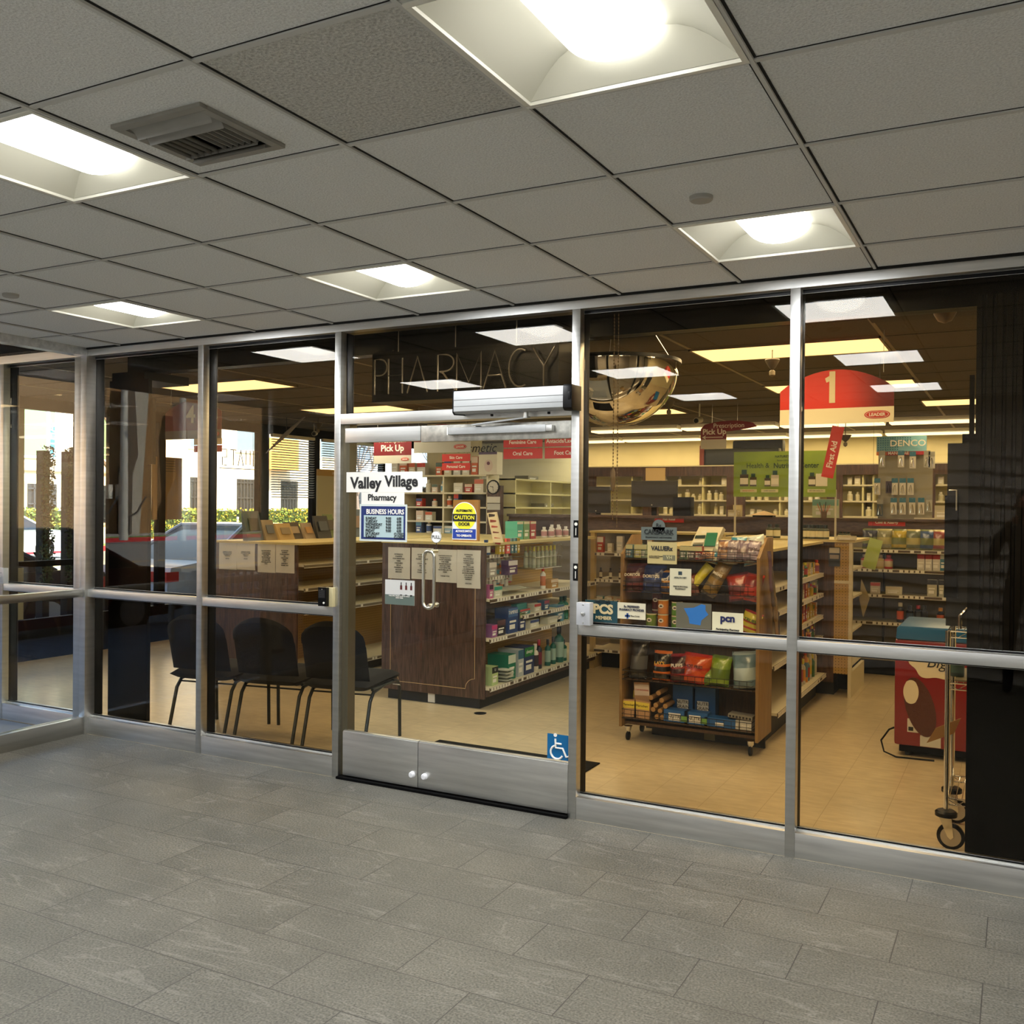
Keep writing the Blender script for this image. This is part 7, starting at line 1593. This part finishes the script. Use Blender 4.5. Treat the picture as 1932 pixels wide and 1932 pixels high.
# cars
def car(x, y, L_, col, lab, suv=False, flip=1, W=1.82):
    t = thing('car', lab, 'car', (x, y, -.15), None); z = -.15
    h = 1.68 if suv else 1.44; bl = .98 if suv else .92
    def Yp(u): return y+flip*(u-.5)*L_
    paint = mat('paint_%d_%d_%d' % col, col, .3, coat=1.0)
    side = [(0, .32), (0, .62), (.02, .74), (.22, .86 if not suv else .98), (.30, bl), (.86 if not suv else .97, bl), (.985, bl-.06 if not suv else bl), (1.0, .60), (1.0, .34), (.93, .24), (.07, .24)]
    mb = MB()
    n0 = len(side); vs = []
    for k, (dx, sh) in enumerate(((-W/2+.05, .97), (-W/2, 1), (W/2, 1), (W/2-.05, .97))):
        vs += [(x+dx, Yp(.5+(u-.5)*sh), z+zz*(1 if 0 < k < 3 else .985)) for u, zz in side]
    fs = []
    for k in range(3):
        for i in range(n0): fs.append((k*n0+i, k*n0+(i+1) % n0, (k+1)*n0+(i+1) % n0, (k+1)*n0+i))
    fs += [tuple(range(n0))[::-1], tuple(range(3*n0, 4*n0))]
    mb.add(vs, fs); mb.build('body', paint, t)
    roof = [(.40, h), (.62 if not suv else .92, h)]; base = [(.25, bl-.01), (.83 if not suv else .985, bl-.01)]; vs = []
    for (ub, zb2), (ur, zr) in zip(base, roof):
        for sx_, w2 in ((-1, W/2-.06), (1, W/2-.06)): vs.append((x+sx_*w2, Yp(ub), z+zb2))
        for sx_, w2 in ((-1, W/2-.24), (1, W/2-.24)): vs.append((x+sx_*w2, Yp(ur), z+zr))
    MB().add(vs, [(0,1,3,2),(4,6,7,5),(0,2,6,4),(1,5,7,3),(2,3,7,6),(0,4,5,1)]).build('glasshouse', mat('car_glass', (30, 38, 46), .08), t)
    r0, r1 = roof; MB().box(x-W/2+.22, Yp(r0[0]-.005), z+h-.03, x+W/2-.22, Yp(r1[0]+.005), z+h+.02).build('roof', paint, t, bevel=.012)
    mb = MB()
    for u, ur in ((.25, .40), ((.83, .62) if not suv else (.985, .92)), ((.57, .55))):
        for sx_ in (-1, 1): mb.tube([(x+sx_*(W/2-.055), Yp(u), z+bl-.01), (x+sx_*(W/2-.235), Yp(ur), z+h)], .028, 6)
    mb.build('pillars', paint, t)
    for u in (.19, .80):
        for sx_ in (-1, 1):
            xx = x+sx_*(W/2-.10); w0 = MB().lathe([(0, -.1), (.20, -.1), (.32, -.09), (.335, 0), (.32, .09), (.20, .1), (0, .1)], (xx, Yp(u), z+.335), 24, axis='x').build('wheel', blk2, t)
            mb = MB(); mb.lathe([(.20, -.112), (.215, 0), (.20, .112)], (xx, Yp(u), z+.335), 20, axis='x')
            for q in range(7): a_ = q*2*PI/7; mb.obox((xx, Yp(u)+.10*math.cos(a_), z+.335+.10*math.sin(a_)), (0, math.cos(a_), math.sin(a_)), (1,0,0), (0, -math.sin(a_), math.cos(a_)), .10, .108, .022)
            mb.build('rim', alu, w0)
    for sx_ in (-1, 1):
        MB().box(x+sx_*(W/2-.38), Yp(.955), z+.66, x+sx_*(W/2-.0+.004), Yp(1.004), z+.80).build('tail_light', colm(170, 20, 30), t)
        MB().box(x+sx_*(W/2-.36), Yp(.05), z+.58, x+sx_*(W/2-.02), Yp(-.004), z+.70).build('headlight', colm(220, 224, 230), t)
    MB().box(x-W/2+.05, Yp(.955), z+.28, x+W/2-.05, Yp(1.006), z+.48).build('bumper', colm(40, 40, 44), t)
    return t
car(-11.35, -2.9, 4.5, (110, 14, 34), 'dark red sedan parked at the kerb, mirrored in the corner pane', flip=-1)
car(-11.5, 7.4, 4.6, (150, 170, 206), 'pale blue sedan parked at kerb behind the first mullion', flip=-1)
car(-11.6, 2.0, 4.4, (40, 44, 56), 'dark sedan parked at kerb behind the far left pane')
car(-27.6, 13.6, 4.6, (226, 224, 218), 'white sedan in the far lane behind far left pane')
# bare trees
def tree(x, y, h, lab, seed):
    r = random.Random(seed); t = thing('bare_tree', lab, 'tree', (x, y, 0), 'bare street trees'); tr, br2 = MB(), MB()
    def grow(p, d, l, rad, dep):
        q = p+d*l; (tr if dep < 1 else br2).tube([p, (p+q)/2+Vector((r.uniform(-.05,.05), r.uniform(-.05,.05), 0))*l, q], [rad, rad*.85, rad*.7], 5)
        if dep > 4: return
        for k in range(3 if dep < 3 else 2): grow(q, (d+Vector((r.uniform(-.7,.7), r.uniform(-.8,.8), r.uniform(-.1,.5)))).normalized(), l*r.uniform(.65, .82), rad*.62, dep+1)
    grow(Vector((x, y, 0)), Vector((0,0,1)), h*.3, .13, 0)
    bk_ = mat('bark', (104, 88, 76), .9); tr.build('trunk', bk_, t); br2.build('branches', bk_, t)
tree(-31.0, 21.2, 7.5, 'bare tree on the verge behind the far left pane', 3); tree(-31, 36.5, 7, 'bare tree in front of the white building', 5); tree(-31, 45, 7, 'bare tree seen through the blinds', 8)
# things hanging in the street windows
a, b = PX(287, 861, -8.955), PX(343, 980, -8.955)
t = thing('window_poster', 'brown window poster hanging on the street window behind corner pane', 'poster', (-8.955, (a.y+b.y)/2, b.z)); MB().box(-8.963, a.y, b.z, -8.955, b.y, a.z).build('sheet', mat('poster_brown', (150, 122, 78), .7, noise=.35, nscale=5, stretch=(1, 1, .3)), t)
for k in range(5): MB().box(-8.955, (a.y+b.y)/2-.12, a.z-.05-.03*k, -8.953, (a.y+b.y)/2+.12, a.z-.04-.03*k).build('print_line', colm(90, 72, 44), t)
t = thing('window_neon', 'unlit neon lettering hung in the left street window, seen from behind', 'neon sign', (-8.92, 4.75, 1.9))
for k, pts in enumerate(([(0, 1), (.6, 1), (.6, .5), (0, .5), (0, 0), (.6, 0)], [(0, 1), (.8, 1), (.4, 1), (.4, 0)], [(0, 0), (.35, 1), (.7, 0)], [(0, 1), (0, .1), (.6, .1), (.6, 1)], [(0, 0), (0, 1), (.6, 1)])):
    MB().tube([(-8.92, 4.45+.14*k+q[0]*.13, 2.12+q[1]*.2) for q in pts], .006, 5).build('neon_letter', wire, t)
MB().tube([(-8.92, 4.4, 2.08), (-8.92, 5.1, 2.08)], .005, 4).build('rail', wire, t); MB().cyl((-8.92, 4.5, 2.08), (-8.92, 4.5, 2.6), .002, 4).build('wire', wire, t); MB().cyl((-8.92, 5.0, 2.08), (-8.92, 5.0, 2.6), .002, 4).build('wire', wire, t)
# ================================================================ the photographer, faintly mirrored at the right edge
def skin_chain(name, pts, edges, radii, m, parent, root=0, sub=2):
    me = D_.meshes.new(name); L = wloc(parent); me.from_pydata([(p[0]-L.x, p[1]-L.y, p[2]-L.z) for p in pts], edges, []); o = D_.objects.new(name, me); COL.objects.link(o); o.parent = parent
    sm = o.modifiers.new('skin', 'SKIN'); sm.use_smooth_shade = True
    if not me.skin_vertices: me.attributes.new('skin_tmp', 'FLOAT', 'POINT')
    for i, r in enumerate(radii):
        v = me.skin_vertices[0].data[i]; v.radius = (r, r) if not isinstance(r, tuple) else r; v.use_root = (i == root)
    ss = o.modifiers.new('sub', 'SUBSURF'); ss.levels = sub; ss.render_levels = sub
    bpy.context.view_layer.update(); dg = bpy.context.evaluated_depsgraph_get(); m2 = D_.meshes.new_from_object(o.evaluated_get(dg)); D_.objects.remove(o)
    m2.materials.clear(); m2.materials.append(m); o = D_.objects.new(name, m2); COL.objects.link(o); o.parent = parent
    for p in m2.polygons: p.use_smooth = True
    return o
PXc, PYc = .06, -4.93
pt = thing('person', 'person in dark clothes holding up a phone, faintly mirrored at right edge', 'person', (PXc, PYc, 0))
dk = mat('dark_cloth', (24, 24, 28), .9, noise=.2); skn = mat('skin', (150, 104, 80), .55)
V_ = [(PXc, PYc, .98), (PXc, PYc-.01, 1.12), (PXc, PYc-.01, 1.30), (PXc, PYc, 1.42), (PXc, PYc+.01, 1.50), (PXc, PYc+.03, 1.60), (PXc, PYc+.035, 1.70),
      (PXc-.19, PYc, 1.42), (PXc-.27, PYc+.08, 1.20), (PXc-.17, PYc+.24, 1.44), (PXc-.118, PYc+.285, 1.54),
      (PXc+.19, PYc, 1.42), (PXc+.27, PYc+.08, 1.20), (PXc+.07, PYc+.25, 1.45), (PXc+.006, PYc+.29, 1.54),
      (PXc-.10, PYc, .92), (PXc-.12, PYc+.02, .50), (PXc-.13, PYc, .10), (PXc-.14, PYc+.12, .04),
      (PXc+.10, PYc, .92), (PXc+.12, PYc+.02, .50), (PXc+.13, PYc, .10), (PXc+.14, PYc+.12, .04)]
E_ = [(0,1),(1,2),(2,3),(3,4),(4,5),(5,6),(3,7),(7,8),(8,9),(9,10),(3,11),(11,12),(12,13),(13,14),(0,15),(15,16),(16,17),(17,18),(0,19),(19,20),(20,21),(21,22)]
R__ = [(.15,.11), (.14,.10), (.16,.11), (.13,.09), .055, .07, .085, .06, .045, .032, .026, .06, .045, .032, .026, .09, .062, .045, .04, .09, .062, .045, .04]
skin_chain('body', V_, E_, R__, dk, pt)
MB().lathe([(0, -.115), (.035, -.105), (.062, -.06), (.074, 0), (.072, .05), (.05, .095), (0, .112)], (PXc, PYc+.045, 1.685), 20, sy=1.18).build('head', skn, pt)
MB().lathe([(.078, -.02), (.084, .03), (.07, .085), (.03, .118), (0, .125)], (PXc, PYc+.03, 1.69), 20, sy=1.15).build('hair', mat('dark_hair', (30, 24, 20), .8), pt)
mb = MB(); mb.lathe([(0, .016), (.012, .008), (.014, 0)], (PXc, PYc+.125, 1.675), 10, axis='y', sy=1.6)
for sx_ in (-1, 1): mb.lathe([(0, .02), (.012, .0), (.014, -.02)], (PXc+sx_*.076, PYc+.03, 1.68), 8, axis='x' , sy=1.6)
mb.build('face_features', skn, pt)
for sx_ in (-1, 1): MB().lathe([(0, .008), (.009, .004), (.010, 0)], (PXc+sx_*.03, PYc+.122, 1.70), 8, axis='y').build('eye', ink, pt)
fdir = Vector((_f.x, _f.y, 0)).normalized(); rdir = Vector((fdir.y, -fdir.x, 0)); pc = CAM-fdir*.03+Vector((0, 0, -.045)); 
for sx_ in (-1, 1):
    wr = Vector(V_[10] if sx_ < 0 else V_[14]); hc = pc+rdir*sx_*.048-fdir*.03+Vector((0, 0, -.035))
    vs = [wr, hc]; es = [(0, 1)]; rr = [.022, .026]
    for k in range(4):
        b0 = hc+Vector((0, 0, .030-.019*k)); p1 = b0+rdir*sx_*-.004+fdir*.022; p2 = p1+rdir*-sx_*.026+fdir*.002-Vector((0, 0, .002)); i0 = len(vs); vs += [b0, p1, p2]; es += [(1, i0), (i0, i0+1), (i0+1, i0+2)]; rr += [.010, .009, .0075]
    th0 = hc+rdir*-sx_*.016-fdir*.006+Vector((0, 0, .018)); th1 = th0+rdir*-sx_*.018+Vector((0, 0, .022)); i0 = len(vs); vs += [th0, th1]; es += [(1, i0), (i0, i0+1)]; rr += [.011, .009]
    skin_chain('hand', [tuple(v) for v in vs], es, rr, skn, pt, root=1, sub=1)
t = thing('phone', 'dark phone held up by the person taking the picture', 'phone', tuple(pc-Vector((0, 0, .075)))); MB().obox(pc-fdir*.012, rdir, fdir, (0, 0, 1), .037, .004, .075).build('case', blk, t, bevel=.002); MB().obox(pc-fdir*.0075+Vector((0, 0, .05)), rdir, fdir, (0, 0, 1), .016, .001, .016).build('camera_bump', blk2, t)
